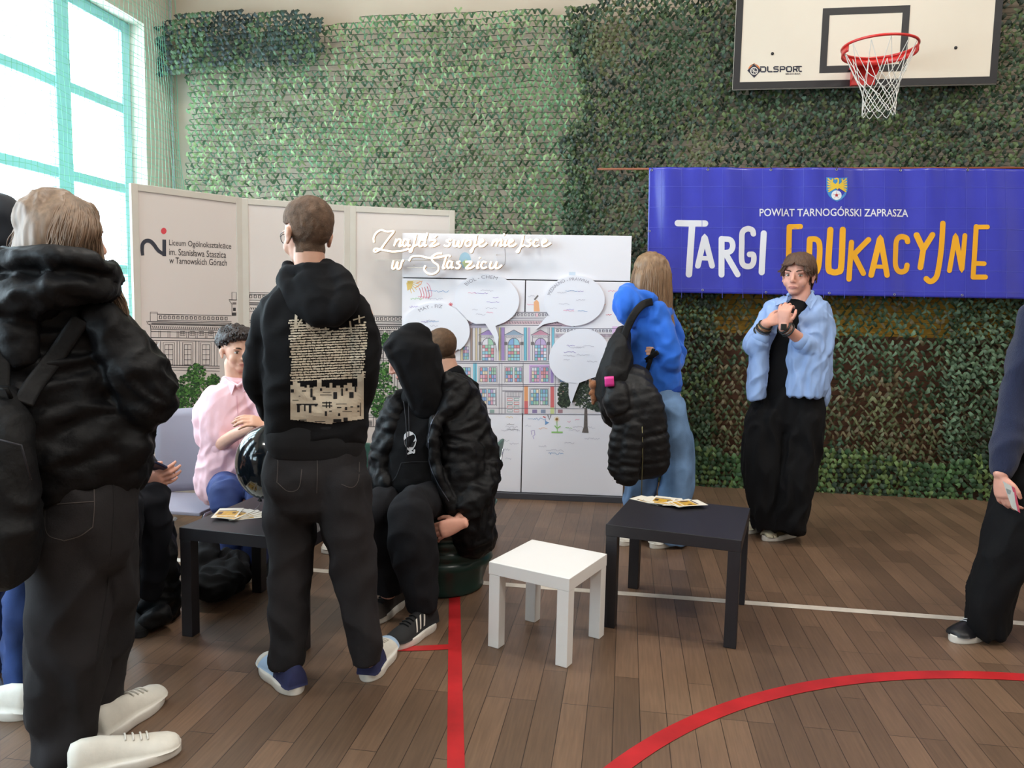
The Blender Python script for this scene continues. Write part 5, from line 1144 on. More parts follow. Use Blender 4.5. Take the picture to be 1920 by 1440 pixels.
    for (x0, y0, x1, y1) in [(556, 757, 596, 760), (557, 757, 562, 773), (570, 759, 573, 771), (579, 759, 584, 774), (590, 757, 594, 762), (604, 754, 622, 756), (604, 760, 623, 762), (611, 753, 613, 765), (617, 753, 619, 765), (609, 771, 613, 780), (617, 770, 622, 772), (634, 775, 638, 780), (632, 763, 640, 765), (647, 763, 651, 769), (657, 762, 662, 764), (670, 760, 674, 764), (560, 742, 590, 743.2), (548, 750, 560, 751), (600, 740, 622, 741), (605, 735, 620, 736), (582, 728, 586, 745), (586, 744, 592, 750), (625, 735, 632, 748), (640, 728, 643, 742), (655, 735, 663, 746), (545, 730, 551, 736), (566, 732, 574, 734), (600, 728, 604, 733), (648, 728, 652, 733), (665, 722, 668, 735), (625, 786, 640, 792), (644, 783, 652, 790), (560, 787, 575, 788.5), (590, 790, 610, 791), (670, 770, 674, 772), (676, 755, 677, 780), (630, 757, 650, 758), (642, 771, 660, 772)]:
        a.rect(x0, y0, x1, y1, BKp, 2.5)
    a.build('back_print', t, 'cream text rows and town skyline print')
    # jeans
    b = MB()
    loft(b, [T(592, 826, Y, 88, .100), T(592, 860, Y, 95, .122), T(594, 905, Y, 97, .13), T(594, 925, Y, 90, .12)], 28, 4, 2.5)
    loft(b, [T(545, 900, Y, 48, .12), T(544, 960, Y, 48, .11), T(545, 1040, Y, 44, .10), T(542, 1120, Y-.03, 38, .09), T(541, 1200, Y-.07, 36, .085), T(540, 1236, Y-.06, 34, .078), T(541, 1246, Y-.06, 33, .072)], 24, 5, caps=(True, False))
    loft(b, [T(643, 900, Y, 48, .12), T(648, 960, Y, 47, .11), T(660, 1040, Y, 43, .10), T(670, 1110, Y, 38, .09), T(682, 1180, Y, 33, .085), T(686, 1220, Y+.01, 29, .08), T(688, 1238, Y+.01, 29, .078)], 24, 5, caps=(True, False))
    cloth('jeans', b, M_BJEAN, t, 0.009, 3, (0.010, (7, 7, 6), 6), key='Cj')
    a = Art(cast('Cj', 0.0015)); st_ = mat('stitching', rgb(78, 72, 70), .8)
    a.stroke([(519, 905), (521, 870), (520, 862)], 1.2, st_, 0, True); a.stroke([(520, 905), (540, 921), (560, 915), (566, 880)], 1.4, st_, 0, True); a.stroke([(640, 908), (660, 914), (672, 900), (674, 866)], 1.2, st_, 0, True); a.stroke([(594, 835), (595, 880), (594, 925)], 1.2, st_, 0, True)
    a.build('pocket_seam', t)
    NV = mat('navy_suede', rgb(34, 38, 78), .8, var=.1, vs=40); LB = mat('pale_blue_leather', rgb(170, 196, 224), .5)
    h1 = at_z(558, 1303); sh = shoe(t, h1, px_yaw(h1, 502, 1248), .285, .112, LB, M_SOLE, M_SNK, M_SOLE, NV)
    h2 = at_z(687, 1279); sh = shoe(t, h2, px_yaw(h2, 716, 1235), .285, .108, M_SNK, M_SOLE, LB, M_SOLE, NV)
build_c()

# ---- A: long-haired person in the black puffer jacket, left foreground ------------------------------------------
def build_a():
    Y = 1.98; fl = at_z(180, 1405); t = person('person with long light brown hair in black puffer jacket and wide jeans, left foreground', (fl.x, fl.y, 0))
    hd = Head(at_y(118, 440, Y), (0.58, 0.81, -0.08), (0, 0, 1), 1.02); b = MB(); hd.add(b)
    loft(b, [T(110, 540, Y, 36, .05), T(115, 480, Y, 36, .055)], 16, 3)
    torso_body(b, at_y(150, 890, Y), at_y(120, 640, Y), at_y(112, 540, Y), 1.05)
    limb(b, [at_y(110, 920, Y), at_y(120, 1150, Y), at_y(120, 1400, Y-.05)], .08, .045); limb(b, [at_y(195, 920, Y+.05), at_y(198, 1150, Y+.1), at_y(190, 1345, Y+.13)], .08, .035)
    limb(b, [at_y(185, 640, Y), at_y(285, 745, Y+.1), at_y(200, 780, Y+.3)], .05, .035); limb(b, [at_y(30, 620, Y), at_y(0, 780, Y+.1), at_y(100, 800, Y+.3)], .05, .035)
    hand(b, at_y(195, 780, Y+.32), (-.8, .3, .1), (0, -.3, 1), (0, 1, 0), .6); hand(b, at_y(110, 800, Y+.32), (.8, .3, .1), (0, -.3, 1), (0, 1, 0), .6)
    V, N, F = solid(b, 0.0055, 3); body = mk('body', V, F, SKIN, t, True)
    hd.eyes(t)
    HM = mat('light_brown_hair', rgb(132, 108, 88), 0.5, var=0.30, vs=9, stretch=(9, 9, 1.2), spec=0.6)
    b = MB(); ax = (hd.r, hd.f, hd.u); k = hd.k
    b.ellipsoid(hd.p(0, -0.020, 0.030), .087*k, .104*k, .094*k, ax, 24, 16)
    loft(b, [T(118, 415, Y-.01, 66, .10), T(108, 445, Y-.02, 76, .11), T(102, 480, Y-.01, 78, .10), T(100, 520, Y, 70, .07)], 24, 5)
    loft(b, [T(160, 400, Y+.02, 26, .06), T(176, 445, Y+.02, 14, .06), T(182, 490, Y+.01, 14, .05), T(196, 530, Y+.02, 16, .04), T(222, 560, Y+.02, 13, .03), T(234, 590, Y+.02, 8, .02)], 16, 5)
    V, N, F = solid(b, 0.008, 4); V = wrinkle(V, N, 0.004, (28, 28, 4), 3, warp=0.02)
    m2 = MB(); m2.add([Vector(v) for v in V], F)
    crown = hd.p(0, -0.02, 0.122)
    gp = []
    for k_ in range(13):
        x = 28+k_*12.5; c = crown; u_ = (k_/12-.5)*2
        # guides from the crown over the back of the head
        gp.append([crown+hd.r*(0.012*u_), at_y(122+u_*40, 372+abs(u_)*12, Y-.05), at_y(116+u_*66, 402+10*abs(u_), Y-.098+.05*u_*u_), at_y(108+u_*78, 436, Y-.118+.06*u_*u_), at_y(102+u_*80, 470, Y-.118+.07*u_*u_), at_y(99+u_*80, 510, Y-.105+.06*u_*u_)])
    strands(m2, gp, 0.0034, 4, 520, 0.010)
    gp = [[at_y(165+3*i, 400, Y-.02), at_y(176+3*i, 440, Y-.025), at_y(177+4*i, 490, Y-.02), at_y(190+5*i, 530, Y-.01), at_y(215+5*i, 560, Y), at_y(226+6*i, 600, Y+.01)] for i in range(4)]
    strands(m2, gp, 0.0030, 6, 90, 0.006)
    gp = [[at_y(60-6*i, 400+4*i, Y-.05), at_y(42-6*i, 430, Y-.06), at_y(30-4*i, 450, Y-.05), at_y(26-5*i, 475, Y-.04)] for i in range(3)]
    strands(m2, gp, 0.0016, 9, 40, 0.012)
    m2.build('hair', HM, t, True)
    # jacket
    b = MB(); P = (0.085, 0.016)
    loft(b, [T(105, 545, Y, 105, .12), T(100, 590, Y, 138, .15), T(95, 660, Y, 160, .17), T(110, 740, Y, 172, .18), T(125, 800, Y, 166, .18), T(145, 850, Y, 156, .17), T(155, 888, Y, 130, .15)], 36, 6, 2.4, puff=P)
    loft(b, [T(180, 590, Y, 45, .10), T(225, 650, Y+.02, 52, .11), T(262, 715, Y+.03, 62, .11), T(276, 748, Y+.06, 52, .10), T(235, 790, Y+.16, 38, .09), T(170, 805, Y+.28, 30, .07)], 24, 6, puff=(0.08, 0.016))
    loft(b, [T(40, 590, Y, 45, .10), T(-5, 680, Y+.02, 50, .11), T(-10, 770, Y+.06, 44, .10), T(60, 810, Y+.26, 36, .08), T(120, 800, Y+.34, 30, .07)], 24, 6, puff=(0.08, 0.016))
    loft(b, [T(228, 800, Y+.06, 40, .08), T(248, 830, Y+.04, 40, .09), T(235, 865, Y+.02, 30, .08)], 20, 4, puff=(.06, .008))
    cloth('puffer_jacket', b, M_PUFF, t, 0.010, 4, (0.010, (9, 9, 13), 5), key='A')
    b = MB()
    loft(b, [T(-15, 500, Y-.02, 32, .08), T(30, 492, Y-.10, 30, .07), T(90, 486, Y-.14, 26, .06), T(150, 490, Y-.11, 24, .06), T(180, 512, Y-.05, 22, .06), T(200, 525, Y+.01, 20, .045)], 22, 6, side=Vector((0, 0, 1)))
    loft(b, [T(-10, 560, Y-.05, 45, .09), T(50, 560, Y-.15, 50, .08), T(110, 545, Y-.15, 36, .07), T(158, 540, Y-.10, 30, .06), T(188, 545, Y-.02, 20, .055)], 22, 6, side=Vector((0, 0, 1)))
    loft(b, [T(213, 500, Y+.02, 8, .02), T(214, 520, Y+.0, 10, .05), T(208, 552, Y+.01, 12, .06)], 14, 4)
    loft(b, [T(30, 620, Y-.15, 46, .06), T(40, 660, Y-.16, 36, .05), T(40, 690, Y-.15, 18, .03)], 20, 5)
    cloth('jacket_hood', b, M_PUFF, t, 0.009, 5, (0.008, (12, 12, 14), 8))
    b = MB()
    loft(b, [T(150, 880, Y, 108, .14), T(155, 915, Y, 104, .145), T(160, 960, Y+.0, 102, .15), T(160, 1010, Y+.0, 100, .15)], 30, 4, 2.5)
    loft(b, [T(125, 960, Y-.03, 72, .15), T(128, 1060, Y-.03, 78, .15), T(130, 1160, Y-.03, 78, .145), T(126, 1260, Y-.04, 76, .14), T(118, 1350, Y-.05, 64, .13), T(115, 1425, Y-.06, 58, .12), T(114, 1450, Y-.06, 55, .12)], 28, 5)
    loft(b, [T(200, 950, Y+.08, 60, .14), T(200, 1060, Y+.1, 60, .14), T(196, 1160, Y+.11, 56, .13), T(186, 1250, Y+.12, 46, .12), T(190, 1340, Y+.13, 38, .12), T(192, 1362, Y+.13, 38, .12)], 26, 5)
    cloth('jeans', b, M_BJEAN, t, 0.010, 3, (0.014, (5.5, 5.5, 4.2), 11), key='Aj')
    a = Art(cast('Aj', .0018)); st_ = MATS['stitching']
    a.stroke([(80, 948), (120, 944), (176, 940)], 1.6, st_, 0, True); a.stroke([(176, 905), (177, 950), (174, 988)], 1.6, st_, 0, True); a.stroke([(174, 988), (150, 1005), (120, 1014)], 1.8, st_, 0, True); a.stroke([(84, 950), (88, 1000), (120, 1014)], 1.4, st_, 0, True)
    a.stroke([(213, 905), (214, 960), (205, 1080), (190, 1180), (180, 1260)], 1.4, mat('seam_dark', rgb(30, 30, 32), .9), 0, True)
    a.build('pocket_seam', t)
    h1 = at_z(150, 1440); 
    h1 = at_z(128, 1462); shoe(t, h1, px_yaw(h1, 238, 1432), .29, .112, M_SNK, M_SOLE, None, M_SOLE, None)
    h2 = at_z(178, 1395); shoe(t, h2, px_yaw(h2, 262, 1335), .29, .112, M_SNK, M_SOLE, None, M_SOLE, None)
    # backpack (a thing of its own)
    bp = thing('backpack', 'large black backpack worn by the long-haired person in the puffer jacket', 'backpack', at_y(10, 1065, Y-.25))
    MB_ = mat('backpack_black', rgb(12, 13, 16), .6, spec=.3, var=.12, vs=12, bump=.25, bs=50)
    b = MB(); loft(b, [T(5, 755, Y-.20, 40, .06), T(-5, 800, Y-.24, 68, .09), T(-5, 900, Y-.26, 80, .11), T(-5, 1000, Y-.27, 84, .12), T(-3, 1045, Y-.26, 76, .11)], 28, 5, 3.0)
    cloth('bag', b, MB_, bp, .010, 3, (.008, (8, 8, 6), 3))
    def strap(name, pts, w, m_, par, th=.006):
        b = MB(); loft(b, [Wp(p, w, th) for p in pts], 10, 6, 4); return b.build(name, m_, par, True)
    strap('shoulder_strap', [cast('A', .012)(150, 600), cast('A', .014)(110, 660), cast('A', .016)(65, 720), at_y(45, 755, Y-.225)], .024, MB_, bp)
    strap('shoulder_strap', [cast('A', .014)(2, 600), cast('A', .016)(2, 660), at_y(0, 745, Y-.235)], .022, MB_, bp)
    b = MB(); b.tube([at_y(-14, 742, Y-.27), at_y(-10, 728, Y-.28), at_y(12, 728, Y-.28), at_y(20, 745, Y-.25)], .006, 8); b.build('grab_handle', MB_, bp, True)
    b = MB(); b.tube([at_y(-60, 830, Y-.345), at_y(-10, 822, Y-.37), at_y(40, 835, Y-.345), at_y(58, 900, Y-.33)], .003, 6); b.build('zip', mat('zip_dark', rgb(50, 50, 56), .4, .4), bp, True)
build_a()

# ---- B: person hidden behind A at the far left --------------------------------------------------------------------
def build_b():
    Y = 2.42; fl = at_z(20, 1338); t = person('person in blue jeans and dark blue hood, mostly hidden at the far left edge', (fl.x, fl.y, 0))
    hd = Head(at_y(-5, 425, Y), (0.5, 0.85, 0), UPZ, 1.0); b = MB(); hd.add(b); loft(b, [T(-8, 520, Y, 30, .05), T(-5, 470, Y, 30, .055)], 16, 3)
    torso_body(b, at_y(0, 830, Y), at_y(-10, 620, Y), at_y(-8, 520, Y))
    Yl = 2.06
    limb(b, [at_y(-35, 860, Y), at_y(-30, 1060, Y-.06), at_y(-30, 1290, Y-.14)], .07, .03); limb(b, [at_y(32, 860, Y-.02), at_y(52, 1000, Y-.12), at_y(42, 1150, Y-.22), at_y(39, 1310, Yl+.10)], .07, .03)
    limb(b, [at_y(50, 600, Y), at_y(62, 720, Y+.02), at_y(50, 800, Y+.15)], .045, .03); limb(b, [at_y(-60, 600, Y), at_y(-72, 720, Y), at_y(-50, 800, Y+.15)], .045, .03)
    hand(b, at_y(50, 805, Y+.18), (-.3, .3, -.6), (1, 0, 0), (0, 1, 0), .5); hand(b, at_y(-50, 805, Y+.18), (.3, .3, -.6), (-1, 0, 0), (0, 1, 0), .5)
    V, N, F = solid(b, .007, 3); mk('body', V, F, SKIN, t, True); hd.eyes(t)
    NB = mat('navy_fleece', rgb(14, 22, 34), .85, var=.1, vs=20, sheen=.2)
    b = MB(); loft(b, [T(-8, 388, Y, 30, .07), T(-2, 400, Y, 48, .11), T(0, 440, Y, 54, .125), T(-2, 480, Y, 50, .11), T(-4, 520, Y, 60, .11), T(-5, 560, Y, 88, .12), T(-5, 680, Y, 92, .13), T(-5, 830, Y, 90, .13)], 28, 5)
    loft(b, [T(55, 580, Y, 28, .07), T(64, 680, Y, 28, .065), T(58, 790, Y+.12, 24, .055)], 18, 5); loft(b, [T(-65, 580, Y, 28, .07), T(-74, 680, Y, 28, .065), T(-58, 790, Y+.12, 24, .055)], 18, 5)
    cloth('hooded_jacket', b, NB, t, .011, 5, (.007, (8, 8, 10), 7))
    BJ = mat('blue_denim', rgb(36, 62, 118), .85, var=.35, vs=6, bump=.1, bs=200)
    b = MB(); loft(b, [T(0, 820, Y, 80, .12), T(2, 880, Y, 84, .13)], 26, 3)
    loft(b, [T(-35, 860, Y, 48, .11), T(-30, 1060, Y-.06, 44, .10), T(-30, 1290, Y-.14, 34, .09)], 22, 5)
    loft(b, [T(30, 860, Y-.02, 48, .12), T(52, 1000, Y-.12, 42, .11), T(44, 1120, Y-.2, 36, .10), T(38, 1220, Yl+.14, 32, .09), T(40, 1318, Yl+.10, 32, .085)], 22, 5)
    cloth('jeans', b, BJ, t, .010, 3, (.010, (8, 8, 8), 2))
    h = at_z(62, 1345); shoe(t, h, px_yaw(h, 5, 1338), .28, .10, M_SNK, M_SOLE); h = at_z(-10, 1320); shoe(t, h, px_yaw(h, -50, 1300), .28, .10, M_SNK, M_SOLE)
build_b()
# blue bag on the floor at the left
def build_bag():
    bm_ = mat('violet_blue_nylon', rgb(44, 52, 120), .45, var=.2, vs=9, bump=.3, bs=30)
    c = at_z(10, 1178); t = thing('bag', 'violet blue sports bag lying on the floor at the left edge', 'bag', c)
    Yb = c.y+.05; b = MB()
    loft(b, [T(-60, 1165, Yb, 35, .12), T(-20, 1148, Yb+.05, 42, .14), T(20, 1128, Yb+.1, 38, .14), T(55, 1110, Yb+.15, 26, .11)], 24, 5, 2.6)
    cloth('bag_body', b, bm_, t, .010, 3, (.012, (9, 9, 16), 3), disp=lambda P: 0.0 if P.z > .012 else 0)
    b = MB(); b.tube([at_y(-10, 1125, Yb-.08), at_y(10, 1098, Yb-.03), at_y(30, 1096, Yb), at_y(44, 1110, Yb+.03)], .007, 8); b.build('handle', mat('webbing', rgb(90, 170, 200), .6), t, True)
build_bag()
# ---- F: seated pupil, black hood up, black puffer jacket, on a dark green drum ------------------------------------
def build_drum():
    c = at_z(803, 1128); r = 0.245; cx, cy = c.x+0.005, c.y+r-0.01
    t = thing('drum_seat', 'dark green ribbed drum the hooded pupil sits on', 'seat', (cx, cy, 0))
    prof = [(0.0, 0.0), (0.19, 0.0), (0.205, 0.012), (0.20, 0.03), (0.222, 0.10)]
    for k in range(5):
        z = 0.13+k*0.055; prof += [(0.236, z), (0.247, z+0.018), (0.236, z+0.036), (0.229, z+0.045)]
    prof += [(0.232, 0.41), (0.222, 0.425), (0.0, 0.432)]
    b = MB(); b.lathe((cx, cy, 0), prof[1:-1], 56); b.build('drum_body', mat('dark_green_plastic', rgb(16, 48, 42), .3, var=.06, vs=6), t, True)
    b = MB(); b.lathe((cx, cy, 0), [(0.228, 0.424), (0.224, 0.436), (0.05, 0.438)], 56); b.build('lid', mat('dark_green_lid', rgb(20, 56, 48), .35, var=.06, vs=6), t, True)
    return cx, cy
DR = build_drum()
def build_f():
    Y = 3.40; t = person('person with black hood up and black puffer jacket, sitting on the dark green drum', (DR[0], DR[1], 0.437))
    hd = Head(at_y(768, 668, Y-.07), (-0.86, -0.20, -0.42), (-.25, 0, 1), 1.0); b = MB(); hd.add(b)
    loft(b, [T(808, 770, Y, 24, .055), T(795, 730, Y-.03, 24, .055), T(780, 700, Y-.05, 24, .055)], 16, 3)
    torso_body(b, at_y(800, 930, Y), at_y(810, 820, Y), at_y(805, 760, Y))
    limb(b, [at_y(825, 925, Y), at_y(765, 945, Y-.38), at_y(790, 1130, Y-.42)], .07, .04); limb(b, [at_y(770, 925, Y+.02), at_y(708, 955, Y-.28), at_y(728, 1110, Y-.30)], .07, .04)
    limb(b, [at_y(878, 780, Y), at_y(905, 890, Y+.02), at_y(862, 980, Y-.22)], .045, .032); limb(b, [at_y(745, 770, Y), at_y(722, 870, Y-.05), at_y(720, 925, Y-.2)], .045, .03)
    hand(b, at_y(864, 982, Y-.24), (-0.80, -0.12, -0.28), (0.1, -0.9, 0.45), (-.2, 0.2, 1), 0.62, 0.98); hand(b, at_y(722, 925, Y-.2), (-.5, -.6, -.2), (0, 0, 1), (1, 0, 0), .6)
    V, N, F = solid(b, 0.0046, 3); mk('body', V, F, SKIN2, t, True); hd.eyes(t)
    # hoodie: torso, hood
    b = MB()
    loft(b, [T(800, 730, Y-.02, 46, .08), T(800, 765, Y, 62, .10), T(796, 820, Y-.03, 66, .13), T(790, 870, Y-.05, 68, .14), T(790, 905, Y-.06, 70, .15)], 28, 5)
    cloth('hoodie', b, M_FLEECE, t, .009, 5, (.006, (9, 9, 9), 4), key='F')
    b = MB()
    loft(b, [T(778, 628, Y-.05, 34, .07), T(774, 650, Y-.06, 50, .115), T(786, 685, Y-.05, 45, .125), T(795, 720, Y-.05, 40, .12), T(803, 748, Y-.04, 34, .11), T(804, 765, Y-.03, 36, .10)], 28, 6, 2.2)
    loft(b, [T(770, 632, Y-.06, 14, .06), T(745, 640, Y-.08, 15, .08), T(728, 648, Y-.10, 10, .075)], 16, 4)
    loft(b, [T(722, 650, Y-.11, 6, .06), T(746, 690, Y-.10, 6, .085), T(764, 730, Y-.09, 8, .08), T(778, 760, Y-.08, 10, .06)], 16, 5)
    cloth('hood', b, M_FLEECE, t, .008, 5, (.004, (9, 9, 9), 6), key='Fh')
    # face shows in front of the hood's edge: shift the hood opening back by trimming the front with the face kept outside
    a = Art(cast('F')); WH = mat('print_white', rgb(222, 222, 226), .6); BK = MATS['print_black']
    a.poly([(768+13*math.cos(q), 824+15.5*math.sin(q)) for q in np.linspace(math.pi*0.95, math.pi*2.05, 14)][::-1]+[], WH, 0) if False else None
    pts = [(757, 822), (758, 815), (762, 810), (768, 808.5), (774, 811), (779, 817), (781, 826), (779, 835), (774, 843), (769, 847), (764, 843), (759, 834)]
    a.poly(pts[::-1], WH, 0)
    a.poly([(758, 825), (763, 829), (766, 838), (762, 836)][::-1], BK, 1.5); a.poly([(780, 826), (773, 830), (769, 839), (775, 838)][::-1], BK, 1.5)
    a.stroke([(765, 851), (770, 847), (776, 849), (777, 844)], 3, WH, 0, True, True); a.stroke([(764, 851), (772, 849)], 2.5, WH, 0)
    a.build('chest_print', t, 'white alien head print')
    for p in ([(757, 752), (761, 790), (763, 830), (762, 858)], [(766, 755), (767, 800), (766, 840)]):
        b = MB(); b.tube([cast('F', .006)(*q) for q in p], .0022, 6, True); b.build('drawstring', mat('cord_dark', rgb(44, 44, 50), .7), t, True)
    a = Art(cast('F', .004)); a.stroke([(752, 868), (744, 890), (735, 903)], 1.6, mat('pocket_edge', rgb(34, 36, 40), .9), 0, True); a.stroke([(752, 868), (775, 866), (820, 866)], 1.6, MATS['pocket_edge'], 0, True); a.build('pocket_seam', t)
    # jacket: open front, two sides, back and sleeves
    b = MB(); pf = (0.085, 0.013)
    loft(b, [T(845, 728, Y+.02, 40, .09), T(862, 770, Y+.02, 48, .12), T(866, 840, Y-.01, 48, .15), T(868, 900, Y-.02, 52, .17), T(876, 950, Y-.01, 50, .18), T(888, 1000, Y+.0, 42, .17), T(890, 1012, Y, 38, .15)], 26, 6, puff=pf)
    loft(b, [T(812, 740, Y+.1, 80, .06), T(815, 800, Y+.11, 92, .07), T(815, 880, Y+.12, 100, .08), T(825, 950, Y+.12, 95, .08)], 26, 5, puff=pf)
    loft(b, [T(756, 745, Y+.0, 22, .09), T(738, 790, Y-.02, 28, .12), T(728, 850, Y-.03, 32, .14), T(722, 900, Y-.02, 32, .13), T(728, 935, Y, 30, .12)], 22, 6, puff=pf)
    loft(b, [T(868, 760, Y+.0, 34, .08), T(896, 820, Y-.0, 32, .085), T(908, 880, Y-.02, 31, .08), T(894, 925, Y-.12, 30, .075), T(876, 955, Y-.19, 25, .055)], 22, 7, puff=(.055, .014))
    loft(b, [T(738, 770, Y-.04, 24, .07), T(722, 830, Y-.08, 24, .07), T(716, 885, Y-.12, 20, .065), T(722, 912, Y-.18, 18, .05)], 20, 6, puff=(.05, .009))
    loft(b, [T(838, 718, Y-.06, 20, .05), T(860, 735, Y-.03, 26, .07), T(846, 760, Y-.09, 22, .05), T(818, 790, Y-.14, 10, .03)], 20, 5)
    loft(b, [T(818, 785, Y-.15, 11, .03), T(812, 830, Y-.17, 10, .035), T(818, 880, Y-.19, 10, .035), T(835, 925, Y-.19, 12, .04), T(855, 960, Y-.17, 14, .05)], 16, 5)
    cloth('puffer_jacket', b, M_PUFF, t, .008, 2, (.008, (12, 12, 15), 15), key='Fj')
    a = Art(cast('Fj', .003)); zp = mat('zip_grey', rgb(84, 86, 96), .4, .5)
    a.stroke([(822, 770), (808, 795), (803, 830), (806, 870), (820, 905), (842, 940)], 1.5, zp, 0, True); a.build('zip', t)
    b = MB()
    loft(b, [T(835, 905, Y+.0, 50, .12), T(800, 920, Y-.05, 62, .12), T(760, 925, Y-.05, 45, .11)], 22, 4, side=UPZ*.01+Vector((0, 0, 1)))
    loft(b, [Wp(at_y(828, 928, Y), .085, .095), Wp(at_y(795, 940, Y-.18), .085, .09), Wp(at_y(768, 955, Y-.34), .08, .08), Wp(at_y(768, 985, Y-.41), .078, .075)], 22, 5)
    loft(b, [T(768, 965, Y-.38, 40, .085), T(772, 1010, Y-.41, 45, .09), T(780, 1060, Y-.41, 42, .085), T(788, 1110, Y-.42, 33, .075), T(792, 1132, Y-.42, 28, .065), T(793, 1142, Y-.42, 26, .06)], 22, 5, caps=(True, False))
    loft(b, [Wp(at_y(765, 925, Y+.04), .08, .09), Wp(at_y(730, 938, Y-.14), .08, .085), Wp(at_y(708, 955, Y-.27), .075, .075), Wp(at_y(706, 980, Y-.31), .07, .07)], 22, 5)
    loft(b, [T(706, 965, Y-.28, 30, .08), T(712, 1020, Y-.30, 32, .08), T(724, 1080, Y-.31, 26, .07), T(730, 1112, Y-.31, 24, .06)], 22, 5, caps=(True, False))
    cloth('trousers', b, mat('charcoal_sweatpants', rgb(24, 24, 28), .9, spec=.25, var=.08, vs=20, bump=.08, bs=160), t, .009, 4, (.009, (7, 7, 6), 21))
    BS = mat('black_suede', rgb(30, 30, 32), .8, var=.15, vs=40)
    h = at_z(812, 1172); s_ = shoe(t, h, px_yaw(h, 745, 1212), .285, .108, BS, M_SOLE, None, mat('lace_black', rgb(20, 20, 22), .8), None, stripe=mat('stripe_white', rgb(226, 222, 212), .5), H=.10)
    h = at_z(752, 1130); shoe(t, h, px_yaw(h, 700, 1166), .28, .105, mat('brown_suede', rgb(48, 40, 36), .8, var=.15, vs=40), M_SOLE, None, MATS['lace_black'], None)
build_f()

# ---- D: curly-haired pupil in the pink shirt, seated on a chair ------------------------------------------------------
def build_chair_d():
    Y = 4.12; t = thing('chair', 'pale lilac chair with silver tube frame behind the pupil in the pink shirt', 'chair', at_y(345, 1030, Y))
    LM = mat('lilac_mesh', rgb(142, 136, 148), .7, var=.03, vs=4, bump=.06, bs=300); TU = mat('chrome_tube', rgb(200, 206, 214), .22, .9)
    c = [at_y(294, 768, Y), at_y(440, 760, Y), at_y(446, 915, Y), at_y(306, 922, Y)]
    V = []; n = 10
    for j in range(n+1):
        for i in range(n+1):
            u, v = i/n, j/n; p = (c[0]*(1-u)+c[1]*u)*(1-v)+(c[3]*(1-u)+c[2]*u)*v; V.append(p+Vector((0, -0.02*math.sin(math.pi*v)+.03*(2*u-1)**2*-1, 0)))
    o = mk('backrest', V, [(j*(n+1)+i, (j+1)*(n+1)+i, (j+1)*(n+1)+i+1, j*(n+1)+i+1) for j in range(n) for i in range(n)], LM, t, True); m = o.modifiers.new('s', 'SOLIDIFY'); m.thickness = .012
    Zs = c[3].z-0.02; x0, x1 = c[3].x, c[2].x
    for x in (x0+.0, x1):
        b = MB(); top = c[0] if x == x0 else c[1]; bot = c[3] if x == x0 else c[2]
        b.tube([top, bot, Vector((x, Y+.02, Zs)), Vector((x, Y+.08, Zs-.2)), Vector((x, Y+.12, .012))], .012, 10); b.build('back_leg', TU, t, True)
        b = MB(); b.tube([Vector((x, Y+.02, Zs)), Vector((x, Y-.36, Zs)), Vector((x, Y-.40, Zs-.04)), Vector((x, Y-.42, .012))], .012, 10); b.build('front_leg', TU, t, True)
    b = MB(); b.box(((x0+x1)/2, Y-.19, Zs+.012), (x1-x0-.02, .40, .022)); b.build('seat', LM, t, bevel=.006)
    b = MB(); b.tube([(x0, Y+.02, Zs-.005), (x1, Y+.02, Zs-.005)], .010, 8); b.build('cross_bar', TU, t, True)
    return Zs+.025
ZD = build_chair_d()
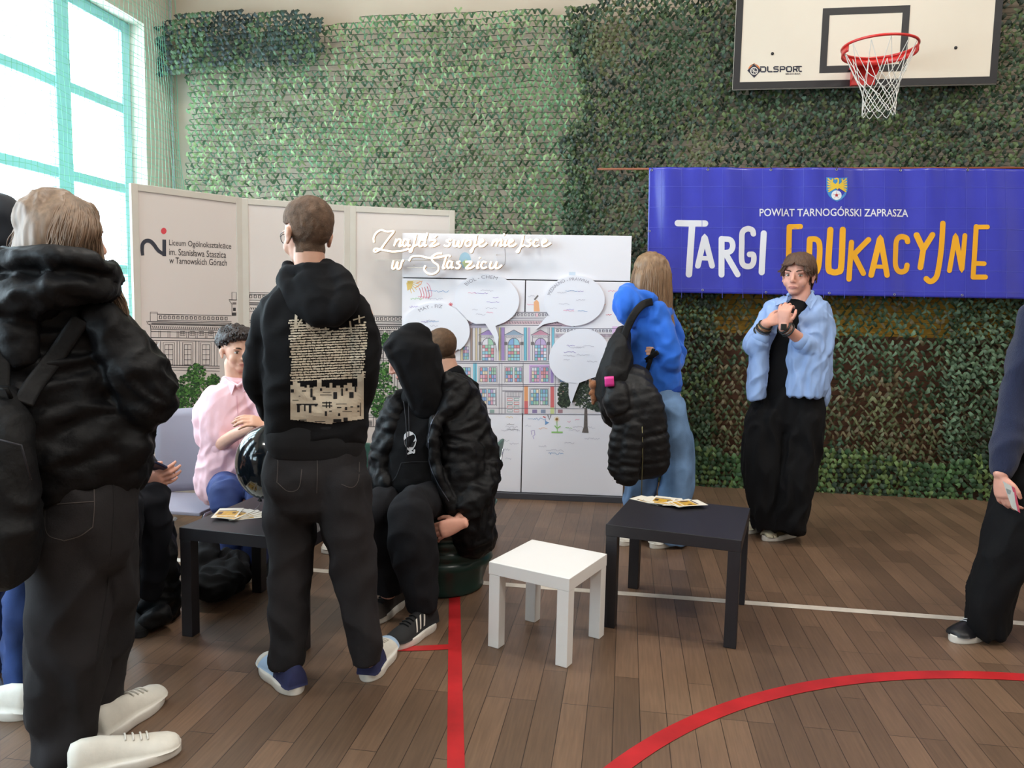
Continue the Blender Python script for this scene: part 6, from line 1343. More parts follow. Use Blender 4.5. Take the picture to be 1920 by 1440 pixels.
def build_d():
    Y = 3.86; t = person('person with dark curly hair in a pink shirt, seated behind the left black table', at_y(440, 915, Y))
    hd = Head(at_y(443, 657, Y), (0.80, -0.60, -0.05), UPZ, 1.0); b = MB(); hd.add(b)
    loft(b, [T(446, 735, Y, 20, .05), T(441, 705, Y, 19, .052), T(439, 680, Y, 19, .052)], 16, 3)
    torso_body(b, at_y(440, 905, Y), at_y(440, 800, Y), at_y(446, 735, Y))
    limb(b, [at_y(390, 755, Y), at_y(398, 845, Y-.05), at_y(440, 815, Y-.2), at_y(480, 800, Y-.36)], .045, .027); limb(b, [at_y(495, 755, Y), at_y(520, 840, Y-.1), at_y(500, 800, Y-.36)], .045, .03)
    hand(b, at_y(485, 797, Y-.38), (.9, -.3, .2), (0, -.6, .8), (0, .3, 1), .5); hand(b, at_y(505, 800, Y-.38), (-.5, -.5, .3), (0, -.6, .8), (0, .3, 1), .5)
    limb(b, [at_y(420, 905, Y-.02), at_y(425, 930, Y-.42), at_y(430, 1060, Y-.44)], .07, .04); limb(b, [at_y(480, 905, Y-.02), at_y(490, 930, Y-.42), at_y(470, 1060, Y-.44)], .07, .04)
    V, N, F = solid(b, 0.0050, 3); body = mk('body', V, F, SKIN, t, True); hd.eyes(t, look=.5)
    def reg(r, f_, u): 
        if u < -0.02: return -1
        return min(0.050-f_+max(0, u-.04)*1.2, (0.004-f_)+max(0, u-0.035)*4 if u < .06 else 1, u+0.02+max(0, f_)*-.6, .05)
    DH = mat('dark_curly_hair', rgb(50, 40, 38), .5, var=.4, vs=30, bump=.8, bs=90, spec=.5)
    scalp(t, body, hd, reg, lambda r, f_, u: 0.006+0.026*max(0, min(1, (u+0.005)/0.06)), DH, 0.016, 48)
    b = MB(); rg = random.Random(2)
    for k in range(190):
        q = rg.uniform(0, 6.28); u = rg.uniform(0.035, 0.125); rr = math.sqrt(max(0, 1-((u-.02)/.115)**2)); r_, f_ = .088*rr*math.cos(q), .108*rr*math.sin(q)-.006
        if f_ > .055 and u < .06: u += .035
        c = hd.p(r_, f_, u); s_ = rg.uniform(.006, .012); ph = rg.uniform(0, 6); ax1 = (hd.r*math.cos(ph)+hd.f*math.sin(ph)); ax2 = (hd.u*.8+hd.r*.3).normalized()
        b.tube([c+ax1*(s_*math.cos(a_))+ax2*(s_*math.sin(a_))+hd.u*(a_*.0012) for a_ in np.linspace(0, 5, 9)], [.0042, .005, .005, .005, .0045, .004, .0035, .003, .002], 5)
    b.build('hair_curls', DH, t, True)
    PINK = mat('pink_cotton', rgb(236, 192, 200), .75, var=.03, vs=8, bump=.04, bs=120)
    b = MB()
    loft(b, [T(446, 722, Y, 34, .075), T(444, 740, Y, 56, .10), T(441, 790, Y, 66, .125), T(438, 850, Y, 64, .13), T(432, 895, Y, 66, .14), T(425, 915, Y, 64, .14)], 28, 5)
    loft(b, [T(405, 742, Y, 22, .07), T(388, 775, Y-.01, 25, .07), T(391, 815, Y-.03, 25, .068), T(401, 845, Y-.05, 25, .062)], 22, 5)
    loft(b, [T(480, 742, Y, 22, .07), T(505, 785, Y-.02, 24, .07), T(515, 835, Y-.08, 22, .06)], 20, 5)
    cloth('shirt', b, PINK, t, .007, 2, (.0085, (11, 11, 7), 31), key='D')
    b = MB(); c0 = at_y(396, 842, Y-.045); c1 = at_y(414, 836, Y-.10); loft(b, [Wp(c0.lerp(c1, .1), .063, .060), Wp(c0.lerp(c1, .9), .061, .058)], 20, 3); b.build('rolled_cuff', PINK, t, True)
    b = MB()
    for pts in ([(420, 706), (412, 716), (434, 741), (440, 722)], [(446, 722), (452, 740), (472, 722), (462, 708)]):
        f_ = [at_y(x, y, Y-.105+(.045 if k in (0, 1) else 0)) for k, (x, y) in enumerate(pts)]; n = len(f_); b.add(f_+[v+Vector((0, .006, 0)) for v in f_], [(3, 2, 1, 0), (4, 5, 6, 7)]+[(i, (i+1) % 4, 4+(i+1) % 4, 4+i) for i in range(4)])
    b.build('collar', PINK, t)
    b = MB(); b.tube([at_y(424, 712, Y-.06), at_y(446, 724, Y-.09), at_y(466, 710, Y-.05)], .010, 8); b.tube([at_y(424, 712, Y-.06), at_y(440, 706, Y+.05), at_y(464, 708, Y-.03)], .012, 8); b.build('collar_band', PINK, t, True)
    a = Art(cast('D', .003)); a.stroke([(444, 742), (447, 800), (446, 860), (440, 900)], 1.2, mat('placket_pink', rgb(214, 160, 172), .8), 0, True); a.build('placket', t)
    b = MB(); BT = mat('blue_trousers', rgb(34, 54, 110), .8, var=.15, vs=10, bump=.08, bs=120)
    loft(b, [Wp(at_y(415, 912, Y+.05), .085, .09), Wp(at_y(425, 918, Y-.2), .085, .085), Wp(at_y(425, 928, Y-.42), .078, .078), Wp(at_y(426, 960, Y-.46), .07, .07)], 20, 5)
    loft(b, [Wp(at_y(480, 910, Y+.05), .085, .09), Wp(at_y(490, 915, Y-.2), .085, .085), Wp(at_y(492, 928, Y-.42), .078, .078), Wp(at_y(490, 960, Y-.46), .07, .07)], 20, 5)
    loft(b, [T(426, 945, Y-.46, 27, .07), T(430, 1000, Y-.45, 25, .065), T(436, 1052, Y-.44, 24, .06)], 18, 4, caps=(True, False)); loft(b, [T(490, 945, Y-.46, 27, .07), T(484, 1000, Y-.45, 25, .065), T(480, 1052, Y-.44, 24, .06)], 18, 4, caps=(True, False))
    cloth('trousers', b, BT, t, .009, 4, (.008, (8, 8, 8), 3))
    h = at_z(440, 1062); shoe(t, h, px_yaw(h, 462, 1085), .27, .10, MATS['black_suede'], M_SOLE); h = at_z(486, 1062); shoe(t, h, px_yaw(h, 510, 1085), .27, .10, MATS['black_suede'], M_SOLE)
build_d()

# ---- E: seated person with the phone, mostly hidden -------------------------------------------------------------------
def build_e():
    Y = 2.95; DKC = mat('dark_navy_cotton', rgb(16, 18, 26), .85, spec=.25, var=.1, vs=15)
    st = thing('stool', 'dark stool under the person holding the phone, hidden behind the left foreground person', 'stool', at_y(190, 1090, Y))
    c = at_y(190, 990, Y); MB().box((c.x, c.y+.05, .43), (.36, .36, .03)).build('seat', M_BLACK_LAM, st, bevel=.004)
    for i in (-1, 1):
        for j in (-1, 1): MB().box((c.x+i*.15, c.y+.05+j*.15, .207), (.035, .035, .414)).build('leg', M_BLACK_LAM, st)
    t = person('person in dark clothes looking at a phone, seated and mostly hidden on the left', (c.x, c.y+.05, .447))
    hd = Head(at_y(210, 640, Y), (.7, -.5, -.55), (.3, 0, 1), 1.0); b = MB(); hd.add(b)
    loft(b, [T(196, 730, Y, 28, .05), T(202, 690, Y, 26, .052)], 16, 3); torso_body(b, at_y(190, 950, Y), at_y(192, 800, Y), at_y(196, 730, Y))
    w1 = at_y(266, 898, Y-.18); w2 = at_y(300, 912, Y-.06)
    limb(b, [at_y(150, 760, Y), at_y(165, 880, Y-.1), w1], .045, .028); limb(b, [at_y(240, 760, Y), at_y(262, 880, Y+.05), w2], .045, .028)
    hand(b, w1, (0.95, -.05, 0.10), (0.0, -.9, -.35), (0, -.3, 1), .65, .95); hand(b, w2, (-.2, -.75, .12), (.8, -.4, -.1), (0, -.2, 1), .8, .92)
    limb(b, [at_y(185, 960, Y), at_y(230, 950, Y-.36), at_y(230, 1120, Y-.38)], .07, .04); limb(b, [at_y(225, 955, Y+.02), at_y(292, 935, Y-.22), at_y(285, 1110, Y-.2)], .07, .04)
    V, N, F = solid(b, .0046, 3); body = mk('body', V, F, SKIN2, t, True); hd.eyes(t)
    scalp(t, body, hd, lambda r, f_, u: -1 if u < -.04 else min(.06-f_, .05, u+.04, (0.01-f_)+max(0, u-.02)*3 if u < .05 else 1), lambda r, f_, u: .012, MATS['dark_curly_hair'], .006, 60)
    b = MB(); loft(b, [T(196, 735, Y, 36, .08), T(194, 770, Y, 66, .11), T(192, 850, Y, 66, .13), T(190, 930, Y, 66, .14)], 26, 4)
    loft(b, [T(150, 765, Y, 26, .07), T(163, 870, Y-.09, 28, .065), T(220, 896, Y-.15, 22, .05), T(250, 900, Y-.18, 17, .04)], 20, 5); loft(b, [T(238, 765, Y, 26, .07), T(258, 850, Y+.04, 26, .06), T(282, 885, Y-.01, 20, .05), T(294, 903, Y-.05, 16, .04)], 20, 5)
    cloth('sweatshirt', b, DKC, t, .009, 4, (.006, (9, 9, 9), 3))
    b = MB(); loft(b, [Wp(at_y(190, 958, Y+.02), .09, .09), Wp(at_y(225, 950, Y-.34), .082, .08)], 20, 4); loft(b, [T(232, 950, Y-.36, 36, .085), T(232, 1050, Y-.38, 32, .08), T(230, 1130, Y-.38, 28, .07)], 20, 4)
    loft(b, [Wp(at_y(225, 952, Y+.04), .09, .09), Wp(at_y(282, 938, Y-.2), .082, .08)], 20, 4); loft(b, [T(288, 935, Y-.2, 34, .085), T(288, 1020, Y-.2, 30, .075), T(284, 1105, Y-.2, 26, .07)], 20, 4)
    cloth('trousers', b, DKC, t, .009, 4, (.008, (8, 8, 8), 8))
    for (x, y, x2, y2) in ((215, 1160, 260, 1190), (270, 1130, 310, 1160)):
        h = at_z(x, y); shoe(t, h, px_yaw(h, x2, y2), .27, .10, MATS['black_suede'], MATS['lace_black'])
    b = MB(); wr = w1-Vector((.02, 0, 0)); b.tube([wr+Vector((0, .03*math.cos(q), .028*math.sin(q))) for q in np.linspace(0, 6.28, 18, endpoint=False)], .003, 6, closed=True); b.build('bracelet', mat('bracelet_dark', rgb(60, 58, 58), .4, .5), t, True)
    ph = thing('phone', 'dark blue phone held in two hands by the seated person on the left', 'phone', at_y(292, 888, Y-.16))
    p0, p1 = at_y(282, 893, Y-.12), at_y(309, 878, Y-.20); d = (p1-p0).normalized(); s_ = d.cross(Vector((.3, .5, .9))).normalized(); n_ = s_.cross(d)
    p0 = p0+Vector((0, -.035, .012)); p1 = p1+Vector((0, -.035, .018)); MB().box((p0+p1)/2+n_*.012, (.14, .068, .009), ax=(d, s_, n_)).build('case', mat('phone_blue', rgb(22, 30, 62), .3), ph, bevel=.004); MB().box((p0+p1)/2+n_*.0170, (.134, .062, .0012), ax=(d, s_, n_)).build('screen', mat('screen_black', rgb(14, 16, 26), .08), ph)
build_e()
def build_floorbags():
    # black backpack standing on the floor by the left table
    c = at_z(300, 1172); Yb = c.y+.06; t = thing('backpack', 'slumped black backpack standing on the floor against the left black table', 'backpack', (c.x, Yb, 0))
    b = MB(); loft(b, [T(302, 990, Yb+.05, 20, .07), T(298, 1020, Yb+.05, 34, .10), T(296, 1080, Yb+.04, 40, .12), T(294, 1140, Yb+.03, 42, .12), T(292, 1160, Yb+.02, 40, .11)], 24, 5, 2.7)
    loft(b, [T(310, 1150, Yb-.10, 14, .05), T(285, 1160, Yb-.12, 18, .06), T(262, 1168, Yb-.12, 13, .05)], 18, 4)
    cloth('bag_body', b, MATS['backpack_black'], t, .009, 3, (.012, (10, 10, 12), 4))
    b = MB(); b.tube([at_y(290, 1000, Yb-.03), at_y(288, 975, Yb), at_y(308, 968, Yb+.02), at_y(316, 992, Yb+.03)], .008, 8); b.build('grab_handle', MATS['backpack_black'], t, True)
    b = MB(); loft(b, [Wp(at_y(285, 1010, Yb-.06), .018, .005), Wp(at_y(272, 1060, Yb-.12), .018, .005), Wp(at_y(268, 1120, Yb-.12), .018, .005)], 10, 5); b.build('shoulder_strap', MATS['backpack_black'], t, True)
    # added dark mass, not a coat: stands in for trousers and shade under table
    Yc = 3.25; t = thing('coat', 'added dark mass standing for legs and shade under the left black table', 'coat', at_z(440, 1100)); b = MB()
    loft(b, [T(395, 1105, 3.0, 22, .08), T(415, 1080, 3.15, 30, .12), T(425, 1060, 3.3, 30, .1)], 20, 5, side=UPZ)
    loft(b, [T(375, 1100, 3.1, 20, .06), T(385, 1060, 3.2, 26, .08), T(390, 1030, 3.25, 20, .06)], 20, 5)
    cloth('leg_shade_mass', b, M_FLEECE, t, .01, 3, (.014, (10, 10, 10), 6), disp=None)
build_floorbags()
def build_balloon():
    Y = 3.05; c = at_y(504, 866, Y); r = 68*mpp(Y, 504, 866)
    t = thing('balloon', 'shiny black balloon with curling ribbon behind the standing hooded pupil', 'balloon', c)
    b = MB(); d = Vector((-.25, 0, -1)).normalized(); s_ = d.orthogonal().normalized(); q_ = d.cross(s_); prof = []
    V = []; n = 40; m = 26
    for i in range(m+1):
        a_ = math.pi*i/m; rr = r*math.sin(a_)*(1-0.06*(1-math.cos(a_))); z = -math.cos(a_)*r*1.10
        for k in range(n): V.append(c+d*z+(s_*math.cos(2*math.pi*k/n)+q_*math.sin(2*math.pi*k/n))*max(rr, .0008))
    b.add(V, [(i*n+k, i*n+(k+1) % n, (i+1)*n+(k+1) % n, (i+1)*n+k) for i in range(m) for k in range(n)]); b.build('balloon_skin', mat('black_latex', rgb(20, 26, 32), .12, coat=.6), t, True)
    e = c+d*r*1.10; b = MB(); b.tube([e-d*.004, e+d*.006, e+d*.016], [.006, .005, .011], 10); b.build('knot', MATS['black_latex'], t, True)
    p1 = at_z(456, 962, .452); b = MB(); P = []
    for k in range(40): u = k/39; P.append((e+d*.01).lerp(p1+Vector((0, 0, .006)), u)+Vector((.010*math.sin(u*9), .006*math.cos(u*9), -.03*math.sin(u*3.14))))
    b.tube(P, .0012, 4); b.build('ribbon', mat('ribbon_grey', rgb(120, 116, 118), .4), t, True)
build_balloon()

# ---- G: shaved-head person behind F -----------------------------------------------------------------------------------
def build_g():
    Y = 4.0; t = person('person with shaved brown hair in a black top, seated behind the hooded pupil', at_y(850, 930, Y))
    hd = Head(at_y(826, 655, Y), (-.72, .66, -.15), (-.05, 0, 1), 1.0); b = MB(); hd.add(b)
    loft(b, [T(845, 735, Y, 24, .055), T(840, 700, Y, 22, .055), T(832, 675, Y, 22, .055)], 16, 3); torso_body(b, at_y(835, 930, Y), at_y(842, 800, Y), at_y(845, 735, Y))
    limb(b, [at_y(885, 760, Y), at_y(895, 860, Y), at_y(850, 890, Y-.1)], .045, .03); limb(b, [at_y(805, 760, Y), at_y(790, 860, Y), at_y(760, 880, Y)], .045, .03)
    hand(b, at_y(848, 892, Y-.12), (-.8, 0, -.2), (0, 0, 1), (0, -1, 0), .4); hand(b, at_y(755, 882, Y), (-.8, 0, -.2), (0, 0, 1), (0, -1, 0), .4)
    limb(b, [at_y(840, 925, Y), at_y(735, 920, Y-.02), at_y(725, 1030, Y)], .07, .04); limb(b, [at_y(850, 925, Y+.1), at_y(700, 905, Y+.22), at_y(690, 1010, Y+.25)], .07, .04)
    V, N, F = solid(b, .005, 3); body = mk('body', V, F, SKIN, t, True); hd.eyes(t)
    scalp(t, body, hd, lambda r, f_, u: -1 if (u < -.058 or f_ > .075) else min((.068-f_+min(0, u-.045)*2) if f_ > 0 else 1, .004-f_+max(0, u-.01)*3 if u < .05 else 1, u+.058, .05), lambda r, f_, u: .004, mat('shaved_hair', rgb(92, 68, 48), .9, var=.25, vs=40, bump=.5, bs=260), .002, 90)
    b = MB(); loft(b, [T(848, 705, Y, 28, .07), T(850, 730, Y, 50, .10), T(846, 800, Y, 54, .12), T(838, 880, Y, 52, .13), T(836, 930, Y, 54, .13)], 24, 4)
    loft(b, [T(880, 745, Y, 22, .065), T(893, 850, Y, 20, .06), T(862, 885, Y-.08, 16, .045)], 18, 4); loft(b, [T(812, 745, Y, 22, .065), T(792, 850, Y, 20, .06), T(770, 875, Y, 16, .045)], 18, 4)
    cloth('sweatshirt', b, M_FLEECE, t, .009, 5, (.006, (8, 8, 10), 4))
    b = MB(); LBJ = mat('pale_denim', rgb(122, 138, 164), .85, var=.25, vs=14, bump=.1, bs=200)
    loft(b, [Wp(at_y(845, 925, Y), .09, .09), Wp(at_y(790, 922, Y), .085, .085), Wp(at_y(735, 925, Y-.02), .078, .08)], 20, 4); loft(b, [T(733, 925, Y-.02, 30, .08), T(728, 980, Y, 27, .07), T(724, 1030, Y, 25, .065)], 18, 4)
    loft(b, [Wp(at_y(850, 925, Y+.1), .09, .09), Wp(at_y(770, 912, Y+.16), .085, .085), Wp(at_y(705, 905, Y+.22), .072, .075)], 20, 4); loft(b, [T(698, 900, Y+.22, 27, .08), T(694, 960, Y+.24, 25, .07), T(690, 1010, Y+.25, 23, .065)], 18, 4)
    cloth('jeans', b, LBJ, t, .009, 4, (.008, (9, 9, 9), 4))
    for (x, y) in ((730, 1052), (698, 1032)): h = at_z(x, y); shoe(t, h, px_yaw(h, x-50, y+2), .27, .10, M_SNK, M_SOLE)
    # chair
    c = thing('chair', 'green plastic chair behind the two seated pupils', 'chair', at_y(840, 1010, Y)); GP = mat('green_plastic', rgb(58, 98, 88), .4, var=.05)
    s0 = at_y(850, 948, Y); zs = s0.z; MB().box((s0.x, s0.y+.02, zs-.015), (.42, .42, .025)).build('seat', GP, c, bevel=.01)
    for i in (-1, 1):
        for j in (-1, 1): b = MB(); b.tube([(s0.x+i*.18, s0.y+.02+j*.18, zs-.02), (s0.x+i*.2, s0.y+.02+j*.2, .01)], .011, 8); b.build('leg', MATS['chrome_tube'], c, True)
    b = MB(); loft(b, [Wp(Vector((s0.x+.2, s0.y+.02, zs+.12)), .2, .01), Wp(Vector((s0.x+.24, s0.y+.02, zs+.35)), .19, .01)], 16, 4, 4, side=Vector((0, 1, 0))); b.build('backrest', GP, c, True)
    for j in (-1, 1): b = MB(); b.tube([(s0.x+.19, s0.y+.02+j*.15, zs-.02), (s0.x+.24, s0.y+.02+j*.15, zs+.3)], .009, 8); b.build('back_post', MATS['chrome_tube'], c, True)
    # the second green chair whose rounded back shows beside the standing pupil
    Y2 = 4.5; c = thing('chair', 'empty green chair with rounded backrest left of the hooded seated pupil', 'chair', at_z(668, 985))
    b = MB(); loft(b, [T(672, 880, Y2, 42, .012), T(672, 855, Y2, 42, .014), T(672, 838, Y2, 36, .012), T(672, 832, Y2, 24, .01)], 24, 5, 3.2); b.build('backrest', GP, c, True)
    q = at_y(672, 930, Y2); MB().box((q.x, q.y-.2, q.z-.02), (.38, .38, .025)).build('seat', GP, c, bevel=.01)
    for i in (-1, 1):
        for j in (-1, 1): b = MB(); b.tube([(q.x+i*.16, q.y-.2+j*.16, q.z-.03), (q.x+i*.18, q.y-.2+j*.18, .01)], .010, 8); b.build('leg', MATS['chrome_tube'], c, True)
        b = MB(); b.tube([(q.x+i*.12, q.y-.02, q.z-.03), (q.x+i*.12, q.y+.012, at_y(672, 870, Y2).z)], .009, 8); b.build('back_post', MATS['chrome_tube'], c, True)
build_g()
# ---- H: girl in the blue hoodie, seen from behind / the side -----------------------------------------------------------
def build_h():
    Y = 4.45; fl = at_z(1245, 1020); t = person('person with long light brown hair in a bright blue hoodie and pale jeans, arms folded', (fl.x, fl.y, 0))
    hd = Head(at_y(1226, 513, Y), (0.93, 0.34, -0.12), UPZ, .98); b = MB(); hd.add(b)
    loft(b, [T(1214, 575, Y, 17, .05), T(1218, 545, Y, 17, .05), T(1222, 525, Y, 17, .05)], 16, 3); torso_body(b, at_y(1236, 750, Y), at_y(1218, 640, Y), at_y(1214, 575, Y), .92)
    limb(b, [at_y(1220, 750, Y), at_y(1205, 870, Y), at_y(1200, 1000, Y+.05)], .07, .04); limb(b, [at_y(1250, 750, Y), at_y(1275, 870, Y), at_y(1262, 1015, Y-.05)], .07, .04)
    limb(b, [at_y(1228, 592, Y-.08), at_y(1256, 672, Y-.08), at_y(1268, 668, Y+.06)], .042, .027); limb(b, [at_y(1240, 592, Y+.15), at_y(1262, 670, Y+.14), at_y(1235, 660, Y+.0)], .042, .027)
    hand(b, at_y(1266, 668, Y+.10), (0.3, .8, .1), (1, 0, 0), (0, 0, 1), .25, .85); hand(b, at_y(1250, 658, Y-.125), (-1, -.05, -.12), (-.1, -1, .1), (0, 0, 1), .35, .85)
    V, N, F = solid(b, .005, 3); mk('body', V, F, SKIN, t, True); hd.eyes(t)
    g = MB()
    for sg in (-1, 1):
        g.tube([hd.p(sg*(0.034+0.023*math.cos(q)), 0.100-0.012*abs(math.cos(q)), -0.006+0.018*math.sin(q)) for q in np.linspace(0, 2*math.pi, 20, endpoint=False)], 0.0013, 6, closed=True)
        g.tube([hd.p(sg*0.057, 0.09, 0.0), hd.p(sg*0.074, 0.05, 0.002), hd.p(sg*0.082, -0.01, 0.004)], 0.0013, 6)
    g.tube([hd.p(-0.012, 0.102, -0.004), hd.p(0.012, 0.102, -0.004)], 0.0013, 6); g.build('glasses', MATS['glasses_frame'], t, True)
    HB = mat('long_hair_brown', rgb(138, 108, 80), .5, var=.3, vs=9, stretch=(9, 9, 1.0), spec=.6)
    b = MB(); ax = (hd.r, hd.f, hd.u); b.ellipsoid(hd.p(0, -0.020, 0.028), .086, .102, .094, ax, 24, 16)
    loft(b, [T(1222, 500, Y, 33, .10), T(1221, 530, Y-.01, 35, .10), T(1224, 560, Y-.01, 34, .085), T(1238, 590, Y-.03, 24, .06), T(1252, 618, Y-.09, 13, .035), T(1260, 640, Y-.11, 6, .02)], 24, 5)
    loft(b, [T(1206, 520, Y-.04, 18, .07), T(1200, 548, Y-.05, 16, .06), T(1200, 565, Y-.05, 10, .04)], 18, 4)
    V, N, F = solid(b, .008, 4); V = wrinkle(V, N, .004, (26, 26, 4), 3, warp=.02); m2 = MB(); m2.add([Vector(v) for v in V], F)
    cr_ = at_y(1228, 474, Y-.02); gp = []
    for k in range(11):
        u = k/5-1; gp.append([cr_, at_y(1224+u*26, 488, Y-.085+.05*u*u), at_y(1222+u*36, 515, Y-.115+.06*u*u), at_y(1222+u*37, 545, Y-.115+.06*u*u), at_y(1230+u*30, 580, Y-.11+.05*u*u), at_y(1247+u*17, 612, Y-.135+.05*u*u), at_y(1261+u*6, 655, Y-.15)])
    strands(m2, gp, .0032, 5, 420, .008); m2.build('hair', HB, t, True)
    BLU = mat('bright_blue_fleece', rgb(38, 108, 218), .85, var=.04, vs=10, bump=.08, bs=160, sheen=.15)
    b = MB()
    loft(b, [T(1214, 562, Y, 32, .09), T(1216, 585, Y, 46, .12), T(1219, 640, Y, 47, .13), T(1226, 690, Y, 46, .13), T(1238, 722, Y, 42, .12)], 28, 5)
    loft(b, [T(1226, 580, Y-.07, 24, .07), T(1240, 620, Y-.09, 25, .07), T(1254, 662, Y-.10, 24, .068), T(1256, 680, Y-.08, 22, .06), T(1268, 676, Y+.03, 16, .05)], 22, 6)
    loft(b, [T(1262, 660, Y-.11, 16, .05), T(1244, 660, Y-.125, 13, .045), T(1235, 659, Y-.125, 11, .04)], 18, 4, side=UPZ)
    loft(b, [T(1242, 590, Y+.13, 22, .06), T(1262, 640, Y+.14, 22, .06), T(1266, 672, Y+.10, 18, .055), T(1244, 668, Y+.02, 15, .05)], 20, 5)
    cloth('hoodie', b, BLU, t, .008, 4, (.0065, (10, 10, 9), 4), key='H')
    b = MB(); loft(b, [T(1241, 722, Y, 37, .11), T(1242, 736, Y, 36, .108)], 26, 3, caps=(True, False)); cloth('waistband', b, mat('blue_rib', rgb(30, 78, 180), .9, bump=.3, bs=300), t, .008, 2)
    b = MB()
    loft(b, [T(1190, 552, Y-.07, 28, .06), T(1182, 563, Y-.09, 32, .09), T(1178, 582, Y-.10, 29, .085), T(1182, 600, Y-.10, 18, .05), T(1186, 610, Y-.10, 9, .03)], 22, 5)
    loft(b, [T(1160, 556, Y-.05, 9, .05), T(1182, 548, Y-.10, 8, .04), T(1206, 552, Y-.10, 10, .04), T(1226, 562, Y-.09, 11, .04)], 18, 5)
    loft(b, [T(1196, 575, Y-.09, 24, .05), T(1214, 582, Y-.08, 20, .05)], 18, 3)
    cloth('hood', b, BLU, t, .008, 4, (.005, (14, 14, 9), 7))
    PD = mat('light_blue_denim', rgb(104, 136, 176), .85, var=.28, vs=7, bump=.1, bs=200)
    b = MB(); loft(b, [T(1240, 728, Y, 32, .11), T(1240, 760, Y, 38, .125), T(1242, 790, Y, 42, .13)], 24, 3)
    loft(b, [T(1216, 780, Y+.05, 26, .12), T(1206, 850, Y+.05, 28, .12), T(1200, 920, Y+.05, 30, .12), T(1200, 1000, Y+.05, 30, .12)], 22, 5, caps=(True, False))
    loft(b, [T(1258, 760, Y-.03, 27, .12), T(1268, 820, Y-.03, 29, .12), T(1272, 880, Y-.03, 30, .12), T(1266, 940, Y-.04, 31, .12), T(1262, 1000, Y-.05, 31, .12), T(1260, 1012, Y-.05, 30, .11)], 22, 5, caps=(True, False))
    cloth('jeans', b, PD, t, .008, 3, (.010, (7, 7, 3.2), 3))
    h = at_z(1275, 1012); shoe(t, h, px_yaw(h, 1236, 1024), .27, .10, M_SNK, M_SOLE); h = at_z(1200, 1003); shoe(t, h, px_yaw(h, 1180, 1015), .27, .10, M_SNK, M_SOLE)
    # backpack
    bp = thing('backpack', 'black backpack with a brown plush keyring on the back of the girl in blue', 'backpack', at_y(1152, 782, Y-.2)); BM = MATS['backpack_black']
    b = MB(); loft(b, [T(1168, 622, Y-.16, 12, .06), T(1160, 660, Y-.19, 24, .10), T(1154, 710, Y-.21, 34, .12), T(1154, 755, Y-.21, 34, .12), T(1160, 782, Y-.20, 26, .10)], 26, 5, 2.7)
    loft(b, [T(1150, 700, Y-.29, 20, .05), T(1148, 740, Y-.30, 22, .06), T(1150, 768, Y-.29, 18, .05)], 20, 4, 3)
    cloth('bag_body', b, BM, bp, .008, 3, (.010, (9, 9, 4), 3))
    def st(name, P, w, m_, th=.006): b = MB(); loft(b, [Wp(p, w, th) for p in P], 10, 6, 4); return b.build(name, m_, bp, True)
    c = cast('H', .012); st('shoulder_strap', [at_y(1222, 566, Y-.14), at_y(1206, 571, Y-.19), at_y(1190, 588, Y-.225), at_y(1175, 618, Y-.235), at_y(1166, 650, Y-.25), at_y(1162, 680, Y-.27)], .022, BM)
    st('shoulder_strap', [c(1172, 640), c(1180, 690), c(1188, 722)], .014, BM); st('side_strap', [c(1226, 655), c(1218, 680), c(1208, 712)], .012, BM)
    b = MB(); loft(b, [T(1142, 706, Y-.385, 9, .02), T(1143, 724, Y-.385, 9, .02)], 14, 3, 4, caps=(False, False)); b.build('pocket_bottle', mat('pink_plastic', rgb(226, 62, 152), .4), bp, True, 'pink bottle top in the side pocket')
    b = MB(); PL = mat('brown_plush', rgb(150, 96, 62), .95, var=.2, vs=40, bump=.5, bs=120, sheen=.4)
    loft(b, [T(1113, 735, Y-.24, 8, .024), T(1114, 750, Y-.24, 6, .02)], 12, 3); ball(b, at_y(1113, 722, Y-.24), .028); ball(b, at_y(1107, 714, Y-.24), .010); ball(b, at_y(1119, 714, Y-.24), .010); ball(b, at_y(1107, 738, Y-.25), .011); ball(b, at_y(1112, 756, Y-.25), .011)
    V, N, F = solid(b, .004, 2); mk('plush_keyring', V, F, PL, bp, True, 'brown plush figure')
    b = MB(); b.tube([at_y(1114, 713, Y-.24), at_y(1122, 700, Y-.24), at_y(1130, 690, Y-.27)], .0025, 6); b.build('keyring_cord', BM, bp, True)
    # black quilted jacket hung over the backpack
    j = thing('jacket', 'black quilted jacket hanging over the backpack of the girl in blue', 'jacket', at_y(1196, 905, Y-.3))
    QJ = mat('quilted_black', rgb(17, 17, 20), .5, spec=.35, var=.15, vs=20, bump=.2, bs=60)
    b = MB()
    loft(b, [T(1198, 700, Y-.20, 26, .06), T(1188, 730, Y-.27, 44, .08), T(1196, 770, Y-.29, 50, .09), T(1204, 820, Y-.28, 50, .09), T(1208, 860, Y-.27, 48, .08), T(1210, 880, Y-.27, 44, .07)], 30, 7, puff=(.052, .012))
    loft(b, [T(1160, 728, Y-.33, 22, .06), T(1156, 755, Y-.35, 26, .07), T(1166, 778, Y-.34, 22, .06)], 22, 6, puff=(.045, .010))
    loft(b, [T(1180, 780, Y-.33, 26, .05), T(1168, 830, Y-.34, 26, .05), T(1160, 880, Y-.34, 22, .045), T(1158, 886, Y-.34, 20, .04)], 20, 7, puff=(.048, .012))
    loft(b, [T(1188, 790, Y-.35, 22, .045), T(1182, 850, Y-.36, 22, .045), T(1178, 895, Y-.36, 19, .04), T(1178, 903, Y-.36, 17, .035)], 20, 7, puff=(.048, .012))
    cloth('quilted_shell', b, QJ, j, .008, 2, (.003, (14, 14, 14), 4))
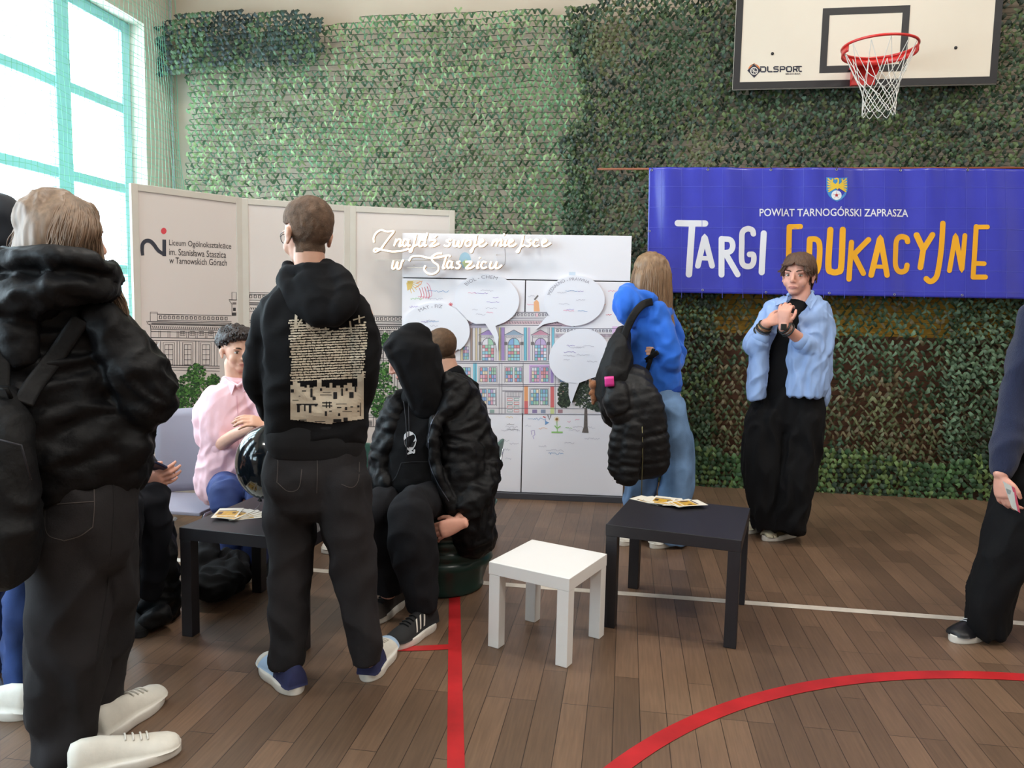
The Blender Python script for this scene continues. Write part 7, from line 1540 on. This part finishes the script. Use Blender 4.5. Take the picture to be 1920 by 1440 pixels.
    b = MB(); b.tube([at_y(1204, 800, Y-.385), at_y(1205, 860, Y-.37), at_y(1203, 915, Y-.34), at_y(1203, 930, Y-.34)], .003, 6); b.build('zip', mat('zip_brass', rgb(120, 116, 84), .4, .6), j, True)
build_h()

# ---- I: the speaker -------------------------------------------------------------------------------------------------------
def build_i():
    Y = 4.68; fl = at_z(1455, 1003); t = person('person in open light blue shirt over black top and wide black trousers, hands on chest', (fl.x, fl.y, 0))
    hd = Head(at_y(1497, 516, Y), (-0.46, -0.88, -0.02), (.04, 0, 1), 1.07); b = MB(); hd.add(b)
    loft(b, [T(1500, 576, Y, 22, .058), T(1502, 558, Y, 18, .055), T(1502, 535, Y, 18, .055)], 16, 3); torso_body(b, at_y(1480, 750, Y), at_y(1492, 640, Y), at_y(1500, 576, Y), 1.0)
    limb(b, [at_y(1455, 770, Y), at_y(1440, 880, Y), at_y(1430, 985, Y)], .07, .04); limb(b, [at_y(1505, 770, Y), at_y(1500, 880, Y), at_y(1485, 990, Y)], .07, .04)
    wl1, wl2 = at_y(1437, 606, Y-.18), at_y(1469, 612, Y-.23)
    limb(b, [at_y(1448, 588, Y), at_y(1412, 652, Y-.06), wl1], .046, .030); limb(b, [at_y(1543, 595, Y), at_y(1534, 658, Y-.07), at_y(1505, 640, Y-.15), wl2], .046, .030)
    hand(b, wl1, (0.86, -.10, .42), (-.35, -1, .5), (-.2, 0.1, 1), .50, .95); hand(b, wl2, (-.02, -.02, 1), (-.6, -1, 0), (1, -.3, .2), .75, .95, curls=[.9, .8, .7, .6])
    V, N, F = solid(b, .0046, 3); body = mk('body', V, F, SKIN2, t, True); hd.eyes(t, brow=(.07, .04, .025), look=-.3)
    HB = mat('short_brown_hair', rgb(96, 68, 50), .5, var=.35, vs=20, bump=.5, bs=90, stretch=(6, 6, 1.5), spec=.6)
    scalp(t, body, hd, lambda r, f_, u: -1 if u < -.055 else min(.050-f_+max(0, u-.060)*2.2 if u > .03 else .02-f_, (.012-f_)+max(0, u-.025)*4 if u < .05 else 1, u+.055, .05), lambda r, f_, u: .006+.010*max(0, min(1, (u+.02)/.08)), HB, .005, 70)
    b = MB(); rg = random.Random(3)
    crown = hd.p(0, -.01, .125)
    for k in range(230):       # fringe and side locks
        az = rg.uniform(-2.3, 2.3); r_, f_ = math.sin(az), math.cos(az); L_ = .022 if abs(az) < .55 else (.075 if abs(az) < 1.6 else .105)
        L_ *= rg.uniform(.7, 1.05)
        P = [hd.p(r_*.02, f_*.02, .120), hd.p(r_*.060, f_*.072-.008, .107), hd.p(r_*.082, f_*.096-.008, .068), hd.p(r_*.086+rg.uniform(-.008, .008), f_*.108-.006, .066-L_*.6), hd.p(r_*.084+rg.uniform(-.014, .014), f_*.104-.008, .066-L_)]
        if abs(az) < .8: P[-1] = hd.p(r_*.084+(.026 if az > 0 else -.022)+rg.uniform(-.010, .010), f_*.100-.002, .062-L_*.7); P[-2] = P[-2]+hd.r*(.012 if az > 0 else -.010)
        Q = cr([(p, 1, 1) for p in P], 4); b.tube([q[0] for q in Q], [.0042*(1-.7*(i/(len(Q)-1))**2) for i in range(len(Q))], 5, False)
    for k in range(80):        # longer locks at the nape
        az = rg.uniform(2.1, 4.2); r_, f_ = math.sin(az), math.cos(az); P = [hd.p(r_*.08, f_*.095-.01, .05), hd.p(r_*.084, f_*.10-.01, -.01), hd.p(r_*.072, f_*.088-.016, -.065), hd.p(r_*.060+rg.uniform(-.012, .012), f_*.08-.022, -.108+rg.uniform(-.02, .02))]
        Q = cr([(p, 1, 1) for p in P], 4); b.tube([q[0] for q in Q], [.0046*(1-.7*(i/(len(Q)-1))**2) for i in range(len(Q))], 5, False)
    b.build('hair_locks', HB, t, True)
    b = MB(); loft(b, [T(1498, 572, Y-.0, 20, .065), T(1492, 592, Y-.0, 42, .09), T(1480, 650, Y-.0, 46, .11), T(1474, 720, Y-.0, 50, .115), T(1474, 745, Y, 52, .12)], 26, 5); cloth('black_top', b, M_BPANT, t, .009, 3, (.005, (10, 10, 7), 5), key='It')
    SH = mat('light_blue_cotton', rgb(150, 178, 226), .75, var=.03, vs=10, bump=.05, bs=110)
    b = MB()
    loft(b, [T(1526, 566, Y+.0, 15, .06), T(1522, 590, Y+.0, 32, .115), T(1510, 650, Y-.02, 45, .135), T(1508, 700, Y-.03, 46, .145), T(1505, 744, Y-.04, 44, .145)], 26, 6, caps=(True, False))      # right front and side
    loft(b, [T(1524, 600, Y+.04, 36, .12), T(1532, 680, Y+.05, 28, .12), T(1536, 735, Y+.06, 20, .10), T(1543, 755, Y+.07, 9, .07)], 24, 5, caps=(True, False))
    loft(b, [T(1456, 572, Y-.02, 13, .07), T(1444, 600, Y-.02, 18, .12), T(1426, 655, Y-.03, 16, .13), T(1421, 700, Y-.05, 18, .13), T(1418, 735, Y-.06, 17, .12), T(1418, 745, Y-.06, 16, .12)], 24, 6, caps=(True, False))
    loft(b, [T(1490, 575, Y+.10, 60, .04), T(1488, 650, Y+.12, 66, .05), T(1484, 738, Y+.12, 66, .05)], 24, 5, caps=(True, False))
    loft(b, [T(1449, 578, Y-.02, 17, .06), T(1433, 608, Y-.04, 18, .06), T(1416, 640, Y-.07, 19, .06), T(1416, 652, Y-.10, 21, .06), T(1424, 640, Y-.13, 19, .052)], 22, 6)
    loft(b, [T(1536, 578, Y+.0, 19, .062), T(1546, 612, Y-.01, 19, .062), T(1542, 645, Y-.05, 21, .062), T(1530, 660, Y-.09, 23, .06), T(1508, 645, Y-.14, 19, .052)], 22, 6)
    loft(b, [T(1460, 572, Y+.0, 12, .05), T(1500, 566, Y+.08, 14, .04), T(1532, 572, Y+.0, 12, .05)], 20, 5, side=UPZ)
    cloth('shirt', b, SH, t, .0065, 2, (.0085, (14, 14, 7), 9), key='I')
    for c0, c1, r in ((at_y(1421, 643, Y-.11), at_y(1427, 632, Y-.145), .050), (at_y(1512, 648, Y-.13), at_y(1500, 639, Y-.16), .050)):
        b = MB(); loft(b, [Wp(c0, r+.004, r), Wp(c1, r, r-.002)], 20, 3); b.build('rolled_cuff', SH, t, True)
    b = MB()
    for pts, dy in (([(1478, 553), (1458, 562), (1454, 573), (1474, 566)], (.0, -.05, -.10, -.08)), ([(1523, 546), (1532, 560), (1520, 580), (1510, 566)], (.0, -.03, -.10, -.10))):
        f_ = [at_y(x, y, Y-.03+d_) for (x, y), d_ in zip(pts, dy)]; b.add(f_+[v+Vector((0, .006, -.002)) for v in f_], [(0, 1, 2, 3), (7, 6, 5, 4)]+[(i, 4+i, 4+(i+1) % 4, (i+1) % 4) for i in range(4)])
    b.build('collar', SH, t)
    b = MB(); b.tube([at_y(1478, 553, Y-.04), at_y(1490, 545, Y+.06), at_y(1512, 544, Y+.06), at_y(1524, 548, Y-.02)], .011, 8); b.build('collar_band', SH, t, True)
    a = Art(cast('I', .003)); PW = mat('button_pearl', rgb(226, 230, 238), .3)
    for y in (655, 683, 707): a.poly([(1465+1.8*math.cos(q), y+1.8*math.sin(q)) for q in np.linspace(0, 6.28, 9)[:-1]][::-1], PW, 1)
    a.stroke([(1468, 640), (1463, 680), (1461, 738)], 1, mat('seam_blue', rgb(128, 156, 206), .8), 0, True); a.build('buttons', t)
    BD = mat('bead_dark', rgb(44, 48, 46), .4, .3); BG = mat('bead_gold', rgb(176, 150, 96), .3, .8); BW_ = mat('bead_grey', rgb(150, 148, 144), .3, .6)
    def ring(c, d, r, m_, th, nm):
        d = Vector(d).normalized(); s_ = d.orthogonal().normalized(); q_ = d.cross(s_); b = MB(); b.tube([c+(s_*math.cos(a_)+q_*math.sin(a_))*r for a_ in np.linspace(0, 2*math.pi, 22, endpoint=False)], th, 6, closed=True); b.build(nm, m_, t, True)
    d1 = (wl1-at_y(1412, 652, Y-.06)).normalized()
    for k, (m_, th) in enumerate(((BD, .005), (BG, .003), (BD, .0055), (BW_, .003), (BD, .005))): ring(wl1-d1*(.012+.014*k), d1+Vector((.1*(k % 2), 0, .05)), .037+.002*k, m_, th, 'bracelet')
    d2 = (wl2-at_y(1505, 640, Y-.15)).normalized()
    for k, (m_, th) in enumerate(((BD, .006), (BW_, .003), (BD, .005))): ring(wl2-d2*(.008+.016*k), d2, .036+.002*k, m_, th, 'bracelet')
    MB().box(wl2-d2*.006+Vector((-.01, -.038, .0)), (.032, .010, .036)).build('watch_case', BD, t, bevel=.003)
    b = MB()
    loft(b, [T(1480, 728, Y, 62, .12), T(1478, 760, Y, 68, .135), T(1475, 790, Y, 72, .14)], 28, 4)
    loft(b, [T(1440, 780, Y, 38, .14), T(1432, 840, Y, 41, .15), T(1434, 900, Y, 39, .15), T(1438, 960, Y, 32, .14), T(1440, 986, Y, 28, .13)], 24, 5, caps=(True, False))
    loft(b, [T(1505, 780, Y-.02, 40, .14), T(1500, 840, Y-.03, 40, .15), T(1493, 900, Y-.04, 38, .15), T(1484, 960, Y-.05, 33, .14), T(1478, 997, Y-.06, 29, .12)], 24, 5, caps=(True, False))
    cloth('wide_trousers', b, M_BPANT, t, .009, 2, (.012, (12, 12, 2.5), 3))
    CRM = mat('cream_suede', rgb(206, 198, 172), .7, var=.1, vs=30); OL = mat('olive_suede', rgb(92, 82, 60), .8)
    h = at_z(1490, 1003); shoe(t, h, px_yaw(h, 1447, 1011), .27, .105, OL, MATS['sole_white'], CRM, M_SOLE, None); h = at_z(1432, 985); shoe(t, h, px_yaw(h, 1410, 995), .27, .10, OL, MATS['sole_white'], CRM, M_SOLE, None)
build_i()

# ---- J: person walking at the right edge -----------------------------------------------------------------------------------
def build_j():
    Y = 3.42; fl = at_z(1850, 1190); t = person('person in navy jumper and wide black trousers walking in at the right edge', (fl.x, fl.y, 0))
    hd = Head(at_y(1985, 480, Y), (-.9, -.3, -.1), UPZ, 1.0); b = MB(); hd.add(b)
    loft(b, [T(1985, 560, Y, 24, .055), T(1985, 525, Y, 24, .055)], 16, 3); torso_body(b, at_y(1960, 870, Y), at_y(1975, 680, Y), at_y(1985, 560, Y))
    limb(b, [at_y(1930, 880, Y), at_y(1880, 1030, Y-.05), at_y(1850, 1165, Y-.05)], .07, .04); limb(b, [at_y(1975, 880, Y), at_y(2010, 1030, Y), at_y(2060, 1150, Y+.1)], .07, .04)
    wr = at_y(1876, 890, Y-.12)
    limb(b, [at_y(1935, 630, Y), at_y(1902, 760, Y-.03), wr], .036, .027); limb(b, [at_y(2035, 620, Y), at_y(2060, 760, Y), at_y(2042, 880, Y-.05)], .034, .027)
    hand(b, wr, (.10, -.15, -1), (-.9, -.4, 0), (.4, -.8, 0), .55, .95); hand(b, at_y(2040, 885, Y-.05), (0, -.1, -1), (.9, -.4, 0), (-.4, -.8, 0), .5, .95)
    V, N, F = solid(b, .0048, 3); body = mk('body', V, F, SKIN2, t, True); hd.eyes(t)
    scalp(t, body, hd, lambda r, f_, u: -1 if u < -.04 else min(.06-f_, .05, u+.04, (0.01-f_)+max(0, u-.02)*3 if u < .05 else 1), lambda r, f_, u: .014, MATS['short_brown_hair'], .006, 60)
    NK = mat('navy_knit', rgb(28, 36, 66), .9, var=.06, vs=10, bump=.5, bs=60, stretch=(9, 9, .6), sheen=.15)
    b = MB(); loft(b, [T(1985, 565, Y, 40, .08), T(1982, 600, Y, 72, .11), T(1978, 700, Y, 74, .13), T(1972, 800, Y, 74, .135), T(1968, 840, Y, 72, .13)], 26, 4)
    loft(b, [T(1938, 585, Y, 30, .08), T(1918, 680, Y-.01, 32, .085), T(1900, 780, Y-.03, 33, .08), T(1888, 840, Y-.07, 34, .075), T(1882, 872, Y-.09, 28, .06), T(1880, 884, Y-.10, 22, .05)], 22, 6)
    loft(b, [T(2032, 600, Y, 30, .085), T(2052, 690, Y, 32, .085), T(2062, 760, Y, 32, .085), T(2045, 870, Y-.04, 28, .07)], 20, 5)
    cloth('jumper', b, NK, t, .009, 4, (.006, (8, 8, 6), 3))
    b = MB(); loft(b, [T(1960, 825, Y, 66, .12), T(1956, 870, Y, 70, .13), T(1955, 900, Y, 70, .13)], 24, 4)
    loft(b, [T(1932, 890, Y-.01, 50, .13), T(1905, 970, Y-.03, 54, .13), T(1882, 1050, Y-.05, 50, .13), T(1860, 1120, Y-.06, 46, .12), T(1850, 1172, Y-.06, 40, .11), T(1849, 1184, Y-.06, 38, .10)], 24, 6, caps=(True, False))
    loft(b, [T(1985, 890, Y+.02, 50, .13), T(2010, 1000, Y+.04, 50, .13), T(2040, 1130, Y+.1, 46, .12)], 22, 5, caps=(True, False))
    cloth('wide_trousers', b, M_BPANT, t, .009, 3, (.012, (9, 9, 3), 6))
    h = at_z(1858, 1180); shoe(t, h, px_yaw(h, 1800, 1200), .285, .108, mat('black_leather', rgb(24, 24, 28), .4), M_SOLE, None, mat('lace_grey', rgb(196, 198, 200), .5), None)
    h = at_z(2050, 1150); shoe(t, h, px_yaw(h, 2000, 1170), .285, .108, MATS['black_leather'], M_SOLE)
    c = [at_y(1880, 902, Y-.235), at_y(1903, 915, Y-.22), at_y(1913, 962, Y-.22), at_y(1897, 952, Y-.235), ]
    f = thing('leaflet', 'folded white and pink leaflet held by the person at the right edge', 'leaflet', c[0])
    n = Vector((-.25, -1, 0)).normalized()*.0015
    mk('sheet', c+[v-n for v in c], [(0, 1, 2, 3)[::-1], (4, 5, 6, 7), (0, 1, 5, 4), (1, 2, 6, 5), (2, 3, 7, 6), (3, 0, 4, 7)], mat('leaflet_paper', rgb(214, 224, 226), .4), f)
    d = [c[0].lerp(c[1], .72), c[1], c[2], c[3].lerp(c[2], .72)]; mk('pink_stripe', [v+n*.5 for v in d], [(3, 2, 1, 0)], mat('leaflet_pink', rgb(212, 92, 120), .4), f)
    d = [c[0].lerp(c[1], .1).lerp(c[3], .25), c[0].lerp(c[1], .6).lerp(c[2], .2), c[0].lerp(c[1], .6).lerp(c[2], .4), c[0].lerp(c[1], .1).lerp(c[3], .45)]; mk('printed_picture', [v+n*.5 for v in d], [(3, 2, 1, 0)], mat('leaflet_grey', rgb(150, 168, 176), .4), f)
build_j()
